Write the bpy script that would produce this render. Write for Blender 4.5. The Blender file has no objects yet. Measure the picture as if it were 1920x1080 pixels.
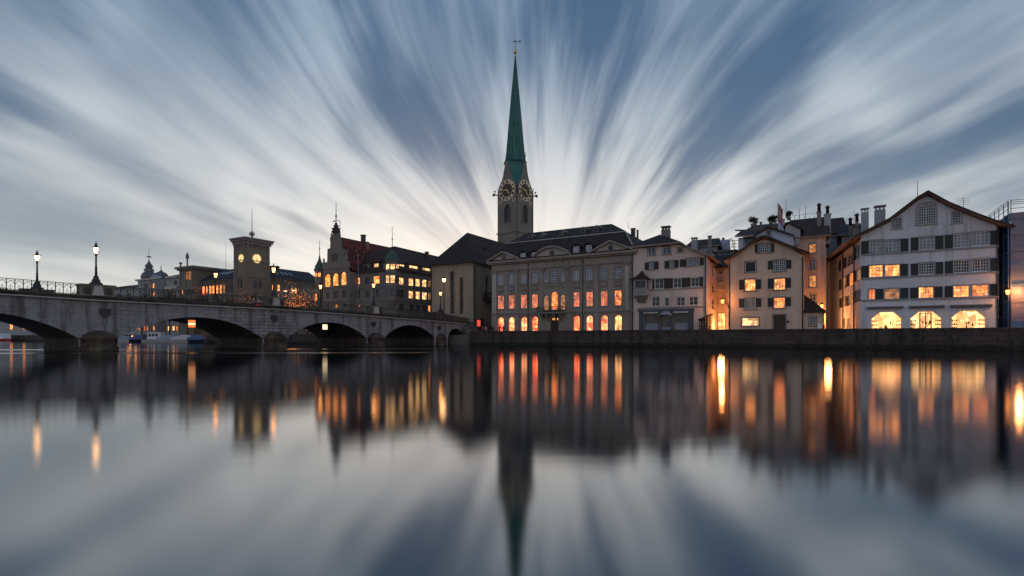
import bpy, bmesh, math, random
from mathutils import Vector, Matrix
random.seed(7)
R = math.radians
# ------------------------------------------------------------------ camera
sc = bpy.context.scene
col = sc.collection
FPX, CX, HY, CZ = 1000.0, 960.0, 632.0, 1.5
cd = bpy.data.cameras.new("Camera")
cam = bpy.data.objects.new("Camera", cd)
col.objects.link(cam)
cam.location = (0, 0, CZ)
cam.rotation_euler = (R(90), 0, 0)
cd.sensor_width = 36.0
cd.lens = 36.0 * FPX / 1920.0
cd.shift_y = (HY - 540.0) / 1920.0
cd.clip_start, cd.clip_end = 0.1, 9000
sc.camera = cam
sc.render.engine = 'CYCLES'
sc.cycles.use_denoising = True
sc.cycles.max_bounces = 6
sc.cycles.sample_clamp_indirect = 6.0
sc.cycles.caustics_reflective = False
sc.view_settings.view_transform = 'Standard'
sc.view_settings.look = 'None'
sc.view_settings.exposure = 0.0
sc.view_settings.gamma = 1.0

# ------------------------------------------------------------------ node helper
class G:
    def __init__(s, nt):
        s.nt = nt; s.N = nt.nodes; s.L = nt.links
    def node(s, t, **kw):
        n = s.N.new(t)
        for k, v in kw.items(): setattr(n, k, v)
        return n
    def put(s, sock, v):
        if v is None: return
        if isinstance(v, bpy.types.NodeSocket): s.L.new(v, sock)
        else:
            if isinstance(v, (tuple, list)) and len(v) == 3 and sock.type == 'RGBA': v = (*v, 1)
            sock.default_value = v
    def m(s, op, a, b=None, c=None, clamp=False):
        n = s.node('ShaderNodeMath', operation=op); n.use_clamp = clamp
        s.put(n.inputs[0], a); s.put(n.inputs[1], b)
        if c is not None: s.put(n.inputs[2], c)
        return n.outputs[0]
    def mix(s, f, a, b, mode='MIX'):
        n = s.node('ShaderNodeMix', data_type='RGBA', blend_type=mode)
        s.put(n.inputs[0], f); s.put(n.inputs[6], a); s.put(n.inputs[7], b)
        return n.outputs[2]
    def noise(s, vec, scale=1, detail=3, rough=.5, dist=0):
        n = s.node('ShaderNodeTexNoise')
        s.put(n.inputs['Vector'], vec); n.inputs['Scale'].default_value = scale
        n.inputs['Detail'].default_value = detail; n.inputs['Roughness'].default_value = rough
        n.inputs['Distortion'].default_value = dist
        return n.outputs['Fac']
    def comb(s, x, y, z):
        n = s.node('ShaderNodeCombineXYZ')
        s.put(n.inputs[0], x); s.put(n.inputs[1], y); s.put(n.inputs[2], z); return n.outputs[0]
    def ramp(s, f, lo, hi, a=0.0, b=1.0, smooth=True):
        n = s.node('ShaderNodeMapRange'); n.interpolation_type = 'SMOOTHSTEP' if smooth else 'LINEAR'
        s.put(n.inputs[0], f); s.put(n.inputs[1], lo); s.put(n.inputs[2], hi); s.put(n.inputs[3], a); s.put(n.inputs[4], b)
        return n.outputs[0]
    def scale(s, vec, v):
        n = s.node('ShaderNodeVectorMath', operation='MULTIPLY')
        s.put(n.inputs[0], vec); n.inputs[1].default_value = v; return n.outputs[0]

# ------------------------------------------------------------------ sky (dusk, long streaks of cloud carried by the wind)
w = bpy.data.worlds.new("World"); sc.world = w; w.use_nodes = True
g = G(w.node_tree); w.node_tree.nodes.clear()
SUN_ELEV, SUN_AZ = R(1.5), R(-4)
tc = g.node('ShaderNodeTexCoord').outputs['Generated']
nrm = g.node('ShaderNodeVectorMath', operation='NORMALIZE'); g.put(nrm.inputs[0], tc)
sep = g.node('ShaderNodeSeparateXYZ'); g.put(sep.inputs[0], nrm.outputs[0])
X, Y, Z = sep.outputs
Za = g.m('MAXIMUM', Z, 0.0)
X2 = g.m('SUBTRACT', X, g.m('MULTIPLY', Y, 0.045))
Z2 = g.m('ADD', Za, -0.005)
wob = g.noise(nrm.outputs[0], 1.3, 1, .5)
phi0 = g.m('ARCTAN2', X2, Z2)
phi = g.m('ADD', phi0, g.m('MULTIPLY', g.m('SUBTRACT', wob, .5), .30))
r = g.m('SQRT', g.m('ADD', g.m('MULTIPLY', X2, X2), g.m('MULTIPLY', Z2, Z2)))
n1 = g.noise(g.comb(g.m('MULTIPLY', phi, 3.6), g.m('MULTIPLY', r, 3.0), 3.1), 1, 2, .5, .35)
n2 = g.noise(g.comb(g.m('MULTIPLY', phi, 9.0), g.m('MULTIPLY', r, 3.6), 7.7), 1, 3, .55, .15)
n3 = g.noise(g.comb(g.m('MULTIPLY', phi, 27.0), g.m('MULTIPLY', r, 3.4), 1.7), 1, 2, .5, .1)
t = g.m('ADD', g.m('MULTIPLY', g.m('SUBTRACT', n1, .5), 1.3), g.m('ADD', g.m('MULTIPLY', g.m('SUBTRACT', n2, .5), 1.35), g.m('MULTIPLY', g.m('SUBTRACT', n3, .5), g.ramp(g.m('ABSOLUTE', phi0), .5, 1.3, .36, .24))))
pat = g.noise(nrm.outputs[0], 4.5, 2, .5)
t = g.m('ADD', g.m('MULTIPLY', t, g.m('MULTIPLY', g.ramp(r, .06, .36, .38, 1.2), g.ramp(pat, .30, .62, .6, 1.3))), g.m('MULTIPLY', g.m('SUBTRACT', pat, .5), .28))
t = g.m('ADD', t, .37)
# single cloud banks and gaps: (px, py, angular width, radial width, strength)
BL = [(60, 340, .16, .30, -.40), (330, 210, .12, .4, .14), (230, 330, .10, .28, .22), (560, 330, .10, .16, .28), (720, 360, .16, .12, .22),
      (840, 250, .16, .13, -.36), (760, 170, .13, .14, -.20), (1110, 50, .16, .16, -.42), (1180, 130, .10, .12, -.25), (1070, 300, .14, .15, .42), (1170, 270, .16, .14, .36),
      (1300, 350, .13, .11, -.55), (1260, 250, .06, .14, .30), (1440, 290, .05, .22, .30), (1480, 90, .08, .25, -.22), (1760, 120, .09, .3, .02),
      (1780, 270, .055, .30, -.34), (1640, 130, .12, .2, -.16), (1640, 330, .045, .22, -.28), (1860, 210, .05, .2, .18), (1890, 330, .05, .16, .15), (930, 60, .12, .2, .04), (1500, 150, .10, .2, -.12),
      (80, 60, .25, .3, -.08), (420, 395, .035, .2, -.28), (140, 440, .05, .18, -.20), (1350, 420, .22, .10, .16), (640, 60, .1, .2, .10)]
for (bx, by, wa, wr, st) in BL:
    v = Vector(((bx - CX) / FPX, 1, (HY - by) / FPX)).normalized()
    bx2, bz2 = v.x - v.y * .045, v.z - .005
    pa, pr = math.atan2(bx2, bz2), math.hypot(bx2, bz2)
    da = g.m('DIVIDE', g.m('SUBTRACT', phi, pa), wa)
    dr = g.m('DIVIDE', g.m('SUBTRACT', r, pr), wr)
    st *= .82
    e = g.m('EXPONENT', g.m('MULTIPLY', g.m('ADD', g.m('MULTIPLY', da, da), g.m('MULTIPLY', dr, dr)), -1.0))
    t = g.m('MULTIPLY_ADD', e, st, t)
# afterglow low in the west
gx = g.m('DIVIDE', g.m('ADD', X, .04), .60); gz = g.m('DIVIDE', Za, .235)
glow = g.m('EXPONENT', g.m('MULTIPLY', g.m('ADD', g.m('MULTIPLY', gx, gx), g.m('MULTIPLY', gz, gz)), -1.0))
glow = g.m('MULTIPLY', glow, g.ramp(Y, -.1, .3))
hz = g.m('EXPONENT', g.m('MULTIPLY', g.m('MULTIPLY', Za, Za), -42.0))
t = g.m('ADD', t, g.m('ADD', g.m('MULTIPLY', glow, .72), g.m('MULTIPLY', hz, .28)))
t = g.ramp(t, -.16, 1.06)
gap = g.mix(hz, (.055, .120, .225), (.34, .42, .46))
cloud = g.mix(g.ramp(Za, .10, .55), (.70, .73, .73), (.27, .37, .49))
cloud = g.mix(glow, cloud, (1.0, .94, .87))
gap = g.mix(g.m('MULTIPLY', glow, .75), gap, (.72, .71, .68))
skyc = g.mix(t, gap, cloud)
nish = g.node('ShaderNodeTexSky', sky_type='NISHITA'); nish.sun_disc = False
nish.sun_elevation = SUN_ELEV; nish.sun_rotation = SUN_AZ
skyc = g.mix(1.0, skyc, g.mix(1.0, nish.outputs[0], (.02, .02, .02), 'MULTIPLY'), 'ADD')
back = g.ramp(Y, -.15, -.75, 1.0, 1.65)  # unseen sky behind the camera, raised and warmed to light the facades
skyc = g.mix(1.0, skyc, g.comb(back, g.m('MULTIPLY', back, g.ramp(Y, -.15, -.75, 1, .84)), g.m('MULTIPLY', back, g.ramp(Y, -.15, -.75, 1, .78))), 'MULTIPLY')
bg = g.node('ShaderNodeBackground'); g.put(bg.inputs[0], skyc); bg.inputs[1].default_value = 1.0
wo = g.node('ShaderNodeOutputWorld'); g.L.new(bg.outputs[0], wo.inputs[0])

# ------------------------------------------------------------------ sun just at the horizon, behind the church
sl = bpy.data.lights.new("Sun", 'SUN'); sl.energy = .25; sl.angle = R(12); sl.color = (1, .8, .6)
so = bpy.data.objects.new("Sun", sl); col.objects.link(so)
so.rotation_euler = (-(R(90) - R(2)), 0, R(4)); so.location = (0, 400, 120)

# ------------------------------------------------------------------ materials
MATS = {}
def bsdf(name):
    m = bpy.data.materials.new(name); m.use_nodes = True
    gg = G(m.node_tree); return m, gg, m.node_tree.nodes['Principled BSDF']
def wallmat(name, c, var=.38, dirt=.5, rough=.9, sc_=1.0, bump=.15, streak=True):
    m, g, b = bsdf(name)
    tc = g.node('ShaderNodeTexCoord').outputs['Object']
    big = g.noise(tc, .22 * sc_, 5, .6)
    fine = g.noise(tc, 3.0 * sc_, 5, .65)
    st = g.noise(g.scale(tc, (1.3, 1.3, .12)), 1.0 * sc_, 4, .6)
    v = g.m('ADD', g.m('MULTIPLY', g.m('SUBTRACT', big, .5), var * 1.6), g.m('MULTIPLY', g.m('SUBTRACT', fine, .5), var))
    k = g.m('ADD', v, 1.0)
    cc = g.mix(1.0, c, g.comb(k, k, k), 'MULTIPLY')
    if streak:
        d = g.m('MULTIPLY', g.ramp(st, .50, .75), dirt)
        cc = g.mix(d, cc, tuple(x * .38 for x in c))
    g.put(b.inputs['Base Color'], cc); b.inputs['Roughness'].default_value = rough
    b.inputs['Specular IOR Level'].default_value = .25
    bp = g.node('ShaderNodeBump'); bp.inputs['Strength'].default_value = bump; bp.inputs['Distance'].default_value = .05
    g.put(bp.inputs['Height'], fine); g.put(b.inputs['Normal'], bp.outputs[0])
    MATS[name] = m; return m
def stonemat(name, c, bw=1.2, bh=.45, joint=.35, var=.35, mossc=None, nscale=1.0):
    m, g, b = bsdf(name)
    tc = g.node('ShaderNodeTexCoord').outputs['Object']
    s = g.node('ShaderNodeSeparateXYZ'); g.put(s.inputs[0], tc)
    # run of the wall: horizontal distance along the dominant direction
    u = g.m('ADD', g.m('MULTIPLY', s.outputs[0], .75), g.m('MULTIPLY', s.outputs[1], .62))
    big = g.noise(tc, .16 * nscale, 6, .62); mid = g.noise(tc, .9 * nscale, 5, .6); fine = g.noise(tc, 5, 4, .7)
    vec = g.comb(g.m('ADD', u, g.m('MULTIPLY', mid, .05)), g.m('ADD', s.outputs[2], g.m('MULTIPLY', fine, .03)), 0)
    br = g.node('ShaderNodeTexBrick'); g.put(br.inputs['Vector'], vec)
    br.inputs['Color1'].default_value = (.75, .75, .75, 1); br.inputs['Color2'].default_value = (1.12, 1.1, 1.08, 1); br.inputs['Mortar'].default_value = (joint, joint, joint, 1)
    br.inputs['Scale'].default_value = 1; br.inputs['Brick Width'].default_value = bw; br.inputs['Row Height'].default_value = bh
    br.inputs['Mortar Size'].default_value = .035; br.inputs['Mortar Smooth'].default_value = .4; br.inputs['Bias'].default_value = 0
    st = g.noise(g.scale(tc, (1.1, 1.1, .15)), .9, 5, .6)
    k = g.m('ADD', 1.0 - var * .5, g.m('MULTIPLY', mid, var))
    # joints show only in patches
    jf = g.ramp(big, .42, .6)
    bc = g.mix(jf, (1, 1, 1), br.outputs[0])
    cc = g.mix(1.0, g.mix(1.0, c, g.comb(k, k, k), 'MULTIPLY'), bc, 'MULTIPLY')
    cc = g.mix(g.m('MULTIPLY', g.ramp(st, .48, .66), .85), cc, tuple(x * .32 for x in c))
    cc = g.mix(g.m('MULTIPLY', g.ramp(big, .30, .45, 1, 0), .35), cc, (c[0] * .75, c[1] * .62, c[2] * .5))
    if mossc: cc = g.mix(g.m('MULTIPLY', g.ramp(mid, .5, .7), .7), cc, mossc)
    g.put(b.inputs['Base Color'], cc); b.inputs['Roughness'].default_value = .88
    b.inputs['Specular IOR Level'].default_value = .25
    bp = g.node('ShaderNodeBump'); bp.inputs['Strength'].default_value = .5; bp.inputs['Distance'].default_value = .06
    g.put(bp.inputs['Height'], g.m('ADD', g.m('MULTIPLY', fine, .5), br.outputs['Fac'])); g.put(b.inputs['Normal'], bp.outputs[0])
    MATS[name] = m; return m
def roofmat(name, c, var=.6):
    m, g, b = bsdf(name)
    tc = g.node('ShaderNodeTexCoord').outputs['Object']
    s = g.node('ShaderNodeSeparateXYZ'); g.put(s.inputs[0], tc)
    big = g.noise(tc, .3, 5, .6); fine = g.noise(tc, 4.5, 4, .8)
    u = g.m('ADD', g.m('MULTIPLY', s.outputs[0], .87), g.m('MULTIPLY', s.outputs[1], -.5))
    br = g.node('ShaderNodeTexBrick'); g.put(br.inputs['Vector'], g.comb(u, s.outputs[2], 0))
    br.inputs['Scale'].default_value = 1; br.inputs['Brick Width'].default_value = .35; br.inputs['Row Height'].default_value = .22
    br.inputs['Color1'].default_value = (.6, .6, .6, 1); br.inputs['Color2'].default_value = (1.35, 1.3, 1.25, 1); br.inputs['Mortar'].default_value = (.45, .45, .45, 1)
    br.inputs['Mortar Size'].default_value = .02
    k = g.m('ADD', 1 - var * .5, g.m('MULTIPLY', g.m('ADD', g.m('MULTIPLY', big, .5), g.m('MULTIPLY', fine, .5)), var))
    cc = g.mix(1.0, g.mix(1.0, c, g.comb(k, k, k), 'MULTIPLY'), br.outputs[0], 'MULTIPLY')
    cc = g.mix(g.m('MULTIPLY', g.ramp(big, .55, .75), .35), cc, (c[0] * .95 + .006, c[1] * 1.05 + .006, c[2] + .004))
    g.put(b.inputs['Base Color'], cc); b.inputs['Roughness'].default_value = .75
    b.inputs['Specular IOR Level'].default_value = .3
    bp = g.node('ShaderNodeBump'); bp.inputs['Strength'].default_value = .6; bp.inputs['Distance'].default_value = .08
    g.put(bp.inputs['Height'], g.m('ADD', fine, br.outputs['Fac'])); g.put(b.inputs['Normal'], bp.outputs[0])
    MATS[name] = m; return m
def plain(name, c, rough=.6, metal=0.0, var=.2, nsc=3.0):
    m, g, b = bsdf(name)
    tc = g.node('ShaderNodeTexCoord').outputs['Object']
    k = g.m('ADD', 1 - var * .5, g.m('MULTIPLY', g.noise(tc, nsc, 4, .6), var))
    g.put(b.inputs['Base Color'], g.mix(1.0, c, g.comb(k, k, k), 'MULTIPLY'))
    b.inputs['Roughness'].default_value = rough; b.inputs['Metallic'].default_value = metal
    MATS[name] = m; return m
def glass(name, c, rough=.08, c2=None, folds=0.0):
    m, g, b = bsdf(name)
    tc = g.node('ShaderNodeTexCoord').outputs['Object']
    n = g.noise(tc, .9, 3, .6)
    cc = g.mix(g.ramp(n, .35, .65), c, c2 or tuple(x * .5 for x in c))
    g.put(b.inputs['Base Color'], cc); b.inputs['Roughness'].default_value = rough
    b.inputs['IOR'].default_value = 1.33
    bp = g.node('ShaderNodeBump'); bp.inputs['Strength'].default_value = .08; bp.inputs['Distance'].default_value = .05
    g.put(bp.inputs['Height'], g.noise(tc, 1.7, 2, .5)); g.put(b.inputs['Normal'], bp.outputs[0])
    MATS[name] = m; return m
def litmat(name, ca, cb, strength, scale=1.6, contrast=(.35, .65), cdark=None):
    """a window with a lit room behind it: bright lamps, walls and darker furniture"""
    m = bpy.data.materials.new(name); m.use_nodes = True; g = G(m.node_tree); m.node_tree.nodes.clear()
    tc = g.node('ShaderNodeTexCoord').outputs['Object']
    n = g.noise(g.scale(tc, (1, 1, 1.3)), scale, 3, .55); n2 = g.noise(tc, scale * .35, 2, .5)
    vo = g.node('ShaderNodeTexVoronoi'); g.put(vo.inputs['Vector'], g.scale(tc, (1, 1, .8))); vo.inputs['Scale'].default_value = scale * 1.1
    c = g.mix(g.ramp(n, *contrast), ca, cb)
    c = g.mix(g.m('MULTIPLY', g.ramp(n2, .5, .7), .7), c, cdark or tuple(x * .35 for x in ca))
    v2 = g.node('ShaderNodeTexVoronoi'); g.put(v2.inputs['Vector'], g.scale(tc, (1, 1, .75))); v2.inputs['Scale'].default_value = scale * 1.5
    sp = g.node('ShaderNodeSeparateColor'); g.put(sp.inputs[0], v2.outputs['Color']); kk = g.m('ADD', .30, g.m('MULTIPLY', sp.outputs[0], 1.15))
    c = g.mix(1.0, c, g.comb(kk, kk, kk), 'MULTIPLY')
    spot = g.ramp(vo.outputs['Distance'], .05, .28, 1, 0)
    c = g.mix(g.m('MULTIPLY', spot, .55), c, (1.3, .85, .42))
    em = g.node('ShaderNodeEmission'); g.put(em.inputs[0], c); em.inputs[1].default_value = strength
    o = g.node('ShaderNodeOutputMaterial'); g.L.new(em.outputs[0], o.inputs[0])
    MATS[name] = m; return m
def emit(name, c, s):
    m = bpy.data.materials.new(name); m.use_nodes = True; g = G(m.node_tree); m.node_tree.nodes.clear()
    em = g.node('ShaderNodeEmission'); em.inputs[0].default_value = (*c, 1); em.inputs[1].default_value = s
    o = g.node('ShaderNodeOutputMaterial'); g.L.new(em.outputs[0], o.inputs[0]); MATS[name] = m; return m
M = MATS
wallmat('plaster_white', (.60, .60, .66)); wallmat('plaster_beige', (.60, .45, .355)); wallmat('plaster_pink', (.62, .50, .455))
wallmat('plaster_rose', (.52, .28, .20)); wallmat('plaster_tall', (.55, .42, .36)); wallmat('plaster_blue', (.46, .52, .66)); wallmat('plaster_grey', (.38, .38, .40))
wallmat('sandstone_grey', (.31, .26, .23), dirt=.6); wallmat('sandstone_light', (.42, .38, .34)); wallmat('church_wall', (.31, .26, .21), dirt=.5)
wallmat('tower_wall', (.23, .205, .175), var=.5, dirt=.6); wallmat('townhall_wall', (.21, .185, .17), var=.4); wallmat('post_wall', (.21, .185, .145), var=.4)
wallmat('dome_wall', (.34, .34, .35)); wallmat('trim_grey', (.22, .20, .19), streak=False); wallmat('trim_light', (.5, .47, .44), streak=False)
wallmat('soffit', (.30, .22, .18), streak=False)
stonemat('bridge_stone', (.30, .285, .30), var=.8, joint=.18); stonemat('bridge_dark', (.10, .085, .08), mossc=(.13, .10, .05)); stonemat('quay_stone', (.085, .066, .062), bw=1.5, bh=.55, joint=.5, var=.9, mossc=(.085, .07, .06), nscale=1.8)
stonemat('pier_stone', (.085, .062, .05), mossc=(.14, .13, .07)); stonemat('pedestal_stone', (.24, .21, .18), bw=1.5, bh=.9)
roofmat('roof_dark', (.042, .030, .027)); roofmat('roof_brown', (.06, .036, .032)); roofmat('roof_red', (.15, .036, .03)); roofmat('roof_slate', (.038, .04, .052)); roofmat('roof_maroon', (.06, .034, .036))
plain('copper_pale', (.05, .085, .075), .6, 0, .5, 1.5)
plain('dome_metal', (.10, .105, .12), .5, 0, .4, 1.0)
plain('iron', (.02, .02, .022), .5); plain('dark_wood', (.055, .03, .022), .7); plain('shutter_paint', (.022, .026, .028), .7); plain('shutter_brown', (.03, .018, .014), .7)
plain('frame_white', (.66, .67, .70), .6); plain('frame_grey', (.25, .25, .27), .6); plain('gold', (.75, .55, .22), .35, .8); plain('dial_cream', (.85, .70, .48), .6); plain('dial_dark', (.07, .055, .045), .7)
plain('gutter', (.06, .045, .04), .5, .4); plain('shop_blue', (.042, .052, .07), .5); plain('chimney_plaster', (.22, .19, .18), .9); plain('chimney_pale', (.33, .34, .37), .9)
plain('asphalt', (.045, .045, .048), .9); plain('paving', (.16, .15, .14), .9); plain('net_blue', (.03, .13, .34), .8, 0, .7, .5)
plain('bark', (.045, .035, .028), .9); plain('hull_white', (.6, .62, .66), .35); plain('tarp_grey', (.24, .26, .32), .8, 0, .4); plain('tarp_blue', (.06, .11, .22), .7, 0, .4); plain('tarp_violet', (.09, .09, .22), .7); plain('tarp_pale', (.45, .42, .42), .8)
plain('hull_dark', (.02, .025, .04), .3); plain('red_paint', (.45, .03, .03), .5); plain('concrete', (.30, .30, .29), .9)
glass('glass_dark', (.02, .022, .028), .06, (.06, .07, .085)); glass('glass_curtain', (.30, .32, .38), .15, (.17, .19, .25)); glass('glass_blue', (.12, .16, .22), .06, (.05, .06, .09))
litmat('lit_warm', (1.0, .24, .04), (1.0, .37, .10), 2.4); litmat('lit_orange', (1.0, .17, .03), (1.0, .27, .06), 1.9); litmat('lit_dim', (.55, .20, .06), (.9, .34, .10), .85, cdark=(.06, .03, .02))
litmat('lit_red', (1.0, .15, .06), (1.0, .30, .11), 1.15, cdark=(.35, .08, .05)); litmat('shop_red', (1.0, .04, .015), (1.0, .22, .07), 3.2, scale=.9, cdark=(.9, .02, .02)); litmat('shop_mixed', (1.0, .17, .05), (1.0, .46, .20), 2.6, scale=1.0, cdark=(.9, .05, .03))
litmat('shop_cream', (1.0, .29, .075), (1.0, .46, .17), 2.3, scale=1.1, contrast=(.3, .5), cdark=(1, .55, .22)); litmat('lit_office', (1.0, .46, .16), (1.0, .62, .28), 2.0); litmat('lit_doorway', (1, .36, .09), (1, .58, .2), 1.9)
emit('lamp_glow', (1, .52, .22), 13); emit('lamp_amber', (1, .36, .09), 11); emit('lamp_orange', (1, .30, .06), 7); emit('clock_glow', (1, .68, .30), 1.25); emit('fairy_orange', (1, .26, .07), 2.4); emit('fairy_red', (1, .08, .04), 1.6); emit('sign_red', (1, .10, .06), .9); emit('board_orange', (1, .22, .05), 1.3); emit('board_white', (1, .75, .40), 2.0)

plain('flag_red', (.40, .16, .17), .8); plain('flag_white', (.6, .55, .55), .8)
def leafmat(name, c, var=.9):
    m, g, b = bsdf(name); tc = g.node('ShaderNodeTexCoord').outputs['Object']; k = g.m('ADD', 1 - var * .5, g.m('MULTIPLY', g.noise(tc, 1.3, 3, .7), var))
    g.put(b.inputs['Base Color'], g.mix(1.0, c, g.comb(k, k, k), 'MULTIPLY')); b.inputs['Roughness'].default_value = .7; MATS[name] = m
leafmat('leaf_dark', (.030, .045, .018)); leafmat('leaf_olive', (.075, .075, .025)); leafmat('leaf_bare', (.07, .05, .035))
m, g, b = bsdf('sheet_front'); tc = g.node('ShaderNodeTexCoord').outputs['Object']
s_ = g.node('ShaderNodeSeparateXYZ'); g.put(s_.inputs[0], tc)
bnd = g.m('MULTIPLY', g.ramp(g.m('SINE', g.m('MULTIPLY', s_.outputs[2], 1.28)), .78, .92), g.ramp(g.noise(tc, .5, 4, .7), .40, .55))
g.put(b.inputs['Base Color'], g.mix(bnd, g.mix(g.ramp(g.noise(tc, .35, 4, .6), .3, .7), (.26, .21, .26), (.19, .23, .33)), (.06, .14, .28))); b.inputs['Roughness'].default_value = .6; MATS['sheet_front'] = m
m, g, b = bsdf('sheet_blue'); tc = g.node('ShaderNodeTexCoord').outputs['Object']
g.put(b.inputs['Base Color'], g.mix(g.ramp(g.noise(g.scale(tc, (1, 1, .5)), .5, 4, .6), .3, .7), (.05, .22, .55), (.02, .10, .30))); b.inputs['Roughness'].default_value = .6; MATS['sheet_blue'] = m

m, g, b = bsdf('copper_green'); tc = g.node('ShaderNodeTexCoord').outputs['Object']
st = g.noise(g.scale(tc, (1.6, 1.6, .10)), 1.4, 5, .65); bl = g.noise(tc, .35, 5, .6); sh = g.node('ShaderNodeSeparateXYZ'); g.put(sh.inputs[0], tc)
sm_ = g.ramp(g.m('FRACT', g.m('MULTIPLY', sh.outputs[2], .55)), 0, .06, 1, 0)
c_ = g.mix(g.ramp(st, .35, .65), (.014, .088, .080), (.032, .165, .14)); c_ = g.mix(g.m('MULTIPLY', g.ramp(bl, .5, .7), .6), c_, (.012, .05, .055)); c_ = g.mix(g.m('MULTIPLY', sm_, .55), c_, (.004, .028, .03))
g.put(b.inputs['Base Color'], c_); b.inputs['Roughness'].default_value = .6; MATS['copper_green'] = m
m = MATS['quay_stone']; g = G(m.node_tree); b = m.node_tree.nodes['Principled BSDF']; old = b.inputs['Base Color'].links[0].from_socket
tc = g.node('ShaderNodeNewGeometry').outputs['Position']; sp = g.node('ShaderNodeSeparateXYZ'); g.put(sp.inputs[0], tc)
zz_ = g.m('ADD', sp.outputs[2], g.m('MULTIPLY', g.noise(g.scale(tc, (.5, .5, 0)), 1, 3, .6), .5))
c_ = g.mix(g.m('MULTIPLY', g.ramp(zz_, .55, .95, 1, 0), .8), old, (.016, .018, .012)); salt = g.m('MULTIPLY', g.ramp(g.noise(g.scale(tc, (1.2, 1.2, 2.2)), 1.3, 5, .75), .60, .70), g.ramp(zz_, .3, 1.1, 1, .15))
g.put(b.inputs['Base Color'], g.mix(g.m('MULTIPLY', salt, .7), c_, (.30, .28, .26)))
# ------------------------------------------------------------------ geometry helpers
TH = math.atan(.575)
A2 = Vector((math.cos(TH), -math.sin(TH), 0))      # along the quay, to the right
N2 = Vector((math.sin(TH), math.cos(TH), 0))       # away from the river
UP = Vector((0, 0, 1))
GZ = 1.9                                           # level of the promenade
class F:
    """a vertical plane: origin, direction along it, outward normal"""
    def __init__(s, o, ds, out):
        s.o = Vector(o); s.ds = Vector(ds).normalized(); s.n = Vector(out).normalized()
    def p(s, u, z, d=0.0):
        q = s.o + s.ds * u + s.n * d; return Vector((q.x, q.y, z))
    def px(s, x, y):
        """where the sight line of a pixel of the photograph meets the plane: measured (u, z)"""
        dr = Vector(((x - CX) / FPX, 1, (HY - y) / FPX))
        t = (s.o.x * s.n.x + s.o.y * s.n.y) / (dr.x * s.n.x + dr.y * s.n.y)
        P = dr * t
        return (P - Vector((s.o.x, s.o.y, 0))).dot(s.ds), CZ + dr.z * t
    def shift(s, d): return F(s.o + s.n * d, s.ds, s.n)
def quay(p): return F(Vector((0, 96.2, 0)) + N2 * p, A2, -N2)
def side_right(Fr, u, ): return F(Fr.p(u, 0), -Fr.n, Fr.ds)      # wall at u facing along +ds; runs backwards
def side_left(Fr, u): return F(Fr.p(u, 0), -Fr.n, -Fr.ds)

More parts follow.
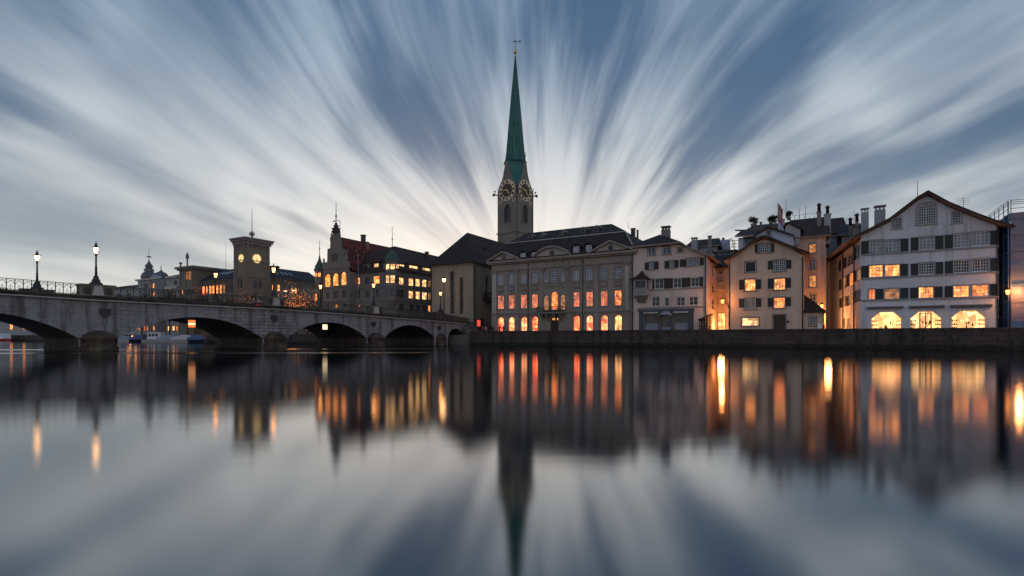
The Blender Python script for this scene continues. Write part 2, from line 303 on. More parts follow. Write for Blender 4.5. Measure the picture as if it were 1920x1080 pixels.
class MB:
    def __init__(s): s.v = []; s.f = []; s.m = []; s.mats = []; s.sm = []
    def mi(s, mat):
        mat = M[mat] if isinstance(mat, str) else mat
        if mat not in s.mats: s.mats.append(mat)
        return s.mats.index(mat)
    def face(s, pts, mat, smooth=False):
        b = len(s.v); s.v += [Vector(p) for p in pts]; s.f.append(list(range(b, b + len(pts)))); s.m.append(s.mi(mat)); s.sm.append(smooth)
    def mesh(s, vs, fs, mat, smooth=False):
        b = len(s.v); s.v += [Vector(p) for p in vs]; k = s.mi(mat)
        for f in fs: s.f.append([i + b for i in f]); s.m.append(k); s.sm.append(smooth)
    def hexa(s, P, mat):
        """8 corners: bottom 4 (ccw) and top 4"""
        s.mesh(P, [(3, 2, 1, 0), (4, 5, 6, 7), (0, 1, 5, 4), (1, 2, 6, 5), (2, 3, 7, 6), (3, 0, 4, 7)], mat)
    def box(s, Fr, u0, u1, z0, z1, d0, d1, mat):
        s.hexa([Fr.p(u0, z0, d1), Fr.p(u1, z0, d1), Fr.p(u1, z0, d0), Fr.p(u0, z0, d0), Fr.p(u0, z1, d1), Fr.p(u1, z1, d1), Fr.p(u1, z1, d0), Fr.p(u0, z1, d0)], mat)
    def bx(s, c, sx, sy, sz, mat, rot=0):
        """box with base centre c"""
        c = Vector(c); q = Matrix.Rotation(rot, 3, 'Z')
        P = [c + q @ Vector((x * sx / 2, y * sy / 2, z)) for z in (0, sz) for x, y in ((-1, -1), (1, -1), (1, 1), (-1, 1))]
        s.hexa(P, mat)
    def slab(s, pts, mat, th=.25, edge=None):
        """roof slope: polygon with thickness below"""
        pts = [Vector(p) for p in pts]; n = len(pts); lo = [p - UP * th for p in pts]
        s.face(pts, mat); s.face(lo[::-1], edge or mat)
        for i in range(n): s.face([pts[i], lo[i], lo[(i + 1) % n], pts[(i + 1) % n]], edge or mat)
    def prism(s, Fr, out, d0, d1, mat):
        """outline (u,z) extruded from d0 to d1"""
        n = len(out); a = [Fr.p(u, z, d1) for u, z in out]; b = [Fr.p(u, z, d0) for u, z in out]
        s.face(a, mat); s.face(b[::-1], mat)
        for i in range(n): s.face([a[i], b[i], b[(i + 1) % n], a[(i + 1) % n]], mat)
    def band(s, Fr, line, th, d0, d1, mat):
        """strip following a polyline (u,z) with thickness th downward"""
        for (u0, z0), (u1, z1) in zip(line, line[1:]):
            s.hexa([Fr.p(u0, z0 - th, d1), Fr.p(u1, z1 - th, d1), Fr.p(u1, z1 - th, d0), Fr.p(u0, z0 - th, d0), Fr.p(u0, z0, d1), Fr.p(u1, z1, d1), Fr.p(u1, z1, d0), Fr.p(u0, z0, d0)], mat)
    def lathe(s, c, prof, mat, n=12, smooth=True, rot=0, a0=0, a1=2 * math.pi):
        c = Vector(c); vs = []; full = abs(a1 - a0 - 2 * math.pi) < 1e-6; m = n if full else n + 1
        for rr, z in prof:
            for i in range(m):
                a = rot + a0 + (a1 - a0) * i / n
                vs.append(c + Vector((rr * math.cos(a), rr * math.sin(a), z)))
        fs = []
        for j in range(len(prof) - 1):
            for i in range(n):
                k = (i + 1) % m
                fs.append((j * m + i, j * m + k, (j + 1) * m + k, (j + 1) * m + i))
        fs.append(tuple(range((len(prof) - 1) * m, len(prof) * m)))
        if full: fs.append(tuple(reversed(range(m))))
        s.mesh(vs, fs, mat, smooth)
    def tube(s, a, b, r0, r1, mat, n=6):
        a = Vector(a); b = Vector(b); d = (b - a)
        if d.length < 1e-6: return
        d.normalize(); x = d.orthogonal().normalized(); y = d.cross(x)
        vs = [p + (x * math.cos(2 * math.pi * i / n) + y * math.sin(2 * math.pi * i / n)) * rr for p, rr in ((a, r0), (b, r1)) for i in range(n)]
        fs = [(i, (i + 1) % n, n + (i + 1) % n, n + i) for i in range(n)] + [tuple(reversed(range(n))), tuple(range(n, 2 * n))]
        s.mesh(vs, fs, mat, True)
    def ball(s, c, rx, ry, rz, mat, n=8, m=6, rot=0):
        c = Vector(c); q = Matrix.Rotation(rot, 3, 'Z'); vs = [c + Vector((0, 0, -rz))]
        for j in range(1, m):
            t = -math.pi / 2 + math.pi * j / m
            for i in range(n):
                a = 2 * math.pi * i / n
                vs.append(c + q @ Vector((rx * math.cos(t) * math.cos(a), ry * math.cos(t) * math.sin(a), rz * math.sin(t))))
        vs.append(c + Vector((0, 0, rz))); fs = []
        for i in range(n): fs.append((0, 1 + (i + 1) % n, 1 + i))
        for j in range(m - 2):
            for i in range(n): fs.append((1 + j * n + i, 1 + j * n + (i + 1) % n, 1 + (j + 1) * n + (i + 1) % n, 1 + (j + 1) * n + i))
        L = len(vs) - 1
        for i in range(n): fs.append((L, 1 + (m - 2) * n + i, 1 + (m - 2) * n + (i + 1) % n))
        s.mesh(vs, fs, mat, True)
    def build(s, name, parent=None):
        off = root_loc(parent)
        me = bpy.data.meshes.new(name)
        me.from_pydata([v - off for v in s.v], [], s.f)
        for mt in s.mats: me.materials.append(mt)
        me.polygons.foreach_set('material_index', s.m); me.polygons.foreach_set('use_smooth', s.sm)
        me.update()
        o = bpy.data.objects.new(name, me); col.objects.link(o)
        if parent: o.parent = parent
        return o
def root_loc(o):
    v = Vector((0, 0, 0))
    while o is not None: v = v + Vector(o.location); o = o.parent
    return v
def thing(name, label, cat, loc=(0, 0, 0), group=None):
    o = bpy.data.objects.new(name, None); col.objects.link(o); o.empty_display_size = .5
    o.location = loc; o['label'] = label; o['category'] = cat
    if group: o['group'] = group
    return o
def tag(o, label, cat, group=None):
    o['label'] = label; o['category'] = cat
    if group: o['group'] = group
    return o
def struct(o, kind='structure'): o['kind'] = kind; return o
def copy_tree(o, parent=None):
    c = o.copy(); col.objects.link(c); c.parent = parent
    for ch in o.children: copy_tree(ch, c)
    return c
def clip_top(poly, x0, z0, x1, z1):
    """keep the part of the polygon below the line through (x0,z0),(x1,z1)"""
    def f(p): return z0 + (z1 - z0) * (p[0] - x0) / (x1 - x0) - p[1]
    out = []
    for i in range(len(poly)):
        a, b = poly[i], poly[(i + 1) % len(poly)]; fa, fb = f(a), f(b)
        if fa >= -1e-9: out.append(a)
        if (fa > 1e-9 and fb < -1e-9) or (fa < -1e-9 and fb > 1e-9):
            k = fa / (fa - fb); out.append((a[0] + (b[0] - a[0]) * k, a[1] + (b[1] - a[1]) * k))
    return out
def arc_pts(op):
    """upper outline of an opening from left to right"""
    u0, z0, u1, z1 = op['r']; k = op.get('k', 'rect')
    if k == 'rect': return [(u0, z1), (u1, z1)]
    if k == 'oct':
        c = min((u1 - u0) * .26, (z1 - z0) * .45); return [(u0, z1 - c), (u0 + c, z1), (u1 - c, z1), (u1, z1 - c)]
    n = op.get('n', 8); hw = (u1 - u0) / 2; cu = (u0 + u1) / 2
    rise = op.get('rise', hw)
    if k == 'point':
        return [(u0, z1 - rise), (u0 + hw * .22, z1 - rise * .5), (u0 + hw * .6, z1 - rise * .15), (cu, z1), (u1 - hw * .6, z1 - rise * .15), (u1 - hw * .22, z1 - rise * .5), (u1, z1 - rise)]
    if rise >= hw * .95: return [(cu - hw * math.cos(math.pi * i / n), z1 - rise + rise * math.sin(math.pi * i / n)) for i in range(n + 1)]
    rad = (hw * hw + rise * rise) / (2 * rise); a = math.asin(hw / rad)
    return [(cu + rad * math.sin(-a + 2 * a * i / n), z1 - rad + rad * math.cos(-a + 2 * a * i / n)) for i in range(n + 1)]
def wall(mb, Fr, prof, zb, ops, mat, reveal=.25, rmat=None):
    """facade with real openings; prof = top line (u,z) from left to right"""
    us = sorted(set([round(p[0], 4) for p in prof] + [round(x, 4) for o in ops for x in (o['r'][0], o['r'][2])]))
    us = [u for u in us if prof[0][0] - 1e-3 <= u <= prof[-1][0] + 1e-3]
    ztop = max(p[1] for p in prof)
    def top(u, side):
        for (a, za), (b, zb_) in zip(prof, prof[1:]):
            if b - a < 1e-6: continue
            if (a - 1e-5 <= u < b - 1e-5 and side > 0) or (a + 1e-5 < u <= b + 1e-5 and side < 0): return za + (zb_ - za) * (u - a) / (b - a)
        return prof[-1][1] if side < 0 else prof[0][1]
    for a, b in zip(us, us[1:]):
        if b - a < 1e-4: continue
        ta, tb = top(a, 1), top(b, -1)
        mid = (a + b) / 2
        col_ops = sorted([o['r'] for o in ops if o['r'][0] - 1e-4 < mid < o['r'][2] + 1e-4], key=lambda q: q[1])
        z = zb; segs = []
        for q in col_ops: segs.append((z, q[1])); z = q[3]
        segs.append((z, max(ta, tb)))
        for z0, z1 in segs:
            if z1 - z0 < 1e-4: continue
            poly = clip_top([(a, z0), (b, z0), (b, z1), (a, z1)], a, ta, b, tb)
            if len(poly) > 2: mb.face([Fr.p(u, zz) for u, zz in poly], mat)
    rm = rmat or mat
    for o in ops:
        u0, z0, u1, z1 = o['r']; arc = arc_pts(o); rv = o.get('rev', reveal); cu = (u0 + u1) / 2
        if o.get('k', 'rect') != 'rect':
            L = [p for p in arc if p[0] <= cu + 1e-6]; Rr = [p for p in arc if p[0] >= cu - 1e-6]
            if o['k'] == 'oct': L = arc[:2]; Rr = arc[2:]
            for i in range(len(L) - 1): mb.face([Fr.p(u0, z1), Fr.p(*L[i]), Fr.p(*L[i + 1])], mat)
            for i in range(len(Rr) - 1): mb.face([Fr.p(u1, z1), Fr.p(*Rr[i]), Fr.p(*Rr[i + 1])], mat)
        path = [(u0, z0)] + arc + [(u1, z0)]
        sm_ = o.get('soffit', rm)
        for i in range(len(path)):
            if i == len(path) - 1 and o.get('open'): continue
            p, q = path[i], path[(i + 1) % len(path)]
            if abs(p[0] - q[0]) + abs(p[1] - q[1]) < 1e-5: continue
            mb.face([Fr.p(*p), Fr.p(*q), Fr.p(q[0], q[1], -rv), Fr.p(p[0], p[1], -rv)], sm_)
PANE = {'d': 'glass_dark', 'c': 'glass_curtain', 'b': 'glass_blue', 'w': 'lit_warm', 'o': 'lit_orange', 'm': 'lit_dim', 'r': 'lit_red', 'R': 'shop_red', 'X': 'shop_mixed', 'S': 'shop_cream', 'f': 'lit_office', 'D': 'lit_doorway', 'k': 'shutter_paint'}
def window(root, Fr, op, kind='d', cols=2, rows=3, fm='frame_white', sm='trim_grey', sur=.13, sill=True, bar=.045, name='window', outer=.07, inset=.14):
    u0, z0, u1, z1 = op['r']; arc = arc_pts(op); mb = MB()
    path = [(u0, z0)] + arc + [(u1, z0)]; cu, cz = (u0 + u1) / 2, (z0 + z1) / 2
    def grow(pt, g_): return (pt[0] + g_ * (1 if pt[0] > cu + 1e-4 else -1 if pt[0] < cu - 1e-4 else 0), pt[1] + g_ * (1 if pt[1] > cz else -1))
    if sur:
        for i in range(len(path) - 1):
            a, b = path[i], path[i + 1]; A_, B_ = grow(a, sur), grow(b, sur)
            if i == 0: A_ = (A_[0], a[1])
            if i == len(path) - 2: B_ = (B_[0], b[1])
            mb.face([Fr.p(*a, .03), Fr.p(*b, .03), Fr.p(*B_, .03), Fr.p(*A_, .03)], sm)
            mb.face([Fr.p(*A_, .03), Fr.p(*B_, .03), Fr.p(*B_, 0), Fr.p(*A_, 0)], sm)
    # outer frame
    d0, d1 = -inset - .02, -inset + .05
    def inner(pt, g_): return (pt[0] - g_ * (1 if pt[0] > cu + 1e-4 else -1 if pt[0] < cu - 1e-4 else 0), pt[1] - g_ * (1 if pt[1] > cz else -1))
    full = path + [path[0]]
    for i in range(len(full) - 1):
        a, b = full[i], full[i + 1]
        if abs(a[0] - b[0]) + abs(a[1] - b[1]) < 1e-5: continue
        mb.face([Fr.p(*a, d1), Fr.p(*b, d1), Fr.p(*inner(b, outer), d1), Fr.p(*inner(a, outer), d1)], fm)
    def topz(u):
        for (a, za), (b, zb) in zip(arc, arc[1:]):
            if a <= u <= b and b > a: return za + (zb - za) * (u - a) / (b - a)
        return z1
    for i in range(1, cols):
        u = u0 + (u1 - u0) * i / cols; bw = bar * (1.5 if (cols % 2 == 0 and i == cols // 2) else 1)
        mb.box(Fr, u - bw / 2, u + bw / 2, z0, topz(u), d0 + .02, d1 - .005, fm)
    for j in range(1, rows):
        z = z0 + (z1 - z0) * j / rows; a, b = u0, u1
        if z > arc[0][1]:
            xs = [x for x in [u0 + (u1 - u0) * k / 40 for k in range(41)] if topz(x) > z]
            if not xs: continue
            a, b = xs[0], xs[-1]
        mb.box(Fr, a, b, z - bar / 2, z + bar / 2, d0 + .02, d1 - .01, fm)
    o = mb.build(name, root)
    pb = MB(); pb.face([Fr.p(u, z, -inset - .04) for u, z in path], PANE[kind]); pb.build('pane', o)
    if sill:
        s_ = MB(); s_.box(Fr, u0 - sur - .06, u1 + sur + .06, z0 - .14, z0, 0, .14, sm); s_.build('sill', o)
    return o
def shutter(root, Fr, u0, u1, z0, z1, mat='shutter_paint', d=.035):
    mb = MB(); w_ = u1 - u0; h = z1 - z0; t_ = .07
    mb.box(Fr, u0, u0 + t_, z0, z1, d, d + .05, mat); mb.box(Fr, u1 - t_, u1, z0, z1, d, d + .05, mat)
    for zz in (z0, z0 + h / 2 - .04, z1 - .08): mb.box(Fr, u0 + t_, u1 - t_, zz, zz + .08, d, d + .05, mat)
    mb.box(Fr, u0 + t_, u1 - t_, z0 + .08, z1 - .08, d, d + .02, mat)
    n = max(3, int(h / .22))
    for i in range(n):
        z = z0 + .1 + (h - .22) * (i + .5) / n
        mb.hexa([Fr.p(u0 + t_, z - .07, d + .045), Fr.p(u1 - t_, z - .07, d + .045), Fr.p(u1 - t_, z - .07, d + .03), Fr.p(u0 + t_, z - .07, d + .03),
                 Fr.p(u0 + t_, z + .05, d + .03), Fr.p(u1 - t_, z + .05, d + .03), Fr.p(u1 - t_, z + .05, d + .021), Fr.p(u0 + t_, z + .05, d + .021)], mat)
    return mb.build('shutter', root)
def body(mb, Fr, u0, u1, zb, zl, zr, depth, mat, left=True, right=True):
    if left: mb.face([Fr.p(u0, zb), Fr.p(u0, zl), Fr.p(u0, zl, -depth), Fr.p(u0, zb, -depth)], mat)
    if right: mb.face([Fr.p(u1, zb), Fr.p(u1, zb, -depth), Fr.p(u1, zr, -depth), Fr.p(u1, zr)], mat)
    mb.face([Fr.p(u0, zb, -depth), Fr.p(u0, zl, -depth), Fr.p(u1, zr, -depth), Fr.p(u1, zb, -depth)], mat)
def gable_roof(root, Fr, prof, d0, d1, mat='roof_dark', th=.3, edge='soffit', name='roof'):
    mb = MB()
    for (a, za), (b, zb) in zip(prof, prof[1:]):
        T = [Fr.p(a, za, d1), Fr.p(b, zb, d1), Fr.p(b, zb, d0), Fr.p(a, za, d0)]; Bm = [p - UP * th for p in T]
        mb.face(T, mat); mb.face(Bm[::-1], edge); mb.face([Bm[0], Bm[1], T[1], T[0]], mat); mb.face([T[3], T[2], Bm[2], Bm[3]], mat)
    a, za = prof[0]; b, zb = prof[-1]
    for (x, z_) in ((a, za), (b, zb)): mb.face([Fr.p(x, z_, d0), Fr.p(x, z_, d1), Fr.p(x, z_ - th, d1), Fr.p(x, z_ - th, d0)], 'gutter')
    return mb.build(name, root)
def chimney(root, c, w_, h, mat='chimney_plaster', cap='dark', rot=-TH):
    mb = MB(); c = Vector(c); mb.bx(c - UP * 2.5, w_, w_ * .8, h + 2.5, mat, rot)
    if cap == 'hood':
        q = Matrix.Rotation(rot, 3, 'Z')
        for i in (-1, 0, 1):
            mb.bx(c + q @ Vector((i * w_ * .36, 0, h)), w_ * .14, w_ * .7, .45, mat, rot)
        mb.bx(c + Vector((0, 0, h + .45)), w_ * 1.15, w_, .15, mat, rot)
    elif cap == 'pot':
        mb.bx(c + Vector((0, 0, h)), w_ * 1.2, w_, .15, mat, rot); mb.lathe(c + Vector((0, 0, h + .15)), [(.28, 0), (.24, 1.0), (.36, 1.05), (.36, 1.2), (.1, 1.45)], 'gutter', 8)
    else:
        mb.bx(c + Vector((0, 0, h)), w_ * 1.25, w_ * 1.05, .18, 'gutter', rot)
    return mb.build('chimney', root)
def antenna(root, c, h, kind=0, name='antenna'):
    mb = MB(); c = Vector(c); mb.tube(c, c + UP * h, .05, .025, 'iron', 5)
    if kind:
        for k in range(4): mb.tube(c + Vector((-.7, .2, h * (.6 + .1 * k))), c + Vector((.7, -.2, h * (.6 + .1 * k))), .02, .02, 'iron', 4)
    return mb.build(name, root)
# ------------------------------------------------------------------ river
m, g, b = bsdf('water')
geo = g.node('ShaderNodeNewGeometry').outputs['Position']
s = g.node('ShaderNodeSeparateXYZ'); g.put(s.inputs[0], geo)
nz = g.noise(g.scale(geo, (.05, .6, 1)), 1, 3, .6); nz2 = g.noise(g.scale(geo, (.02, .25, 1)), 1, 3, .6)
cur = g.m('ADD', s.outputs[1], g.m('ADD', g.m('MULTIPLY', s.outputs[0], -.10), g.m('MULTIPLY', nz2, 10)))
def bandm(c, w_):
    q = g.m('DIVIDE', g.m('SUBTRACT', cur, c), w_); return g.m('EXPONENT', g.m('MULTIPLY', g.m('MULTIPLY', q, q), -1.0))
left = g.ramp(s.outputs[0], -14, -2, 1, 0)
strk = g.m('MULTIPLY', g.m('ADD', bandm(74, 2.0), g.m('MULTIPLY', bandm(58, 2.4), .7)), left)
rg = g.m('ADD', .085, g.m('ADD', g.m('MULTIPLY', nz, .04), g.m('MULTIPLY', strk, .25)))
g.put(b.inputs['Base Color'], (.006, .009, .013)); b.inputs['Roughness'].default_value = .6; b.inputs['Specular IOR Level'].default_value = 0
inc = g.node('ShaderNodeNewGeometry'); dt = g.node('ShaderNodeVectorMath', operation='DOT_PRODUCT'); g.put(dt.inputs[0], inc.outputs['Incoming']); g.put(dt.inputs[1], inc.outputs['True Normal'])
ca = g.m('SUBTRACT', 1.0, g.m('ABSOLUTE', dt.outputs['Value'])); fres = g.m('ADD', .08, g.m('MULTIPLY', g.m('POWER', ca, 2.0), .68))
gl = g.node('ShaderNodeBsdfGlossy'); gl.distribution = 'BECKMANN'; g.put(gl.inputs['Color'], (.98, .98, .98)); g.put(gl.inputs['Roughness'], rg)
bp = g.node('ShaderNodeBump'); bp.inputs['Strength'].default_value = .04; bp.inputs['Distance'].default_value = .02
g.put(bp.inputs['Height'], g.noise(g.scale(geo, (.25, 1.6, 1)), 1, 3, .5)); g.put(b.inputs['Normal'], bp.outputs[0]); g.put(gl.inputs['Normal'], bp.outputs[0])
mx = g.node('ShaderNodeMixShader'); g.put(mx.inputs[0], fres); g.L.new(b.outputs[0], mx.inputs[1]); g.L.new(gl.outputs[0], mx.inputs[2]); g.L.new(mx.outputs[0], m.node_tree.nodes['Material Output'].inputs[0])
MATS['water'] = m
mb = MB(); mb.face([(-3000, -900, 0), (3000, -900, 0), (3000, 3000, 0), (-3000, 3000, 0)], 'water')
struct(mb.build('river'))
# ------------------------------------------------------------------ ground
Q0 = quay(0)
mb = MB()
g0 = quay(.7); gf = [g0.p(-1500, GZ), g0.p(900, GZ), g0.p(900, GZ, -2500), g0.p(-1500, GZ, -2500)]
mb.face(gf, 'paving'); mb.face([p + UP * -3 for p in (gf[0], gf[1])] + [gf[1], gf[0]], 'paving')
struct(mb.build('ground'))
def uq(x, p=0): return quay(p).px(x, 600)[0]
# ------------------------------------------------------------------ quay walls
def quay_wall(x_l, x_r, label, ztop=2.62):
    ua, ub = (uq(x_l) if x_l is not None else -420), (uq(x_r) if x_r is not None else 120)
    root = thing('quay_wall', label, 'quay wall', Q0.p((ua + ub) / 2, 0))
    mb = MB(); mb.box(Q0, ua, ub, -2, ztop - .22, -.68, 0, 'quay_stone'); 
    # footing ledge with an irregular worn edge
    n = int((ub - ua) / 2.2); rr = random.Random(5)
    for i in range(n):
        a = ua + (ub - ua) * i / n; c = ua + (ub - ua) * (i + 1) / n
        mb.box(Q0, a + .01, c - .01, -1.5, .22 + rr.random() * .12, .002, .22 + rr.random() * .1, 'quay_stone')
    mb.build('wall', root)
    mc = MB(); n = max(1, int((ub - ua) / 1.9))
    for i in range(n):
        a = ua + (ub - ua) * i / n; c = ua + (ub - ua) * (i + 1) / n; dz = rr.random() * .025
        mc.box(Q0, a + .008, c - .008, ztop - .22, ztop + dz, -.74, .07 + rr.random() * .02, 'quay_stone')
    mc.build('coping', root)
    for ul in ([ua + 17, ua + 58] if ub - ua < 200 else []):
        ml = MB()
        for dx in (-.2, .2): ml.tube(Q0.p(ul + dx, .05, .14), Q0.p(ul + dx, ztop + .5, .14), .03, .03, 'iron', 4)
        for k in range(9): ml.tube(Q0.p(ul - .2, .2 + .3 * k, .14), Q0.p(ul + .2, .2 + .3 * k, .14), .02, .02, 'iron', 4)
        ml.build('ladder', root)
    for k in range(int((ub - ua) / 13)):
        if (ub - ua) > 200: break
        mr = MB(); u = ua + 6 + k * 13 + rr.random() * 3; c = Q0.p(u, 1.35, .06)
        for i in range(10):
            t0, t1 = 2 * math.pi * i / 10, 2 * math.pi * (i + 1) / 10
            mr.tube(c + A2 * .16 * math.cos(t0) + UP * .16 * math.sin(t0), c + A2 * .16 * math.cos(t1) + UP * .16 * math.sin(t1), .025, .025, 'iron', 4)
        mr.build('mooring_ring', root)
    return root
quay_wall(881, None, 'long dark stone quay wall with worn coping below the row of houses on the right')
quay_wall(None, 838, 'low dark quay wall seen through the bridge arches behind the moored boats', 2.2)

# ------------------------------------------------------------------ the stone bridge
BO = Vector((-45, 58, 0)); BD = Vector((.6, .8, 0)); BN = Vector((.8, -.6, 0)); WB = 13.3
BF = F(BO, BD, BN)
def ztopb(l):
    pts = [(-48, 5.3), (-20, 5.62), (-8, 5.6), (0, 5.42), (20, 5.30), (37, 4.85), (53, 4.35), (60.5, 4.05)]
    for (a, za), (b_, zb) in zip(pts, pts[1:]):
        if l <= b_: return za + (zb - za) * (l - a) / (b_ - a)
    return pts[-1][1]
br = thing('stone_bridge', 'long pale stone arch bridge with black iron railing crossing the river on the left', 'bridge', BF.p(20, 0, -6))
LS = [-48, -20, -8, 0, 20, 37, 53, 60.5]
prof = [(l, ztopb(l)) for l in LS]
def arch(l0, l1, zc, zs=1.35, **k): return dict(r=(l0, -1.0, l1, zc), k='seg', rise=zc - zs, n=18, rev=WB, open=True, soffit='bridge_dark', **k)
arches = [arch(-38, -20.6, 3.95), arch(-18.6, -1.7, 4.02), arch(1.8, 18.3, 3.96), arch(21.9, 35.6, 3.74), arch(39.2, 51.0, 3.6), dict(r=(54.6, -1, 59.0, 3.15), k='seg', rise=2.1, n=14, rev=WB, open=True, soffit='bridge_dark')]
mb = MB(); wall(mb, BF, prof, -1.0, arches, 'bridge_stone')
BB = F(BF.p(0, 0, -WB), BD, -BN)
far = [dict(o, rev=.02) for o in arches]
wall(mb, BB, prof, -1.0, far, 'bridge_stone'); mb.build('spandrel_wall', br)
# arch ring: voussoir band slightly proud of the face
for o in arches[:5]:
    mb = MB(); a = arc_pts(o); cu = (o['r'][0] + o['r'][2]) / 2
    for p, q in zip(a, a[1:]):
        def gr(t):
            dx = (t[0] - cu) / ((o['r'][2] - o['r'][0]) / 2); L = math.hypot(dx * .45, 1); return (t[0] + .42 * dx * .45 / L, min(t[1] + .42 / L, ztopb(t[0]) - .02))
        P, Qq = gr(p), gr(q)
        mb.face([BF.p(*p, .05), BF.p(*q, .05), BF.p(*Qq, .05), BF.p(*P, .05)], 'bridge_stone'); mb.face([BF.p(*P, .05), BF.p(*Qq, .05), BF.p(*Qq, 0), BF.p(*P, 0)], 'bridge_stone')
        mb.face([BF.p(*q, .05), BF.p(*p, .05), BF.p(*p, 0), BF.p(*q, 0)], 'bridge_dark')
    mb.build('arch_ring', br)
# cornice: thin pale drip line, dark moulding above
mb = MB(); line = [(l, ztopb(l) + .10) for l in LS]
for FF in (BF, BB):
    mb.band(FF, line, .10, 0, .40, 'trim_light')
    mb.band(FF, [(u, z + .26) for u, z in line], .26, 0, .28, 'bridge_dark')
    mb.band(FF, [(u, z + .44) for u, z in line], .18, -.3, .45, 'bridge_dark')
mb.build('cornice', br)
# roadway
mb = MB(); mb.band(BF, [(u, z + .50) for u, z in line], .55, -WB + .31, -.31, 'asphalt'); mb.build('roadway', br)
# pier noses
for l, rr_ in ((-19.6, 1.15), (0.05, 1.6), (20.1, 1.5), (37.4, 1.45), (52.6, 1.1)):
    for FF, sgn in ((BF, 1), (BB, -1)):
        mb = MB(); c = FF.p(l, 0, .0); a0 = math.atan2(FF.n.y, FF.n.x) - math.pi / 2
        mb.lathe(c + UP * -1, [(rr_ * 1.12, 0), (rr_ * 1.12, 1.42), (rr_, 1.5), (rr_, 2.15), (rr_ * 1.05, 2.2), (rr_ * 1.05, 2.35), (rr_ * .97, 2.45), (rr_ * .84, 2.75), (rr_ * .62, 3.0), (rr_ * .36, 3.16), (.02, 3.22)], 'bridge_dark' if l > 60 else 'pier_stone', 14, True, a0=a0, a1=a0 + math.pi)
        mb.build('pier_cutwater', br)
# dark heraldic plaques over the piers
for l, sz in ((.6, .52), (20.0, .45), (37.0, .42), (52.2, .4)):
    z = ztopb(l) - 1.25; mb = MB()
    mb.prism(BF, [(l - sz, z + sz), (l - sz, z - .3 * sz), (l, z - sz), (l + sz, z - .3 * sz), (l + sz, z + sz), (l, z + sz * .85)], 0, .14, 'iron'); mb.build('plaque', br)
def zdeck(l): return ztopb(l) + .54
# iron railings between the pedestals
def railing(FF, l0, l1, d=.05, mode=1):
    mb = MB(); n = max(2, int(round((l1 - l0) / .62))); H = 1.12
    P = lambda l, h: FF.p(l, zdeck(l) + h, d)
    for i in range(n):
        a = l0 + (l1 - l0) * i / n; c = l0 + (l1 - l0) * (i + 1) / n; mid = (a + c) / 2
        mb.tube(P(a, 0), P(a, H), .04, .04, 'iron', 4)
        mb.tube(P(a, H), P(c, H), .045, .045, 'iron', 4); mb.tube(P(a, .08), P(c, .08), .03, .03, 'iron', 4); mb.tube(P(a, H - .14), P(c, H - .14), .018, .018, 'iron', 4)
        if mode:
            mb.tube(P(a, .62), P(mid, H - .14), .028, .028, 'iron', 3); mb.tube(P(c, .62), P(mid, H - .14), .028, .028, 'iron', 3)
            mb.tube(P(mid, .08), P(mid, .62), .024, .024, 'iron', 3)
            for k in range(6):
                t0, t1 = math.pi * 2 * k / 6, math.pi * 2 * (k + 1) / 6
                mb.tube(P(mid + .16 * math.cos(t0), .28 + .16 * math.sin(t0)), P(mid + .16 * math.cos(t1), .28 + .16 * math.sin(t1)), .015, .015, 'iron', 3)
    mb.tube(P(l1, 0), P(l1, H), .028, .028, 'iron', 4)
    return mb.build('railing', br)
for FF in (BF,): 
    for a, c in ((-47, -21.2), (-18.6, -1.75), (1.45, 18.6), (21.2, 35.9), (38.6, 50.8)): railing(FF, a, c)
for a, c in ((-47, -5), (1, 17), (20, 34), (37, 52)): railing(BB, a, c, mode=1)
# pedestals with recessed panels
def pedestal(FF, l, wd, h=1.25, dp=.5):
    mb = MB(); z = ztopb(l) + .5
    mb.box(FF, l - wd, l + wd, z, z + h - .16, -.75, dp, 'pedestal_stone')
    mb.box(FF, l - wd - .08, l + wd + .08, z + h - .16, z + h, -.83, dp + .1, 'pedestal_stone')
    mb.prism(FF, [(l - .5, z + .05), (l + .5, z + .05), (l + .32, z + h - .2), (l - .32, z + h - .2)], dp, dp + .22, 'trim_light')
    for s_ in (-1, 1):
        a, c = sorted((l + s_ * (wd - .25), l + s_ * .62))
        if c - a > .2: mb.box(FF, a, c, z + .2, z + h - .35, dp, dp + .04, 'bridge_dark')
    mb.build('pedestal', br)
for l, wd in ((-19.9, 1.2), (-.15, 1.55), (20, 1.3), (37.2, 1.25)): pedestal(BF, l, wd)
for l, wd in ((-2.4, 1.5), (18.5, 1.3), (35.6, 1.25)): pedestal(BB, l, wd)
# solid parapet at the town end and the stairs down to the promenade
mb = MB(); mb.band(BF, [(50.9, ztopb(50.9) + 1.75), (60.5, ztopb(60.5) + 1.2)], 1.2, -.45, .1, 'bridge_dark')
mb.box(BF, 52.2, 53.4, ztopb(52) + .5, ztopb(52) + 1.95, -.6, .25, 'bridge_dark'); mb.build('parapet', br)
SF = F(BF.p(60.5, 0), (Q0.p(uq(898), 0) - BF.p(60.5, 0)), BN)
Ls = (Q0.p(uq(898), 0) - BF.p(60.5, 0)).length
mb = MB(); mb.prism(SF, [(0, -1), (Ls, -1), (Ls, 2.6), (Ls * .92, 2.65), (0, 4.9)], -.5, 0, 'bridge_dark'); 
for i in range(10): mb.box(SF, Ls * i / 10, Ls * (i + 1) / 10, 1, 4.3 - .24 * i, -2.6, -.5, 'paving')
mb.build('stair_flight', br)
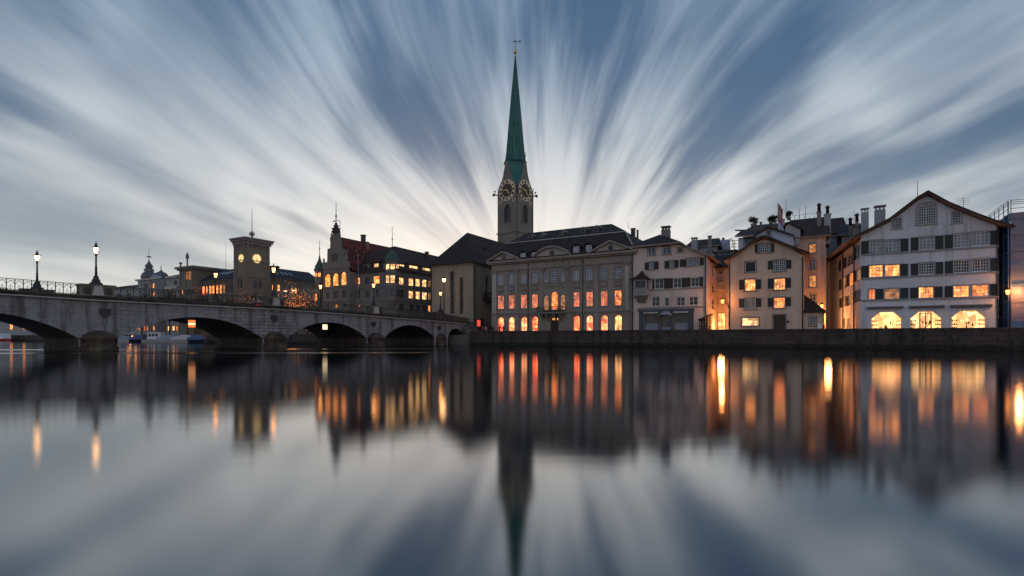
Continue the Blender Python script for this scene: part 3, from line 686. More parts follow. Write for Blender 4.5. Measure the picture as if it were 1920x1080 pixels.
# land end of the bridge and the ramp into the square
mb = MB(); e = F(BF.p(0, 0), BD, BN)
mb.hexa([e.p(60.5, -1, 0), e.p(64, -1, 0), e.p(64, -1, -WB), e.p(60.5, -1, -WB), e.p(60.5, 4.5, 0), e.p(64, 4.4, 0), e.p(64, 4.4, -WB), e.p(60.5, 4.5, -WB)], 'bridge_dark')
mb.hexa([e.p(64, 1, 0), e.p(86, 1, 0), e.p(86, 1, -WB), e.p(64, 1, -WB), e.p(64, 4.4, 0), e.p(86, 1.95, 0), e.p(86, 1.95, -WB), e.p(64, 4.4, -WB)], 'paving')
struct(mb.build('approach_ramp'))
# lit navigation boards hanging under two crowns
def nav_board(l, zc, hh, mat, label):
    root = thing('navigation_board', label, 'signal board', BF.p(l, zc - 1.2, -.5), 'lit boards under the bridge arches')
    mb = MB(); mb.box(BF, l - .46, l + .46, zc - .25 - hh, zc - .25, -.55, -.45, 'iron'); mb.tube(BF.p(l - .3, zc - .26, -.5), BF.p(l - .3, zc + .1, -.5), .03, .03, 'iron'); mb.tube(BF.p(l + .3, zc - .26, -.5), BF.p(l + .3, zc + .1, -.5), .03, .03, 'iron')
    mb.build('frame', root); mb = MB()
    if mat == 'board_orange':
        mb.box(BF, l - .4, l + .4, zc - .25 - hh * .36, zc - .3, -.45, -.42, 'board_orange'); mb.box(BF, l - .4, l + .4, zc - .25 - hh * .62, zc - .25 - hh * .40, -.45, -.42, 'board_white'); mb.box(BF, l - .4, l + .4, zc - .2 - hh, zc - .25 - hh * .66, -.45, -.42, 'board_orange')
    else:
        mb.box(BF, l - .4, l - .02, zc - .2 - hh, zc - .3, -.45, -.42, mat); mb.box(BF, l + .02, l + .4, zc - .2 - hh, zc - .3, -.45, -.42, mat)
    mb.build('lit_face', root)
nav_board(9.6, 3.9, 1.0, 'board_orange', 'orange and white lit board hanging under the widest bridge arch')
nav_board(28.3, 3.7, .85, 'board_white', 'small pale yellow lit board hanging under the second bridge arch')
# ------------------------------------------------------------------ buildings on the right bank
def rects(Fr, T, lst):
    out = []
    for e in lst:
        (x0, y0, x1, y1) = e[0]; X0, Y0 = T(x0, y0); X1, Y1 = T(x1, y1); xm, ym = (X0 + X1) / 2, (Y0 + Y1) / 2
        ua, ub = Fr.px(X0, ym)[0], Fr.px(X1, ym)[0]; zb, zt = Fr.px(xm, Y1)[1], Fr.px(xm, Y0)[1]
        out.append((min(ua, ub), zb, max(ua, ub), zt))
    return out
def trans(x, y, k): return lambda a, b: (x + a * k, y + b * k)
T6 = trans(900, 410, 320 / 1382); T7 = trans(1160, 400, 240 / 997); T8 = trans(1330, 370, 300 / 1117); T9 = trans(1540, 340, 380 / 1282)
T3 = trans(540, 370, 320 / 1152); T2 = trans(240, 380, 320 / 1152); T4 = trans(800, 400, 220 / 990); TC = trans(915, 280, 105 / 709)
TS = trans(1490, 390, 150 / 675); TA = trans(1320, 440, 80 / 455); TD = trans(250, 460, 170 / 1530); TB = trans(380, 460, 220 / 1828)
def lineprof(Fr, T, pts):
    return [Fr.px(*T(x, y)) for x, y in pts]
Q4 = quay(4)

# ---- white gabled guild house on the right
def white_house():
    Fr = Q4
    pr = lineprof(Fr, T9, [(250, 345), (345, 300), (430, 258), (520, 192), (600, 128), (668, 88), (800, 160), (960, 226), (1090, 272), (1120, 285)])
    zl = pr[0][1]; u0, u1 = pr[0][0], pr[-1][0]
    root = thing('guild_house', 'tall white house with broad curved gable, dark shutters and three lit arched shop windows', 'house', Fr.p((u0 + u1) / 2, GZ, -6))
    W = [((302, 372, 395, 458), 'c', 4, 4), ((402, 370, 498, 452), 'c', 4, 4), ((618, 350, 714, 432), 'c', 4, 4), ((835, 330, 935, 418), 'c', 4, 4), ((955, 318, 1062, 405), 'c', 4, 4),
         ((302, 530, 390, 605), 'w', 4, 4), ((402, 528, 497, 600), 'w', 4, 4), ((616, 515, 712, 588), 'd', 6, 4), ((835, 500, 937, 578), 'd', 6, 4), ((955, 490, 1060, 568), 'd', 6, 4),
         ((300, 682, 340, 747), 'o', 2, 4), ((400, 678, 494, 745), 'm', 6, 4), ((615, 668, 710, 738), 'w', 6, 4), ((835, 660, 935, 732), 'w', 4, 4), ((955, 655, 1060, 725), 'o', 4, 4),
         ((447, 235, 505, 298), 'b', 3, 4), ((828, 195, 885, 262), 'b', 3, 4), ((603, 135, 725, 270), 'b', 8, 8),
         ((318, 825, 508, 930), 'S', 1, 1), ((565, 822, 762, 930), 'S', 1, 1), ((825, 815, 1040, 926), 'S', 1, 1)]
    rs = rects(Fr, T9, W); ops = []
    for i, (r_, w_) in enumerate(zip(rs, W)):
        o = dict(r=r_)
        if i == 17: o['k'] = 'seg'; o['rise'] = (r_[2] - r_[0]) * .46; o['n'] = 12
        if i > 17: o['k'] = 'oct'; o['rev'] = .45; o['r'] = (r_[0], GZ + .35, r_[2], r_[3])
        ops.append(o)
    mb = MB(); wall(mb, Fr, pr, GZ - .5, ops, 'plaster_white', .22)
    D = 12.0
    body(mb, Fr, u0, u1, GZ - .5, zl, pr[-1][1], D, 'plaster_white', left=False)
    # the back gable
    mb.face([Fr.p(u, z, -D) for u, z in pr] , 'plaster_white')
    mb.build('wall', root)
    # alley side, not square to the front
    dsd = Vector((.385, .923, 0)); SD = F(Fr.p(u0, 0), dsd, Vector((-.923, .385, 0)))
    L = 24.0; zs = zl - .4
    SW = []
    for (x0, y0, x1, y1), k in [((522, 320, 548, 425), 'd'), ((522, 515, 560, 610), 'm'), ((524, 692, 558, 792), 'd'), ((438, 395, 490, 485), 'd'), ((460, 548, 494, 652), 'o'), ((455, 735, 492, 818), 'm'),
                            ((395, 430, 428, 515), 'd'), ((398, 590, 432, 680), 'm'), ((400, 755, 430, 835), 'm'), ((448, 935, 470, 1015), 'm'), ((500, 915, 522, 1012), 'o'), ((405, 930, 424, 1015), 'd')]:
        SW.append(((x0, y0, x1, y1), k))
    rs2 = rects(SD, TS, SW); ops2 = [dict(r=(max(.15, r_[0]), r_[1], max(.6, r_[2]), min(r_[3], zs - .3))) for r_ in rs2]
    mb = MB(); wall(mb, SD, [(0, zs), (L, zs)], GZ - .5, ops2, 'plaster_white', .2)
    mb.face([SD.p(L, GZ), SD.p(L, zs), Fr.p(u1, zs, -D), Fr.p(u1, GZ, -D)], 'plaster_white'); mb.face([SD.p(0, zs - .01), SD.p(L, zs - .01), Fr.p(u1, zs - .01, -D), Fr.p(u1, zs - .01, 0)], 'soffit')
    mb.build('side_wall', root)
    for o, (r_, k) in zip(ops2, SW): window(root, SD, o, k, 2, 3, sur=.09, sill=False)
    for i in (0, 1, 2, 3, 4, 5, 6, 7, 8):
        r_ = ops2[i]['r']; shutter(root, SD, r_[2] + .1, r_[2] + .1 + max(.5, (r_[2] - r_[0]) * .6), r_[1], r_[3])
    # side eaves roof
    e = MB(); 
    a0 = SD.p(-.9, zs + .1, 1.5); a1 = SD.p(L, zs + .1, 1.5); b1 = SD.p(L, zs + 4.6, -7.5); b0 = SD.p(-.9, zs + 4.3, -7.0)
    e.slab([SD.p(.55, zs + .12, 1.5), a1, b1, SD.p(.55, zs + 4.5, -7.2)], 'roof_dark', .22, 'soffit'); e.face([SD.p(L, zs, 0), SD.p(L, zs + 4.6, -7.5), Fr.p(u1, zs, -D)], 'plaster_white')
    e.build('side_roof', root)
    for (u, z0, z1) in ((4.0, GZ, zs), (12.5, GZ, zs)):
        p_ = MB(); p_.tube(SD.p(u, z0, .12), SD.p(u, z1, .12), .09, .09, 'gutter', 6); p_.build('drainpipe', root)
    for i, (o, (r_, k, c, rw)) in enumerate(zip(ops, W)):
        if i < 17: window(root, Fr, o, k, c, rw, sur=.12, sill=i in (15, 16), sm='frame_grey')
        elif i == 17: window(root, Fr, o, k, 8, 8, sur=.16, sill=True, sm='frame_grey', bar=.05)
        else:
            wn = window(root, Fr, o, k, 1, 1, sur=0, sill=False, fm='trim_light', inset=.42, name='shop_window', outer=.05)
            shopfill(wn, Fr, o['r'], 3 + i, .36)
    # door in the middle arch
    r_ = rects(Fr, T9, [((622, 830, 700, 930),)])[0]; d = MB()
    for (a, c) in ((r_[0], r_[0] + .12), (r_[2] - .12, r_[2])): d.box(Fr, a, c, GZ, r_[3], -.34, -.2, 'dark_wood')
    d.box(Fr, r_[0], r_[2], r_[3] - .12, r_[3], -.34, -.2, 'dark_wood'); d.box(Fr, (r_[0] + r_[2]) / 2 - .05, (r_[0] + r_[2]) / 2 + .05, GZ, r_[3], -.34, -.24, 'dark_wood'); d.build('door', root)
    # awning boxes over the shops
    for x0, y0, x1, y1 in ((290, 793, 518, 806), (555, 787, 778, 802), (817, 781, 1078, 797)):
        q = rects(Fr, T9, [((x0, y0, x1, y1),)])[0]; d = MB(); d.box(Fr, q[0], q[2], q[1], q[3], 0, .35, 'hull_dark'); d.box(Fr, q[0], q[2], q[3], q[3] + .06, 0, .2, 'trim_light'); d.build('awning_box', root)
    SH = [(252, 378, 300, 460), (502, 362, 550, 448), (566, 355, 614, 440), (722, 343, 772, 430), (780, 338, 832, 425), (1070, 310, 1122, 400),
          (252, 535, 300, 612), (500, 522, 548, 600), (566, 520, 613, 595), (722, 510, 771, 585), (781, 505, 832, 582), (1070, 485, 1122, 565),
          (343, 680, 391, 748), (500, 674, 550, 744), (562, 672, 611, 743), (716, 665, 766, 738), (780, 662, 830, 736), (1068, 648, 1121, 722)]
    for q in rects(Fr, T9, [(x,) for x in SH]): shutter(root, Fr, *[q[0], q[2], q[1], q[3]])
    # sill courses
    cs = MB()
    for yl, yr in ((462, 405), (612, 568), (749, 726)):
        for xa, xb in ((252, 551), (563, 773), (778, 1122)):
            def yy(x): return yl + (yr - yl) * (x - 252) / 870
            A_, B_ = Fr.px(*T9(xa, yy(xa))), Fr.px(*T9(xb, yy(xb))); zz = (A_[1] + B_[1]) / 2
            cs.box(Fr, A_[0], B_[0], zz - .22, zz, 0, .16, 'frame_grey'); 
    for yl, yr in ((374, 312),):
        A_, B_ = Fr.px(*T9(250, yl)), Fr.px(*T9(1122, yr)); zz = (A_[1] + B_[1]) / 2; 
    cs.build('sill_course', root)
    rp = lineprof(Fr, T9, [(205, 352), (345, 281), (430, 236), (520, 166), (600, 106), (668, 66), (800, 138), (960, 203), (1090, 251), (1210, 284)])
    gable_roof(root, Fr, rp, -D - .5, 1.0, 'roof_brown', .3)
    for u, h in ((400, 1.9), ):
        pass
    for (x, y), p, k, sz in (((275, 250), 9, 'hood', .9), ((370, 235), 9, 'hood', 1.25)):
        q = quay(p).px(*T9(x, y)); chimney(root, quay(p).p(q[0], q[1] - 1.2), sz, 2.4, 'chimney_pale', k)
    q = Fr.shift(-2).px(*T9(608, 120)); antenna(root, Fr.p(q[0], q[1], -2), 2.6)
    q = Fr.shift(-3).px(*T9(898, 170)); antenna(root, Fr.p(q[0], q[1] - 1, -3), 2.5, 1)
    # downpipe at the right corner
    p_ = MB(); p_.tube(Fr.p(u1 - .1, GZ, .1), Fr.p(u1 - .1, pr[-1][1], .1), .08, .08, 'gutter', 6); p_.build('drainpipe', root)
    return u0, u1
def shopfill(wn, Fr, r_, seed, d):
    """goods standing in a lit shop window"""
    rr = random.Random(seed); mb = MB(); W_ = r_[2] - r_[0]
    mb.box(Fr, r_[0] + W_ * .2, r_[2] - W_ * .25, r_[1], r_[1] + .22, -d - .05, -d, 'red_paint')
    for side in ((0, 1) if W_ > 3 else ()):
        for i in range(9):
            u = (r_[0] + .15 + (i % 3) * W_ * .06) if side == 0 else (r_[2] - .15 - (i % 3) * W_ * .06)
            z = r_[1] + .3 + (i // 3) * (r_[3] - r_[1]) * .19; mb.box(Fr, u - .075, u + .075, z, z + .12 + rr.random() * .14, -d - .05, -d, 'dark_wood')
    for i in range(4 if W_ > 3 else 0):
        u = r_[0] + W_ * (.35 + .3 * rr.random()); z = r_[1] + .3 + rr.random() * .9; mb.box(Fr, u - .07, u + .07, z, z + .15 + rr.random() * .3, -d - .05, -d, 'dark_wood')
    mb.build('display', wn)
wh_u0, wh_u1 = white_house()

# ---- beige gabled house in the middle
def beige_house():
    Fr = Q4
    pr = lineprof(Fr, T8, [(133, 445), (240, 375), (310, 322), (385, 290), (470, 318), (560, 352), (660, 398)])
    u0, u1 = pr[0][0], pr[-1][0]; pr[0] = (u0, 13.2); pr[-1] = (u1, 13.2)
    root = thing('beige_house', 'beige plastered house with low gable and dark shutters standing beside the orange-lit alley', 'house', Fr.p((u0 + u1) / 2, GZ, -5))
    W = [((342, 325, 428, 386), 'b', 6, 3), ((250, 450, 323, 522), 'k', 1, 1), ((448, 437, 532, 515), 'd', 6, 5), ((248, 572, 322, 652), 'w', 4, 3), ((452, 567, 530, 645), 'w', 4, 4),
         ((246, 707, 323, 780), 'd', 6, 5), ((450, 700, 528, 773), 'o', 4, 3), ((228, 840, 345, 896), 'f', 3, 3), ((450, 822, 530, 925), 'k', 1, 1)]
    rs = rects(Fr, T8, W); ops = [dict(r=r_) for r_ in rs]; ops[8]['r'] = (rs[8][0], GZ, rs[8][2], rs[8][3])
    mb = MB(); wall(mb, Fr, pr, GZ - .5, ops, 'plaster_beige', .22); body(mb, Fr, u0, u1, GZ - .5, 13.2, 13.2, 11, 'plaster_beige'); mb.face([Fr.p(u, z, -11) for u, z in pr], 'plaster_beige'); mb.build('wall', root)
    for i, (o, (r_, k, c, rw)) in enumerate(zip(ops, W)):
        if i < 8: window(root, Fr, o, k, c, rw, sur=.16, sill=True, sm='trim_grey')
        else:
            d = MB(); r_ = o['r']; d.box(Fr, r_[0], r_[2], r_[1], r_[3], -.22, -.15, 'dark_wood')
            for a in range(2):
                for b_ in range(3):
                    x0 = r_[0] + (r_[2] - r_[0]) * (a * .5 + .08); z0 = r_[1] + (r_[3] - r_[1]) * (b_ / 3 + .05); d.box(Fr, x0, x0 + (r_[2] - r_[0]) * .34, z0, z0 + (r_[3] - r_[1]) * .24, -.15, -.12, 'dark_wood')
            door = d.build('door', root); k_ = MB(); k_.ball(Fr.p(r_[2] - .2, r_[1] + 1.1, -.08), .05, .05, .05, 'gold'); k_.build('handle', door)
            t_ = MB(); t_.band(Fr, [(r_[0] - .2, r_[3] + .2), (r_[2] + .2, r_[3] + .2)], .2, 0, .06, 'trim_grey'); t_.box(Fr, r_[0] - .2, r_[0], GZ, r_[3], 0, .06, 'trim_grey'); t_.box(Fr, r_[2], r_[2] + .2, GZ, r_[3], 0, .06, 'trim_grey'); t_.build('door_frame', root)
    for q in rects(Fr, T8, [(x,) for x in ((318, 325, 338, 388), (431, 322, 452, 384), (409, 443, 446, 503), (536, 437, 573, 497), (208, 577, 245, 645), (325, 573, 361, 640), (409, 568, 447, 637), (533, 562, 570, 632),
                                            (207, 708, 244, 768), (326, 704, 362, 765), (409, 703, 447, 765), (532, 698, 570, 760))]): shutter(root, Fr, q[0], q[2], q[1], q[3])
    q = rects(Fr, T8, [((540, 860, 558, 878),)])[0]; mb = MB(); mb.box(Fr, q[0], q[2], q[1], q[3], .0, .1, 'gutter'); mb.build('notice_box', root)
    rp = lineprof(Fr, T8, [(104, 440), (240, 358), (310, 302), (345, 282), (385, 270), (430, 280), (475, 300), (560, 336), (640, 366), (700, 388)])
    gable_roof(root, Fr, rp, -11.5, .9, 'roof_dark', .3)
    for u in (u0 + .15, u1 - .15):
        p_ = MB(); p_.tube(Fr.p(u, GZ, .1), Fr.p(u, 13, .1), .08, .08, 'gutter', 6); p_.build('drainpipe', root)
    return u0, u1
bh_u0, bh_u1 = beige_house()
# lean-to annex
def annex():
    Fr = quay(4.4)
    a = Fr.px(*T8(661, 800)); b_ = Fr.px(*T8(795, 800)); r0 = rects(Fr, T8, [((700, 838, 744, 893),)])[0]
    root = thing('annex', 'low beige lean-to with dark sloping roof against the right side of the beige house', 'annex', Fr.p((a[0] + b_[0]) / 2, GZ, -2))
    mb = MB(); op = dict(r=r0); wall(mb, Fr, [(a[0], a[1] + .1), (b_[0], a[1] + .1)], GZ - .5, [op], 'plaster_beige', .2); body(mb, Fr, a[0], b_[0], GZ - .5, a[1] + .1, a[1] + .1, 5, 'plaster_beige'); mb.build('wall', root)
    window(root, Fr, op, 'd', 2, 3, sur=.16)
    t0 = Fr.px(*T8(661, 722)); t1 = Fr.px(*T8(812, 797)); z = a[1] + .12
    mb = MB(); mb.slab([Fr.p(a[0] - .05, z, .6), Fr.p(t1[0], z, .6), Fr.p(t1[0], z, -5.5), Fr.p(b_[0] - 3.0, z + 2.2, -3), Fr.p(a[0] - .05, z + 2.6, -3)], 'roof_dark', .2)
    mb.face([Fr.p(a[0] - .05, z, .6), Fr.p(a[0] - .05, z + 2.6, -3), Fr.p(a[0] - .05, z, -5.5)], 'plaster_beige'); mb.face([Fr.p(a[0] - .05, z + 2.6, -3), Fr.p(b_[0] - 3.0, z + 2.2, -3), Fr.p(t1[0], z, -5.5), Fr.p(a[0] - .05, z, -5.5)], 'roof_dark'); mb.build('roof', root)
    p_ = MB(); p_.tube(Fr.p(b_[0] + .05, GZ, .15), Fr.p(b_[0] + .05, z, .15), .07, .07, 'gutter', 6); p_.build('drainpipe', root)
annex()
# A-board
Fr = quay(3.2); q = rects(Fr, T8, [((757, 882, 785, 918),)])[0]
sb = thing('pavement_sign', 'small pale folding board standing by the annex corner', 'sign', Fr.p((q[0] + q[2]) / 2, GZ))
mb = MB(); mb.hexa([Fr.p(q[0], GZ, .3), Fr.p(q[2], GZ, .3), Fr.p(q[2], GZ, .27), Fr.p(q[0], GZ, .27), Fr.p(q[0], q[3], .03), Fr.p(q[2], q[3], .03), Fr.p(q[2], q[3], 0), Fr.p(q[0], q[3], 0)], 'frame_white'); mb.build('front_panel', sb)
mb = MB(); mb.hexa([Fr.p(q[0], GZ, -.27), Fr.p(q[2], GZ, -.27), Fr.p(q[2], GZ, -.3), Fr.p(q[0], GZ, -.3), Fr.p(q[0], q[3], -.005), Fr.p(q[2], q[3], -.005), Fr.p(q[2], q[3], -.03), Fr.p(q[0], q[3], -.03)], 'frame_white'); mb.build('back_panel', sb)

# ---- pink-grey house with the oriel and the dark shop front
def oriel_house():
    Fr = Q4
    pr = lineprof(Fr, T7, [(97, 300), (155, 262), (310, 250), (468, 240), (560, 285), (640, 312), (692, 332)])
    pr[0] = (pr[0][0], pr[1][1]); zt = pr[1][1]
    u0, u1 = pr[0][0], pr[-1][0]; zr = pr[-1][1]
    root = thing('oriel_house', 'pinkish plastered house with a small roofed oriel and dark unlit shop front', 'house', Fr.p((u0 + u1) / 2, GZ, -5))
    W = [((228, 268, 282, 326), 'b', 2, 1), ((345, 262, 402, 318), 'b', 2, 1), ((460, 268, 497, 303), 'd', 1, 1),
         ((238, 380, 274, 437), 'b', 3, 4), ((397, 370, 433, 425), 'd', 3, 4), ((532, 350, 630, 408), 'd', 8, 4),
         ((282, 508, 350, 588), 'd', 2, 2), ((427, 505, 488, 580), 'd', 2, 2), ((563, 500, 626, 570), 'd', 2, 2),
         ((260, 650, 318, 725), 'd', 2, 2), ((358, 658, 392, 722), 'd', 1, 2), ((453, 653, 515, 720), 'd', 2, 2), ((549, 650, 616, 715), 'd', 2, 2),
         ((200, 768, 312, 905), 'c', 1, 1), ((326, 765, 412, 905), 'k', 1, 1), ((430, 765, 545, 905), 'c', 1, 1)]
    rs = rects(Fr, T7, W); ops = [dict(r=r_) for r_ in rs]
    for i in (13, 14, 15): ops[i]['r'] = (rs[i][0], GZ + (.5 if i != 14 else 0), rs[i][2], rs[13][3]); ops[i]['rev'] = .35
    mb = MB(); wall(mb, Fr, pr, GZ - .5, ops, 'plaster_pink', .2); body(mb, Fr, u0, u1, GZ - .5, zt, zr, 9, 'plaster_pink', right=False); mb.build('wall', root)
    for i, (o, (r_, k, c, rw)) in enumerate(zip(ops, W)):
        if i < 13: window(root, Fr, o, k, c, rw, sur=.16, sill=True, sm='trim_light' if i > 5 else 'trim_grey')
        elif i != 14:
            a, z0, c_, z1 = o['r']; wn = window(root, Fr, o, 'd', 1, 1, sur=0, sill=False, fm='shop_blue', inset=.3, name='shop_window')
            d = MB(); d.box(Fr, a + .1, c_ - .1, z0, z0 + (z1 - z0) * .42, -.33, -.3, 'tarp_grey'); d.build('blind', wn)
            d = MB()
            for t_ in range(4): d.ball(Fr.p(a + (c_ - a) * (.35 + .1 * t_), z0 + .12, -.25), .06, .06, .06, 'fairy_orange', 6, 4)
            d.build('candles', wn)
        else:
            d = MB(); a, z0, c_, z1 = o['r']; d.box(Fr, a, a + .12, z0, z1, -.3, -.2, 'shop_blue'); d.box(Fr, c_ - .12, c_, z0, z1, -.3, -.2, 'shop_blue'); d.box(Fr, a + .12, c_ - .12, z0, z0 + 1.2, -.3, -.22, 'tarp_grey'); d.box(Fr, a + .12, c_ - .12, z0 + 1.2, z1, -.3, -.26, 'glass_dark'); d.build('door', root)
    # shop front surround
    q = rects(Fr, T7, [((160, 745, 585, 908),)])[0]; mb = MB(); zt_ = ops[13]['r'][3]
    mb.box(Fr, q[0], ops[13]['r'][0] - .02, GZ, zt_, .0, .14, 'shop_blue'); mb.box(Fr, ops[15]['r'][2] + .02, q[2], GZ, zt_, 0, .14, 'shop_blue')
    mb.box(Fr, ops[13]['r'][2] + .02, ops[14]['r'][0] - .02, GZ, zt_, 0, .14, 'shop_blue'); mb.box(Fr, ops[14]['r'][2] + .02, ops[15]['r'][0] - .02, GZ, zt_, 0, .14, 'shop_blue')
    mb.box(Fr, q[0] - .1, q[2] + .1, zt_, q[3], 0, .3, 'shop_blue'); mb.build('shop_front', root)
    # round awning over the shop door, roller awnings over its windows
    a, z0, c_, z1 = ops[14]['r']; mb = MB(); cu = (a + c_) / 2; hw = (c_ - a) / 2 + .15; n = 8
    for i in range(n):
        t0, t1 = math.pi * i / n, math.pi * (i + 1) / n
        P = lambda t, d: Fr.p(cu - hw * math.cos(t) * (1 if d == 0 else 1), z1 - .75 + .95 * math.sin(t) * (1 if d == 0 else .25), .15 + d * .9)
        mb.face([P(t0, 0), P(t1, 0), P(t1, 1), P(t0, 1)], 'tarp_grey', True)
    mb.build('awning', root)
    for i in (13, 15):
        a, z0, c_, z1 = ops[i]['r']; mb = MB(); mb.hexa([Fr.p(a, z1 - .28, .6), Fr.p(c_, z1 - .28, .6), Fr.p(c_, z1 - .1, .16), Fr.p(a, z1 - .1, .16), Fr.p(a, z1 - .2, .62), Fr.p(c_, z1 - .2, .62), Fr.p(c_, z1, .16), Fr.p(a, z1, .16)], 'trim_light'); mb.build('roller_awning', root)
    for q in rects(Fr, T7, [(x,) for x in ((204, 383, 237, 440), (276, 375, 311, 436), (358, 370, 395, 430), (435, 365, 467, 424), (478, 358, 528, 416), (633, 345, 663, 404), (264, 512, 279, 592), (354, 505, 389, 586), (391, 505, 424, 582), (492, 502, 524, 578), (527, 500, 560, 574), (629, 494, 658, 570))]):
        shutter(root, Fr, q[0], q[2], q[1], q[3], 'shutter_brown')
    cs = MB()
    for yl, yr, xa, xb in ((600, 572, 240, 672), (738, 724, 148, 680)):
        A_, B_ = Fr.px(*T7(xa, yl)), Fr.px(*T7(xb, yr)); zz = (A_[1] + B_[1]) / 2; cs.box(Fr, A_[0], B_[0], zz - .15, zz, 0, .13, 'trim_grey')
    cs.build('string_course', root)
    # oriel
    q = rects(Fr, T7, [((135, 515, 232, 592),)])[0]; a, zb, c_, zt1 = q; d = 1.15; mb = MB(); zf = Fr.px(*T7(185, 640))[1]; zc = Fr.px(*T7(185, 700))[1]; cu = (a + c_) / 2
    mb.box(Fr, a, c_, zf, zb + .1, 0, d, 'plaster_grey'); mb.box(Fr, a - .06, c_ + .06, zb + .05, zb + .2, 0, d + .06, 'trim_grey'); mb.box(Fr, a - .06, c_ + .06, zf - .1, zf, 0, d + .06, 'trim_grey')
    for u in (a, c_ - .2): mb.box(Fr, u, u + .2, zb + .2, zt1, d - .2, d, 'plaster_grey')
    mb.box(Fr, a, c_, zt1 - .3, zt1, 0, d, 'plaster_grey'); mb.box(Fr, a + .2, c_ - .2, zb + .2, zt1 - .3, d - .16, d - .12, 'glass_dark')
    for i in range(5):
        u = a + .3 + (c_ - a - .6) * i / 4; mb.box(Fr, u - .1, u + .1, zf + .15, zb - .1, d, d + .03, 'trim_grey')
    mb.face([Fr.p(a, zb, 0), Fr.p(a, zb, d - .2), Fr.p(a, zt1, d - .2), Fr.p(a, zt1, 0)], 'glass_dark'); mb.face([Fr.p(c_, zb, d - .2), Fr.p(c_, zb, 0), Fr.p(c_, zt1, 0), Fr.p(c_, zt1, d - .2)], 'glass_dark')
    ori = mb.build('oriel', root)
    mb = MB(); mb.hexa([Fr.p(a + .5, zc, .1), Fr.p(c_ - .5, zc, .1), Fr.p(c_ - .5, zc, 0), Fr.p(a + .5, zc, 0), Fr.p(a, zf - .1, d), Fr.p(c_, zf - .1, d), Fr.p(c_, zf - .1, 0), Fr.p(a, zf - .1, 0)], 'trim_grey'); mb.build('corbel', ori)
    mb = MB(); e0, e1 = Fr.px(*T7(98, 518))[0], Fr.px(*T7(262, 508))[0]; pz = Fr.px(*T7(190, 442))[1]; prev = None
    lv = [(1.0, 0), (.78, .10), (.52, .28), (.28, .55), (.10, .82), (.02, 1.0)]
    for k, h in lv:
        z = zt1 - .05 + (pz - zt1) * h; ring = [Fr.p(cu + (e0 - cu) * k, z, .1 + (d + .45) * k), Fr.p(cu + (e1 - cu) * k, z, .1 + (d + .45) * k), Fr.p(cu + (e1 - cu) * k, z, 0), Fr.p(cu + (e0 - cu) * k, z, 0)]
        if prev:
            for i in range(3): mb.face([prev[i], prev[(i + 1) % 4], ring[(i + 1) % 4], ring[i]], 'roof_dark')
            mb.face([prev[3], prev[0], ring[0], ring[3]], 'roof_dark')
        else: mb.face(ring[::-1], 'soffit')
        prev = ring
    mb.build('oriel_roof', ori)
    # alley side
    SDr = F(Fr.p(u1, 0), N2, A2); L = 9
    W2 = [((90, 310, 106, 440), 'k'), ((85, 540, 112, 622), 'd'), ((84, 700, 110, 795), 'd')]
    ops = [dict(r=r_) for r_ in rects(SDr, TA, W2)]
    mb = MB(); wall(mb, SDr, [(0, zr), (L, zr - 1.6)], GZ - .5, ops, 'plaster_pink', .15); mb.build('side_wall', root)
    for o in ops: window(root, SDr, o, 'd', 1, 2, sur=.1, sill=False)
    # roof: hipped at the front, slope to the alley
    pk = quay(8.5); P = lambda x, y, p: (lambda q: quay(p).p(q[0], q[1]))(quay(p).px(*T7(x, y)))
    ul, ur = pr[1][0], pr[3][0]; zE = zt + .05; top = P(322, 165, 8.5); tb = top + N2 * 6
    fl, fr_ = Fr.p(u0 - .7, zE, .8), Fr.p(ur + .5, pr[3][1] + .25, .8)
    mb = MB(); mb.slab([fl, fr_, top], 'roof_dark', .25, 'soffit')
    er = Fr.p(u1 + .8, zr - .1, .8); eb = Fr.p(u1 + .8, zr - 1.7, -9.4)
    mid = Fr.p(pr[4][0], pr[4][1] + .25, .8)
    mb.slab([fr_, mid, Fr.p(pr[4][0], pr[4][1] + .25, -9.4), tb, top], 'roof_dark', .22, 'soffit'); mb.slab([mid, er, Fr.p(u1 + .8, zr - .1, -9.4), Fr.p(pr[4][0], pr[4][1] + .25, -9.4)], 'roof_dark', .22, 'soffit')
    mb.slab([fl, top, tb, Fr.p(u0 - .7, zE, -9.4)], 'roof_dark', .22, 'soffit'); mb.face([Fr.p(u0 - .7, zE, -9.4), tb, Fr.p(pr[4][0], pr[4][1] + .25, -9.4), er + N2 * 10.2], 'plaster_pink'); mb.build('roof', root)
    chimney(root, P(368, 190, 8), 1.35, 1.3, 'chimney_plaster', 'hood'); chimney(root, P(710, 330, 9), .5, 3.1, 'chimney_plaster', 'flat')
    p_ = MB(); p_.tube(Fr.p(u1 - .3, GZ, .12), Fr.p(u1 - .3, zr, .12), .08, .08, 'gutter', 6); p_.build('drainpipe', root)
    p_ = MB(); p_.tube(Fr.p(u0 + .25, GZ, .12), Fr.p(u0 + .25, zt, .12), .08, .08, 'gutter', 6); p_.build('drainpipe', root)
    return u0, u1, zr
oh_u0, oh_u1, oh_zr = oriel_house()
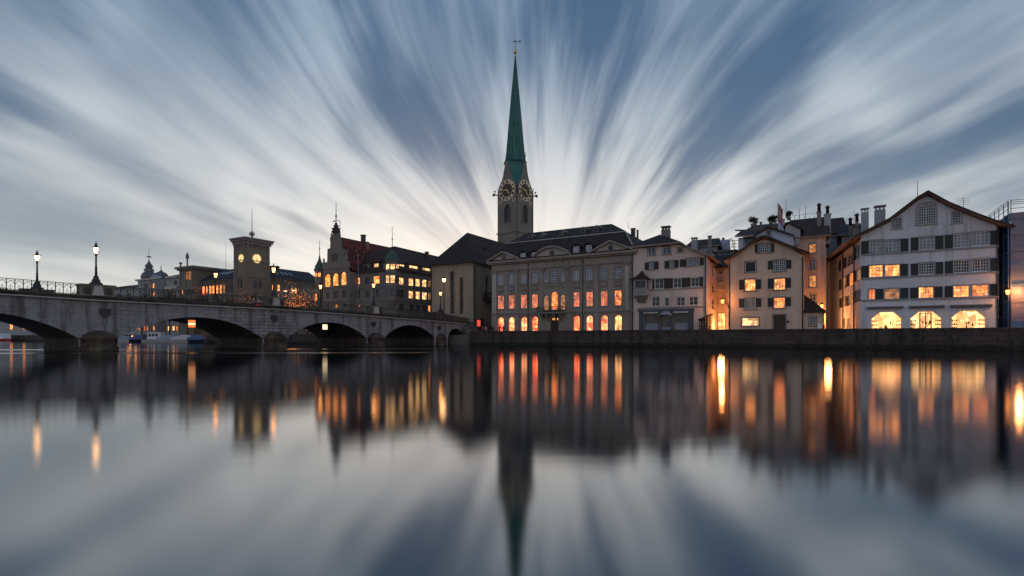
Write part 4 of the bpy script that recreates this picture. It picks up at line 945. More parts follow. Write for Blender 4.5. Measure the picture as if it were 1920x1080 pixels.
# wooden shelter at the alley mouth
def shelter():
    Fr = quay(2.4); q = rects(Fr, T7, [((628, 785, 718, 905),)])[0]; a, z0, c_, z1 = q; z0 = GZ
    root = thing('wooden_shelter', 'dark timber shelter with slatted sides at the mouth of the orange-lit alley', 'shelter', Fr.p((a + c_) / 2, GZ))
    mb = MB()
    for i in range(5):
        u = a + (c_ - a - .12) * i / 4
        for d in (0, -1.4): mb.box(Fr, u, u + .12, z0, z1 - .8 + .8 * i / 4, d - .06, d + .06, 'dark_wood')
    mb.build('posts', root); mb = MB()
    for j in range(4): mb.box(Fr, a, c_, z0 + .25 + j * .3, z0 + .4 + j * .3, .06, .09, 'dark_wood')
    mb.build('rail_boards', root); mb = MB()
    mb.hexa([Fr.p(a - .2, z1 - .95, .3), Fr.p(c_ + .2, z1 - .05, .3), Fr.p(c_ + .2, z1 - .05, -1.7), Fr.p(a - .2, z1 - .95, -1.7), Fr.p(a - .2, z1 - .8, .3), Fr.p(c_ + .2, z1 + .1, .3), Fr.p(c_ + .2, z1 + .1, -1.7), Fr.p(a - .2, z1 - .8, -1.7)], 'dark_wood'); mb.build('roof', root)
shelter()
# house closing the alley
def alley_house():
    Fr = quay(13.5)
    a, b_ = Fr.px(*TA(118, 350)), Fr.px(*TA(330, 350)); W = [((166, 385, 192, 425), 'd', 1, 1), ((160, 690, 222, 735), 'm', 2, 1), ((150, 838, 228, 990), 'D', 2, 3)]
    rs = rects(Fr, TA, W); ops = [dict(r=r_) for r_ in rs]; ops[2]['r'] = (rs[2][0], GZ, rs[2][2], rs[2][3])
    root = thing('alley_house', 'narrow orange-lit house with a small balcony closing the end of the alley', 'house', Fr.p((a[0] + b_[0]) / 2, GZ, -3))
    zt = a[1]; mb = MB(); wall(mb, Fr, [(a[0] - 2, zt), (b_[0], zt)], GZ - .5, ops, 'plaster_tall', .2); body(mb, Fr, a[0] - 2, b_[0], GZ - .5, zt, zt, 6, 'plaster_tall'); mb.build('wall', root)
    for o, (r_, k, c, rw) in zip(ops, W): window(root, Fr, o, k, c, rw, sur=.12, sill=False)
    q = rects(Fr, TA, [((140, 515, 220, 580),)])[0]; mb = MB(); mb.box(Fr, q[0], q[2], q[1] - .15, q[1], 0, 1.1, 'trim_light')
    for i in range(9): u = q[0] + (q[2] - q[0]) * i / 8; mb.box(Fr, u - .04, u + .04, q[1], q[3] - .08, 1.02, 1.08, 'trim_light')
    mb.box(Fr, q[0], q[2], q[3] - .08, q[3], 1.0, 1.1, 'trim_light'); mb.build('balcony', root)
    mb = MB(); mb.slab([Fr.p(a[0] - 2.5, zt, .8), Fr.p(b_[0] + .5, zt, .8), Fr.p(b_[0] + .5, zt + 2.4, -3), Fr.p(a[0] - 2.5, zt + 2.4, -3)], 'roof_dark', .2); mb.slab([Fr.p(a[0] - 2.5, zt + 2.4, -3), Fr.p(b_[0] + .5, zt + 2.4, -3), Fr.p(b_[0] + .5, zt, -6.6), Fr.p(a[0] - 2.5, zt, -6.6)], 'roof_dark', .2); mb.build('roof', root)
alley_house()

# ---- tall houses behind
def box_house(name, label, p, T, x0, x1, ytop, depth, wmat, wins, roofpts=None, rmat='roof_brown', rise=3.0, left=True, cat='house', hip=.3, over=.6, rdepth=None):
    Fr = quay(p); a = Fr.px(*T(x0, ytop)); b_ = Fr.px(*T(x1, ytop)); zt = (a[1] + b_[1]) / 2
    root = thing(name, label, cat, Fr.p((a[0] + b_[0]) / 2, GZ, -depth / 2))
    rs = rects(Fr, T, wins); ops = [dict(r=r_) for r_ in rs]
    mb = MB(); wall(mb, Fr, [(a[0], zt), (b_[0], zt)], GZ - .5, ops, wmat, .2); body(mb, Fr, a[0], b_[0], GZ - .5, zt, zt, depth, wmat); mb.build('wall', root)
    for o, w_ in zip(ops, wins): window(root, Fr, o, w_[1], w_[2], w_[3], sur=.12, sill=True)
    if rise:
        u0, u1 = a[0] - over, b_[0] + over; z = zt + .05; h = depth / 2; hw = (u1 - u0) * hip
        A_, B_, C_, D_ = Fr.p(u0, z, over), Fr.p(u1, z, over), Fr.p(u1, z, -depth - over), Fr.p(u0, z, -depth - over); E_, F_ = Fr.p(u0 + hw, z + rise, -h), Fr.p(u1 - hw, z + rise, -h)
        mb = MB(); mb.slab([A_, B_, F_, E_], rmat, .2, 'soffit'); mb.slab([B_, C_, F_], rmat, .2, 'soffit'); mb.slab([C_, D_, E_, F_], rmat, .2, 'soffit'); mb.slab([D_, A_, E_], rmat, .2, 'soffit'); mb.build('roof', root)
    return root, Fr, a[0], b_[0], zt
rt, Fr, a, b_, zt = box_house('tall_house', 'tall narrow house with maroon roof, twin chimneys and a flag rising behind the beige house', 17, T8, 568, 812, 278, 12, 'plaster_tall',
    [((697, 325, 745, 387), 'm', 1, 2), ((700, 432, 743, 502), 'b', 2, 3), ((698, 545, 745, 628), 'm', 2, 3), ((702, 674, 742, 740), 'd', 2, 3)], rmat='roof_maroon', rise=4.2, hip=.03)
q = quay(20)
def PP(T, x, y, p): u, z = quay(p).px(*T(x, y)); return quay(p).p(u, z)
chimney(rt, PP(T8, 766, 190, 20), .65, 2.0, 'chimney_plaster', 'pot'); chimney(rt, PP(T8, 825, 220, 20), .95, 2.3, 'chimney_pale', 'pot')
mb = MB(); D1 = quay(16.5); q = rects(D1, T8, [((530, 195, 635, 268),)])[0]; mb.prism(D1, [(q[0], q[1] - 1.5), (q[2], q[1] - 1.5), (q[2], q[3] - .8), ((q[0] + q[2]) / 2 - .7, q[3] + .4), (q[0], q[3] - .2)], -4, 0, 'plaster_grey')
mb.band(D1, [(q[0] - .3, q[3]), ((q[0] + q[2]) / 2 - .7, q[3] + .65), (q[2] + .4, q[3] - .75)], .2, -4, .4, 'roof_maroon'); mb.build('dormer', rt)
mb = MB(); D1 = quay(18.6); q = rects(D1, T8, [((717, 231, 747, 243),)])[0]; mb.hexa([D1.p(q[0], q[1], .15), D1.p(q[2], q[1], .15), D1.p(q[2], q[1], 0), D1.p(q[0], q[1], 0), D1.p(q[0], q[3], -.3), D1.p(q[2], q[3], -.3), D1.p(q[2], q[3], -.5), D1.p(q[0], q[3], -.5)], 'glass_curtain'); mb.build('skylight', rt)
antenna(rt, PP(T8, 535, 150, 19), 3.5, 0); antenna(rt, PP(T8, 628, 148, 22), 2.0, 0); antenna(rt, PP(T8, 672, 146, 22), 2.2, 0)
mb = MB(); RT = quay(23); 
for i in range(7): c = RT.px(*T8(560 + 35 * i, 148)); mb.tube(RT.p(c[0], c[1] - .8), RT.p(c[0], c[1] + .5), .03, .03, 'iron', 4)
c0, c1 = RT.px(*T8(560, 130)), RT.px(*T8(770, 122)); mb.tube(RT.p(c0[0], c0[1]), RT.p(c1[0], c0[1]), .03, .03, 'iron', 4); mb.build('roof_railing', rt)
# flag
fp = thing('flag', 'limp red and white flag on a pole above the white gabled house roof', 'flag', PP(T8, 478, 175, 18))
mb = MB(); c = PP(T8, 478, 175, 18); tp = PP(T8, 478, 33, 18); mb.tube(c, tp, .06, .04, 'frame_white', 6); mb.build('pole', fp)
mb = MB(); Ff = F(tp, A2, -N2); n = 8
for i in range(n):
    for j in range(10):
        def V(i, j): return tp + A2 * (i * .09 + .04) + UP * (-j * .30 - i * .16 - .1) + N2 * .22 * math.sin(i * 1.3 + j * .4)
        mb.face([V(i, j), V(i + 1, j), V(i + 1, j + 1), V(i, j + 1)], 'flag_white' if (3 <= i <= 4 or 4 <= j <= 5) and 1 < i < 6 and 2 < j < 8 else 'flag_red', True)
mb.build('cloth', fp)
# roof-terrace planting
def shrub(c, r_, label, mat='leaf_dark', n=500, seed=1, pot=True, cat='shrub'):
    rr = random.Random(seed); root = thing('potted_shrub' if pot else 'shrub', label, cat, c, 'planting on the roof terraces' if pot else None); c = Vector(c)
    mb = MB(); mb.lathe(c, [(.3, 0), (.4, .5), (.36, .5)], 'chimney_plaster', 8); mb.build('pot', root)
    mb = MB()
    for i in range(5): a = rr.random() * 6.28; mb.tube(c + UP * .4, c + Vector((math.cos(a) * r_ * .5, math.sin(a) * r_ * .5, .6 + r_ * rr.random())), .04, .015, 'bark', 4)
    mb.build('stems', root); mb = MB(); r_ *= .75; leaves(mb, c + UP * (.6 + r_ * .6), (r_ * .8, r_ * .8, r_ * .7), n * 3, .13, mat, rr); mb.build('foliage', root)
def leaves(mb, c, rad, n, sz, mat, rr, holes=6):
    cl = [Vector((rr.gauss(0, .45) * rad[0], rr.gauss(0, .45) * rad[1], rr.gauss(0, .42) * rad[2])) for _ in range(holes * 3)]
    for i in range(n):
        k = rr.choice(cl); p = c + k + Vector((rr.gauss(0, .2) * rad[0], rr.gauss(0, .2) * rad[1], rr.gauss(0, .2) * rad[2]))
        a = Vector((rr.gauss(0, 1), rr.gauss(0, 1), rr.gauss(0, 1))).normalized(); b2 = a.orthogonal().normalized(); s_ = sz * (.6 + rr.random() * .8)
        mb.face([p - a * s_, p + b2 * s_ * .55, p + a * s_, p - b2 * s_ * .55], mat)
rt, Fr, a, b_, zt = box_house('rear_white_house', 'small blue-white house with a gable behind the left roof slope of the beige house', 13, T8, 202, 585, 268, 9, 'plaster_blue',
    [((241, 276, 276, 327), 'b', 1, 1), ((279, 275, 312, 326), 'b', 1, 1)], rmat='roof_dark', rise=0)
mb = MB(); E = lambda x, y, d: (lambda q: Fr.shift(d).p(q[0], q[1]))(Fr.shift(d).px(*T8(x, y)))
G1 = Fr.shift(.3); o1 = [G1.px(*T8(*p)) for p in ((322, 330), (322, 268), (408, 215), (585, 268), (560, 330))]; wop = dict(r=rects(G1, T8, [((397, 232, 430, 267),)])[0])
wall(mb, G1, [o1[1], o1[2], o1[3]], o1[0][1] - 3, [wop], 'plaster_blue', .2); mb.build('gable', rt); window(rt, G1, wop, 'b', 1, 1, sur=.1)
gable_roof(rt, G1, [G1.px(*T8(*p)) for p in ((300, 280), (408, 204), (592, 264))], -9, .6, 'roof_brown', .25)
mb = MB(); mb.slab([E(178, 268, .8), E(330, 262, .8), E(365, 222, -5), E(228, 228, -5)], 'roof_dark', .25, 'soffit'); mb.slab([E(228, 228, -5), E(365, 222, -5), E(330, 225, -10), E(178, 225, -10)], 'roof_dark', .25); mb.build('side_roof', rt)
rt, Fr, a, b_, zt = box_house('terrace_house', 'dark-roofed house with a planted roof terrace behind the small white gable', 24, T8, 285, 560, 215, 9, 'plaster_grey', [], rise=1.6, rmat='roof_maroon', hip=.1)
chimney(rt, PP(T8, 322, 225, 24), .4, 1.7, 'chimney_plaster', 'flat'); chimney(rt, PP(T8, 360, 225, 24), .35, 1.2, 'chimney_plaster', 'flat')
mb = MB(); c = PP(T8, 503, 225, 21); mb.bx(c - UP * 2, .95, .95, 3.6, 'plaster_blue', -TH); mb.bx(c + UP * 1.6, 1.1, 1.1, .15, 'trim_grey', -TH); mb.build('stair_head', rt)
for (x, y, p, r_, lab, sd) in ((303, 205, 22, 1.3, 'large dark potted shrub at the left end of the roof terrace', 1), (430, 185, 23, .8, 'low spreading potted plant in the middle of the roof terrace', 2), (458, 178, 23, .9, 'upright potted plant just left of the flag pole', 3), (555, 158, 22, .95, 'round potted shrub on the roof right of the flag', 4)):
    shrub(PP(T8, x, y, p), r_, lab, seed=sd, n=260)
# rooftops behind, between the oriel house and the beige house
rt, Fr, a, b_, zt = box_house('rear_dark_house', 'dark-roofed house with stubby chimneys glimpsed behind the oriel house', 26, T7, 530, 765, 262, 9, 'plaster_grey', [], rise=2.2, rmat='roof_dark', hip=.12)
chimney(rt, PP(T7, 590, 262, 25), 1.1, 1.2, 'chimney_pale', 'hood')
mb = MB(); c = PP(T7, 815, 285, 30); mb.bx(c, 2.3, 1.5, 1.9, 'plaster_blue', -TH); mb.bx(c + UP * 1.9, .45, .45, .5, 'gutter', -TH); mb.bx(c - UP * 16, 2.2, 1.4, 16, 'plaster_grey', -TH)
o = mb.build('roof_plant_room', None); tag(o, 'pale blue box-shaped plant room on a roof between the oriel house and the beige house', 'plant room')
rt, Fr, a, b_, zt = box_house('rear_blue_house', 'low house with pale blue gable wall just above the alley roofs', 19, T7, 722, 850, 385, 5, 'plaster_blue', [], rise=0)
gable_roof(rt, Fr, [Fr.px(*T7(*p)) for p in ((690, 300), (725, 285), (835, 385))], -5, .5, 'roof_dark', .2); mb = MB(); mb.prism(Fr, [Fr.px(*T7(*p)) for p in ((722, 385), (722, 296), (832, 385))], -5, -.02, 'plaster_blue'); mb.build('gable', rt)
rt2, Fr, a, b_, zt = box_house('rear_glass_house', 'dark flat-roofed house with blue windows behind the alley roofs', 23, T7, 765, 900, 292, 7, 'plaster_grey', [((795, 300, 870, 332), 'b', 4, 1)], rise=.3, rmat='roof_slate', hip=.05)
mb = MB(); c = PP(T7, 885, 285, 28)
def truss(a, b_, r_=.06): mb.tube(a, b_, r_, r_, 'iron', 4)
for (x0, y0, x1, y1) in ((865, 195, 865, 285), (865, 195, 905, 222), (905, 222, 905, 285), (865, 240, 930, 238), (865, 285, 905, 222), (865, 215, 935, 212), (865, 262, 930, 262), (880, 195, 900, 280)): truss(PP(T7, x0, y0, 28), PP(T7, x1, y1, 28.4))
tag(mb.build('lattice_mast', None), 'dark lattice of aerials and struts against the sky left of the small white house', 'antenna mast')

# rose house further up the right alley and jumble of roofs
def rose_house():
    dsd = Vector((.40, .9165, 0)); SD0 = F(Q4.p(wh_u0, 0), Vector((.385, .923, 0)), Vector((-.923, .385, 0)))
    o0 = SD0.p(24.05, 0, .25); SD = F(o0, dsd, Vector((-dsd.y, dsd.x, 0)))
    root = thing('rose_house', 'narrow salmon-pink house beyond the white guild house in the right-hand alley', 'house', SD.p(8, GZ, -3))
    zt = SD.px(*TS(340, 400))[1]; L = 40
    W = [((342, 440, 354, 512), 'd'), ((362, 432, 376, 500), 'd'), ((328, 590, 340, 655), 'd'), ((358, 572, 373, 640), 'd'), ((342, 768, 352, 852), 'o'), ((362, 765, 374, 848), 'o'), ((330, 945, 350, 1012), 'm'), ((358, 940, 380, 1010), 'm')]
    rs = rects(SD, TS, W); ops = [dict(r=r_) for r_ in rs if r_[0] > .1 and r_[2] < L]
    mb = MB(); wall(mb, SD, [(0, zt), (L, zt)], GZ - .5, ops, 'plaster_rose', .15); body(mb, SD, 0, L, GZ - .5, zt, zt, 7, 'plaster_rose'); mb.build('wall', root)
    for i, o in enumerate(ops): window(root, SD, o, W[i][1], 2, 3, sur=.12, sill=False)
    mb = MB(); mb.slab([SD.p(-.2, zt, 1.1), SD.p(L, zt, 1.1), SD.p(L, zt + 3, -3.5), SD.p(-.2, zt + 3, -3.5)], 'roof_brown', .2, 'soffit'); mb.slab([SD.p(-.2, zt + 3, -3.5), SD.p(L, zt + 3, -3.5), SD.p(L, zt, -8), SD.p(-.2, zt, -8)], 'roof_brown', .2); mb.build('roof', root)
    for i in range(2):
        u = 3 + i * 9; d = MB(); Dd = SD.shift(.2); d.prism(Dd, [(u, zt + .2), (u + 2.2, zt + .2), (u + 2.2, zt + 1.5), (u + 1.1, zt + 2.1), (u, zt + 1.5)], -2.5, 0, 'plaster_blue'); d.build('dormer', root)
rose_house()
rt, Fr, a, b_, zt = box_house('alley_end_house', 'dark narrow house with stacked balconies at the far end of the right-hand alley', 36, TS, 262, 340, 300, 8, 'plaster_grey', [((272, 400, 298, 408), 'k', 1, 1)], rise=2)
for yy, k in ((425, 'd'), (545, 'd'), (672, 'm'), (800, 'm')):
    q = rects(Fr, TS, [((266, yy, 300, yy + 95),)])[0]; mb = MB(); mb.box(Fr, q[0], q[2], q[1] - .3, q[1], 0, 1.2, 'trim_light'); mb.box(Fr, q[0], q[2], q[1] + 1.2, q[1] + 1.35, 1.1, 1.2, 'iron')
    mb.box(Fr, q[0], q[2], q[1], q[3] - .1, .02, .06, 'glass_dark' if k == 'd' else 'lit_dim'); mb.build('balcony', rt)
rt, Fr, a, b_, zt = box_house('rear_roof_house', 'grey house with dark jumbled roofs between the twin chimneys and the white guild house', 30, TS, 272, 420, 205, 9, 'plaster_grey', [((310, 215, 395, 240), 'b', 3, 1)], rise=3.4, rmat='roof_dark', hip=.15)
rt, Fr, a, b_, zt = box_house('rear_slate_house', 'slate grey house with small pots and hooded chimneys beside the guild house roof', 24, TS, 398, 560, 225, 9, 'plaster_grey', [], rise=2.6, rmat='roof_slate', hip=.12)
chimney(rt, PP(TS, 515, 240, 22), .9, 1.4, 'chimney_plaster', 'flat'); chimney(rt, PP(TS, 598, 150, 20), .5, 1.2, 'gutter', 'flat'); chimney(rt, PP(TS, 470, 200, 23), .5, .8, 'chimney_plaster', 'pot'); antenna(rt, PP(TS, 500, 170, 23), 3.2)
chimney(rt, PP(TS, 525, 170, 23), .4, .9, 'chimney_plaster', 'pot'); antenna(rt, PP(TS, 440, 190, 23), 2.2, 1)

# ---- scaffolded building at the right edge
def scaffold():
    Fr = quay(3.4); a = Fr.px(*T9(1196, 200)); zt = a[1]; u0 = a[0]; u1 = u0 + 16
    root = thing('scaffolded_building', 'building wrapped in blue and translucent scaffold sheeting at the right edge', 'building', Fr.p((u0 + u1) / 2, GZ, -6))
    mb = MB(); mb.box(Fr, u0 + 1.2, u1, GZ - .5, zt - .6, -14, -1.2, 'plaster_rose'); mb.build('wall', root)
    mb = MB()
    for face_, F_, L in ((0, Fr, u1 - u0), (1, F(Fr.p(u0, 0), N2, -A2), 14)):
        nx, nz = int(L / 1.0), 18; b0 = u0 if face_ == 0 else 0
        def V(i, j):
            u = b0 + L * i / nx; z = GZ + (zt - GZ) * j / nz; return F_.p(u, z, .07 * math.sin(i * 2.2 + j * .9) + .05 * math.sin(j * 2.1 + i))
        for i in range(nx):
            for j in range(nz): mb.face([V(i, j), V(i + 1, j), V(i + 1, j + 1), V(i, j + 1)], 'sheet_blue' if face_ else 'sheet_front', True)
    mb.build('sheeting', root)
    mb = MB()
    for i in range(9): u = u0 + 2.0 * i; mb.tube(Fr.p(u, GZ, .18), Fr.p(u, zt + 1.6, .18), .05, .05, 'frame_grey', 5); mb.tube(Fr.p(u, zt - 1, -1), Fr.p(u, zt + 1.6, -1), .05, .05, 'frame_grey', 5)
    SDl = F(Fr.p(u0, 0), N2, -A2)
    for i in range(8): mb.tube(SDl.p(2.0 * i, GZ, .18), SDl.p(2.0 * i, zt + 1.4, .18), .05, .05, 'frame_grey', 5)
    for z in [GZ + 2 * k for k in range(1, 12)] + [zt + .5, zt + 1.0, zt + 1.5]:
        if z > zt + 1.6: continue
        mb.tube(Fr.p(u0, z, .2), Fr.p(u1, z, .2), .035, .035, 'frame_grey', 5); mb.tube(SDl.p(0, z, .2), SDl.p(14, z, .2), .035, .035, 'frame_grey', 5)
    mb.build('scaffold_poles', root)
scaffold()

# ---- baroque guild hall with mansard roof
def baroque():
    Fr = Q4; u0, u1 = Fr.px(922, 560)[0], Fr.px(1187, 560)[0]; zc = 15.75
    root = thing('baroque_guild_hall', 'long grey baroque hall with three pediments, mansard roof and red-lit arched windows', 'hall', Fr.p((u0 + u1) / 2, GZ, -8))
    xs = [168, 255, 355, 443, 781, 886, 1005, 1117]; wd = [48, 48, 50, 48, 50, 54, 56, 58]; ops = []; kinds = []
    gk = ['R', 'X', 'X', 'R', 'R', 'X', 'X', 'S']; mk = ['r', 'r', 'r', 'r', 'r', 'r', 'r', 'o']
    for i, (x, wpx) in enumerate(zip(xs, wd)):
        a = Fr.px(*T6(x - wpx / 2, 600))[0]; c = Fr.px(*T6(x + wpx / 2, 600))[0]
        ops.append(dict(r=(a, 11.45, c, 13.4))); kinds.append(('c' if i < 6 else 'b', 4, 5))
        ops.append(dict(r=(a, 6.85, c, 9.45))); kinds.append((mk[i], 4, 5))
        ops.append(dict(r=(a - .02, GZ + .55, c + .02, 5.35), k='seg', rise=(c - a) * .5, rev=.4)); kinds.append((gk[i], 2, 2))
    for x, wpx, arched in ((537, 38, 1), (603, 52, 1), (672, 38, 1)):
        a = Fr.px(*T6(x - wpx / 2, 600))[0]; c = Fr.px(*T6(x + wpx / 2, 600))[0]; ops.append(dict(r=(a, 11.45, c, 13.4 + (.25 if x == 603 else 0)))); kinds.append(('c' if x != 603 else 'b', 3 if x != 603 else 4, 5))
        ops.append(dict(r=(a, 6.4, c, 9.15 + (.6 if x == 603 else 0)), k='seg', rise=(c - a) * .42)); kinds.append(('m' if x != 603 else 'o', 3, 5))
    a = Fr.px(*T6(568, 600))[0]; c = Fr.px(*T6(636, 600))[0]; door = dict(r=(a, GZ - .1, c, 5.3), k='seg', rise=.7, rev=.5)
    mb = MB(); wall(mb, Fr, [(u0, zc), (u1, zc)], GZ - .5, ops + [door], 'sandstone_grey', .25); body(mb, Fr, u0, u1, GZ - .5, zc, zc, 27, 'sandstone_grey'); mb.build('wall', root)
    for o, (k, cc, rw) in zip(ops, kinds):
        ground = o['r'][1] < 3
        wn = window(root, Fr, o, k, cc, rw, sur=.16, sill=not ground, sm='trim_grey', inset=.34 if ground else .14, name='window', bar=.05 if not ground else .035, outer=.08)
        if ground: shopfill(wn, Fr, o['r'], int(o['r'][0] * 7) % 50, .3)
    r_ = door['r']; d = MB(); d.box(Fr, r_[0] + .02, r_[2] - .02, GZ - .1, 4.45, -.46, -.38, 'dark_wood')
    for i in range(2):
        for j in range(3): x0 = r_[0] + .15 + i * (r_[2] - r_[0]) / 2; d.box(Fr, x0, x0 + (r_[2] - r_[0]) * .36, GZ + .1 + j * .85, GZ + .8 + j * .85, -.38, -.34, 'dark_wood')
    dr = d.build('door', root); d = MB(); d.box(Fr, r_[0] + .3, r_[2] - .3, 4.6, 4.95, -.44, -.40, 'lit_doorway'); d.build('fanlight', dr)
    # plinth, string course, cornice
    st = MB(); st.box(Fr, u0 - .1, u1 + .1, 5.78, 6.08, 0, .22, 'trim_grey'); st.box(Fr, u0 - .1, u1 + .1, 14.05, 14.3, 0, .2, 'trim_grey'); st.build('string_course', root)
    st = MB(); st.box(Fr, u0 - .5, u1 + .5, 15.35, 15.6, 0, .5, 'sandstone_grey'); st.box(Fr, u0 - .75, u1 + .75, 15.6, 15.95, -27, .85, 'sandstone_grey'); st.build('cornice', root)
    for xa, xb in ((102, 134), (284, 312), (494, 516), (702, 730), (936, 960), (1176, 1206)):
        a, c = Fr.px(*T6(xa, 650))[0], Fr.px(*T6(xb, 650))[0]; pl = MB(); pl.box(Fr, a, c, 6.08, 13.6, 0, .18, 'sandstone_light' if xa in (102, 1176) else 'sandstone_grey'); pl.box(Fr, a - .1, c + .1, 13.6, 13.8, 0, .3, 'trim_grey'); pl.box(Fr, a - .18, c + .18, 13.8, 14.05, 0, .36, 'trim_grey'); pl.box(Fr, a - .1, c + .1, GZ, 5.78, 0, .14, 'sandstone_grey'); pl.build('pilaster', root)
    for x in (150, 330, 392, 834, 738): 
        u = Fr.px(*T6(x, 650))[0]
        if x in (392, 834): p_ = MB(); p_.tube(Fr.p(u, GZ, .13), Fr.p(u, 15.3, .13), .075, .075, 'gutter', 6); p_.build('drainpipe', root)
    # carved drapery panels between the storeys
    rr = random.Random(3)
    for i, x in enumerate(xs + [603]):
        cu = Fr.px(*T6(x, 650))[0]; rl = MB(); hw = .62 if x != 603 else 1.5; z = 10.35 if x != 603 else 10.75
        if x != 603: rl.box(Fr, cu - hw - .1, cu + hw + .1, 10.9, 11.1, 0, .14, 'trim_grey')
        for k in range(9):
            t_ = -1 + 2 * k / 8; rl.ball(Fr.p(cu + hw * t_, z + (.22 * (t_ * t_) - .1) + rr.random() * .1, .04), .12, .1, .16, 'trim_grey', 6, 4)
        for k in range(4): rl.ball(Fr.p(cu + hw * (k / 1.5 - 1), z - .3 + rr.random() * .15, .03), .12, .09, .2, 'trim_grey', 6, 4)
        rl.build('carved_relief', root)
    # balcony
    a, c = Fr.px(*T6(482, 740))[0], Fr.px(*T6(698, 740))[0]; bz = 5.75; bl = MB(); bl.box(Fr, a, c, bz - .05, bz + .2, 0, 1.5, 'trim_grey'); bal = bl.build('balcony', root)
    rl = MB(); n = 22
    for i in range(n + 1):
        u = a + (c - a) * i / n; rl.tube(Fr.p(u, bz + .2, 1.42), Fr.p(u + .08, bz + .65, 1.5), .03, .03, 'iron', 4); rl.tube(Fr.p(u + .08, bz + .65, 1.5), Fr.p(u, bz + 1.15, 1.42), .03, .03, 'iron', 4)
        if i < n: rl.tube(Fr.p(u, bz + .3, 1.42), Fr.p(u + (c - a) / n, bz + 1.0, 1.42), .022, .022, 'iron', 4); rl.tube(Fr.p(u + (c - a) / n, bz + .3, 1.42), Fr.p(u, bz + 1.0, 1.42), .022, .022, 'iron', 4)
    for zz in (.24, 1.15): rl.tube(Fr.p(a, bz + zz, 1.42), Fr.p(c, bz + zz, 1.42), .05, .05, 'iron', 5)
    for u in (a, c): rl.tube(Fr.p(u, bz + 1.15, 1.42), Fr.p(u, bz + 1.15, 0), .05, .05, 'iron', 5)
    rl.build('balcony_railing', bal)
    for t_ in (.16, .36, .64, .84):
        u = a + (c - a) * t_; cb = MB(); cb.prism(F(Fr.p(u, 0), -Fr.n, Fr.ds), [(0, 4.3), (0, 5.7), (-1.2, 5.7), (-1.1, 5.3), (-.4, 4.9)], -.15, .15, 'trim_grey'); cb.build('corbel', bal)
    # pediments
    for kind, xa, xm, xb, yb_, yt in (('t', 72, 200, 330, 400, 318), ('s', 440, 592, 742, 352, 262), ('t', 888, 1050, 1248, 305, 212)):
        a, c = Fr.px(*T6(xa, 400))[0], Fr.px(*T6(xb, 300))[0]; h = (yb_ - yt) * .2316 * .098 * .82; cu = (a + c) / 2; zb = 15.95
        if kind == 't': ln = [(a, zb + .3), (cu, zb + .3 + h), (c, zb + .3)]
        else:
            hw = (c - a) / 2; n = 14; rad = (hw * hw + h * h) / (2 * h); an = math.asin(hw / rad); ln = [(cu + rad * math.sin(-an + 2 * an * i / n), zb + .3 + h - rad + rad * math.cos(-an + 2 * an * i / n)) for i in range(n + 1)]
        pd = MB(); pd.prism(Fr, [(c, zb)] + [(a, zb)] + [(u, z - .3) for u, z in ln][1:-1], -1.5, .3, 'sandstone_light')
        pd.band(Fr, ln, .3, -1.5, .85, 'sandstone_grey'); pe = pd.build('pediment', root)
        oc = MB(); oc.lathe(Fr.p(cu, zb + h * .45, 0), [(.01, 0)], 'trim_grey') if False else None
        ring = [(.38 * math.cos(2 * math.pi * i / 12), .42 * math.sin(2 * math.pi * i / 12)) for i in range(12)]
        oc.prism(Fr, [(cu + x * 1.35, zb + h * .42 + y * 1.35) for x, y in ring], .31, .36, 'trim_grey'); oc.prism(Fr, [(cu + x, zb + h * .42 + y) for x, y in ring], .36, .38, 'glass_dark'); oc.build('oculus', pe)
    # mansard roof
    zE, zB, zR = 15.97, 20.0, 22.6
    bl_, br_ = quay(7.5).px(951, 460)[0], quay(7.5).px(1173, 432)[0]; rl_, rr_ = quay(12.5).px(985, 446)[0], quay(12.5).px(1147, 419)[0]
    eL, eR = u0 - .5, u1 + .5
    A_ = [Fr.p(eL, zE, .6), Fr.p(eR, zE, .6), Fr.p(eR, zE, -27.5), Fr.p(eL, zE, -27.5)]
    B_ = [quay(7.5).p(bl_, zB), quay(7.5).p(br_, zB), quay(27.5).p(br_, zB), quay(27.5).p(bl_, zB)]
    R_ = [quay(12.5).p(rl_, zR), quay(12.5).p(rr_, zR)]
    mb = MB()
    for i in range(4): mb.slab([A_[i], A_[(i + 1) % 4], B_[(i + 1) % 4], B_[i]], 'roof_dark', .2)
    mb.slab([B_[0], B_[1], R_[1], R_[0]], 'roof_dark', .2); mb.slab([B_[1], B_[2], R_[1]], 'roof_dark', .2); mb.slab([B_[2], B_[3], R_[0], R_[1]], 'roof_dark', .2); mb.slab([B_[3], B_[0], R_[0]], 'roof_dark', .2)
    rf = mb.build('roof', root)
    mb = MB(); mb.tube(B_[0], B_[1], .09, .09, 'trim_light', 5); mb.tube(B_[1], A_[1], .09, .09, 'trim_light', 5); mb.tube(R_[0], R_[1], .1, .1, 'roof_dark', 5); mb.tube(B_[1], R_[1], .09, .09, 'roof_dark', 5); mb.build('roof_flashing', rf)
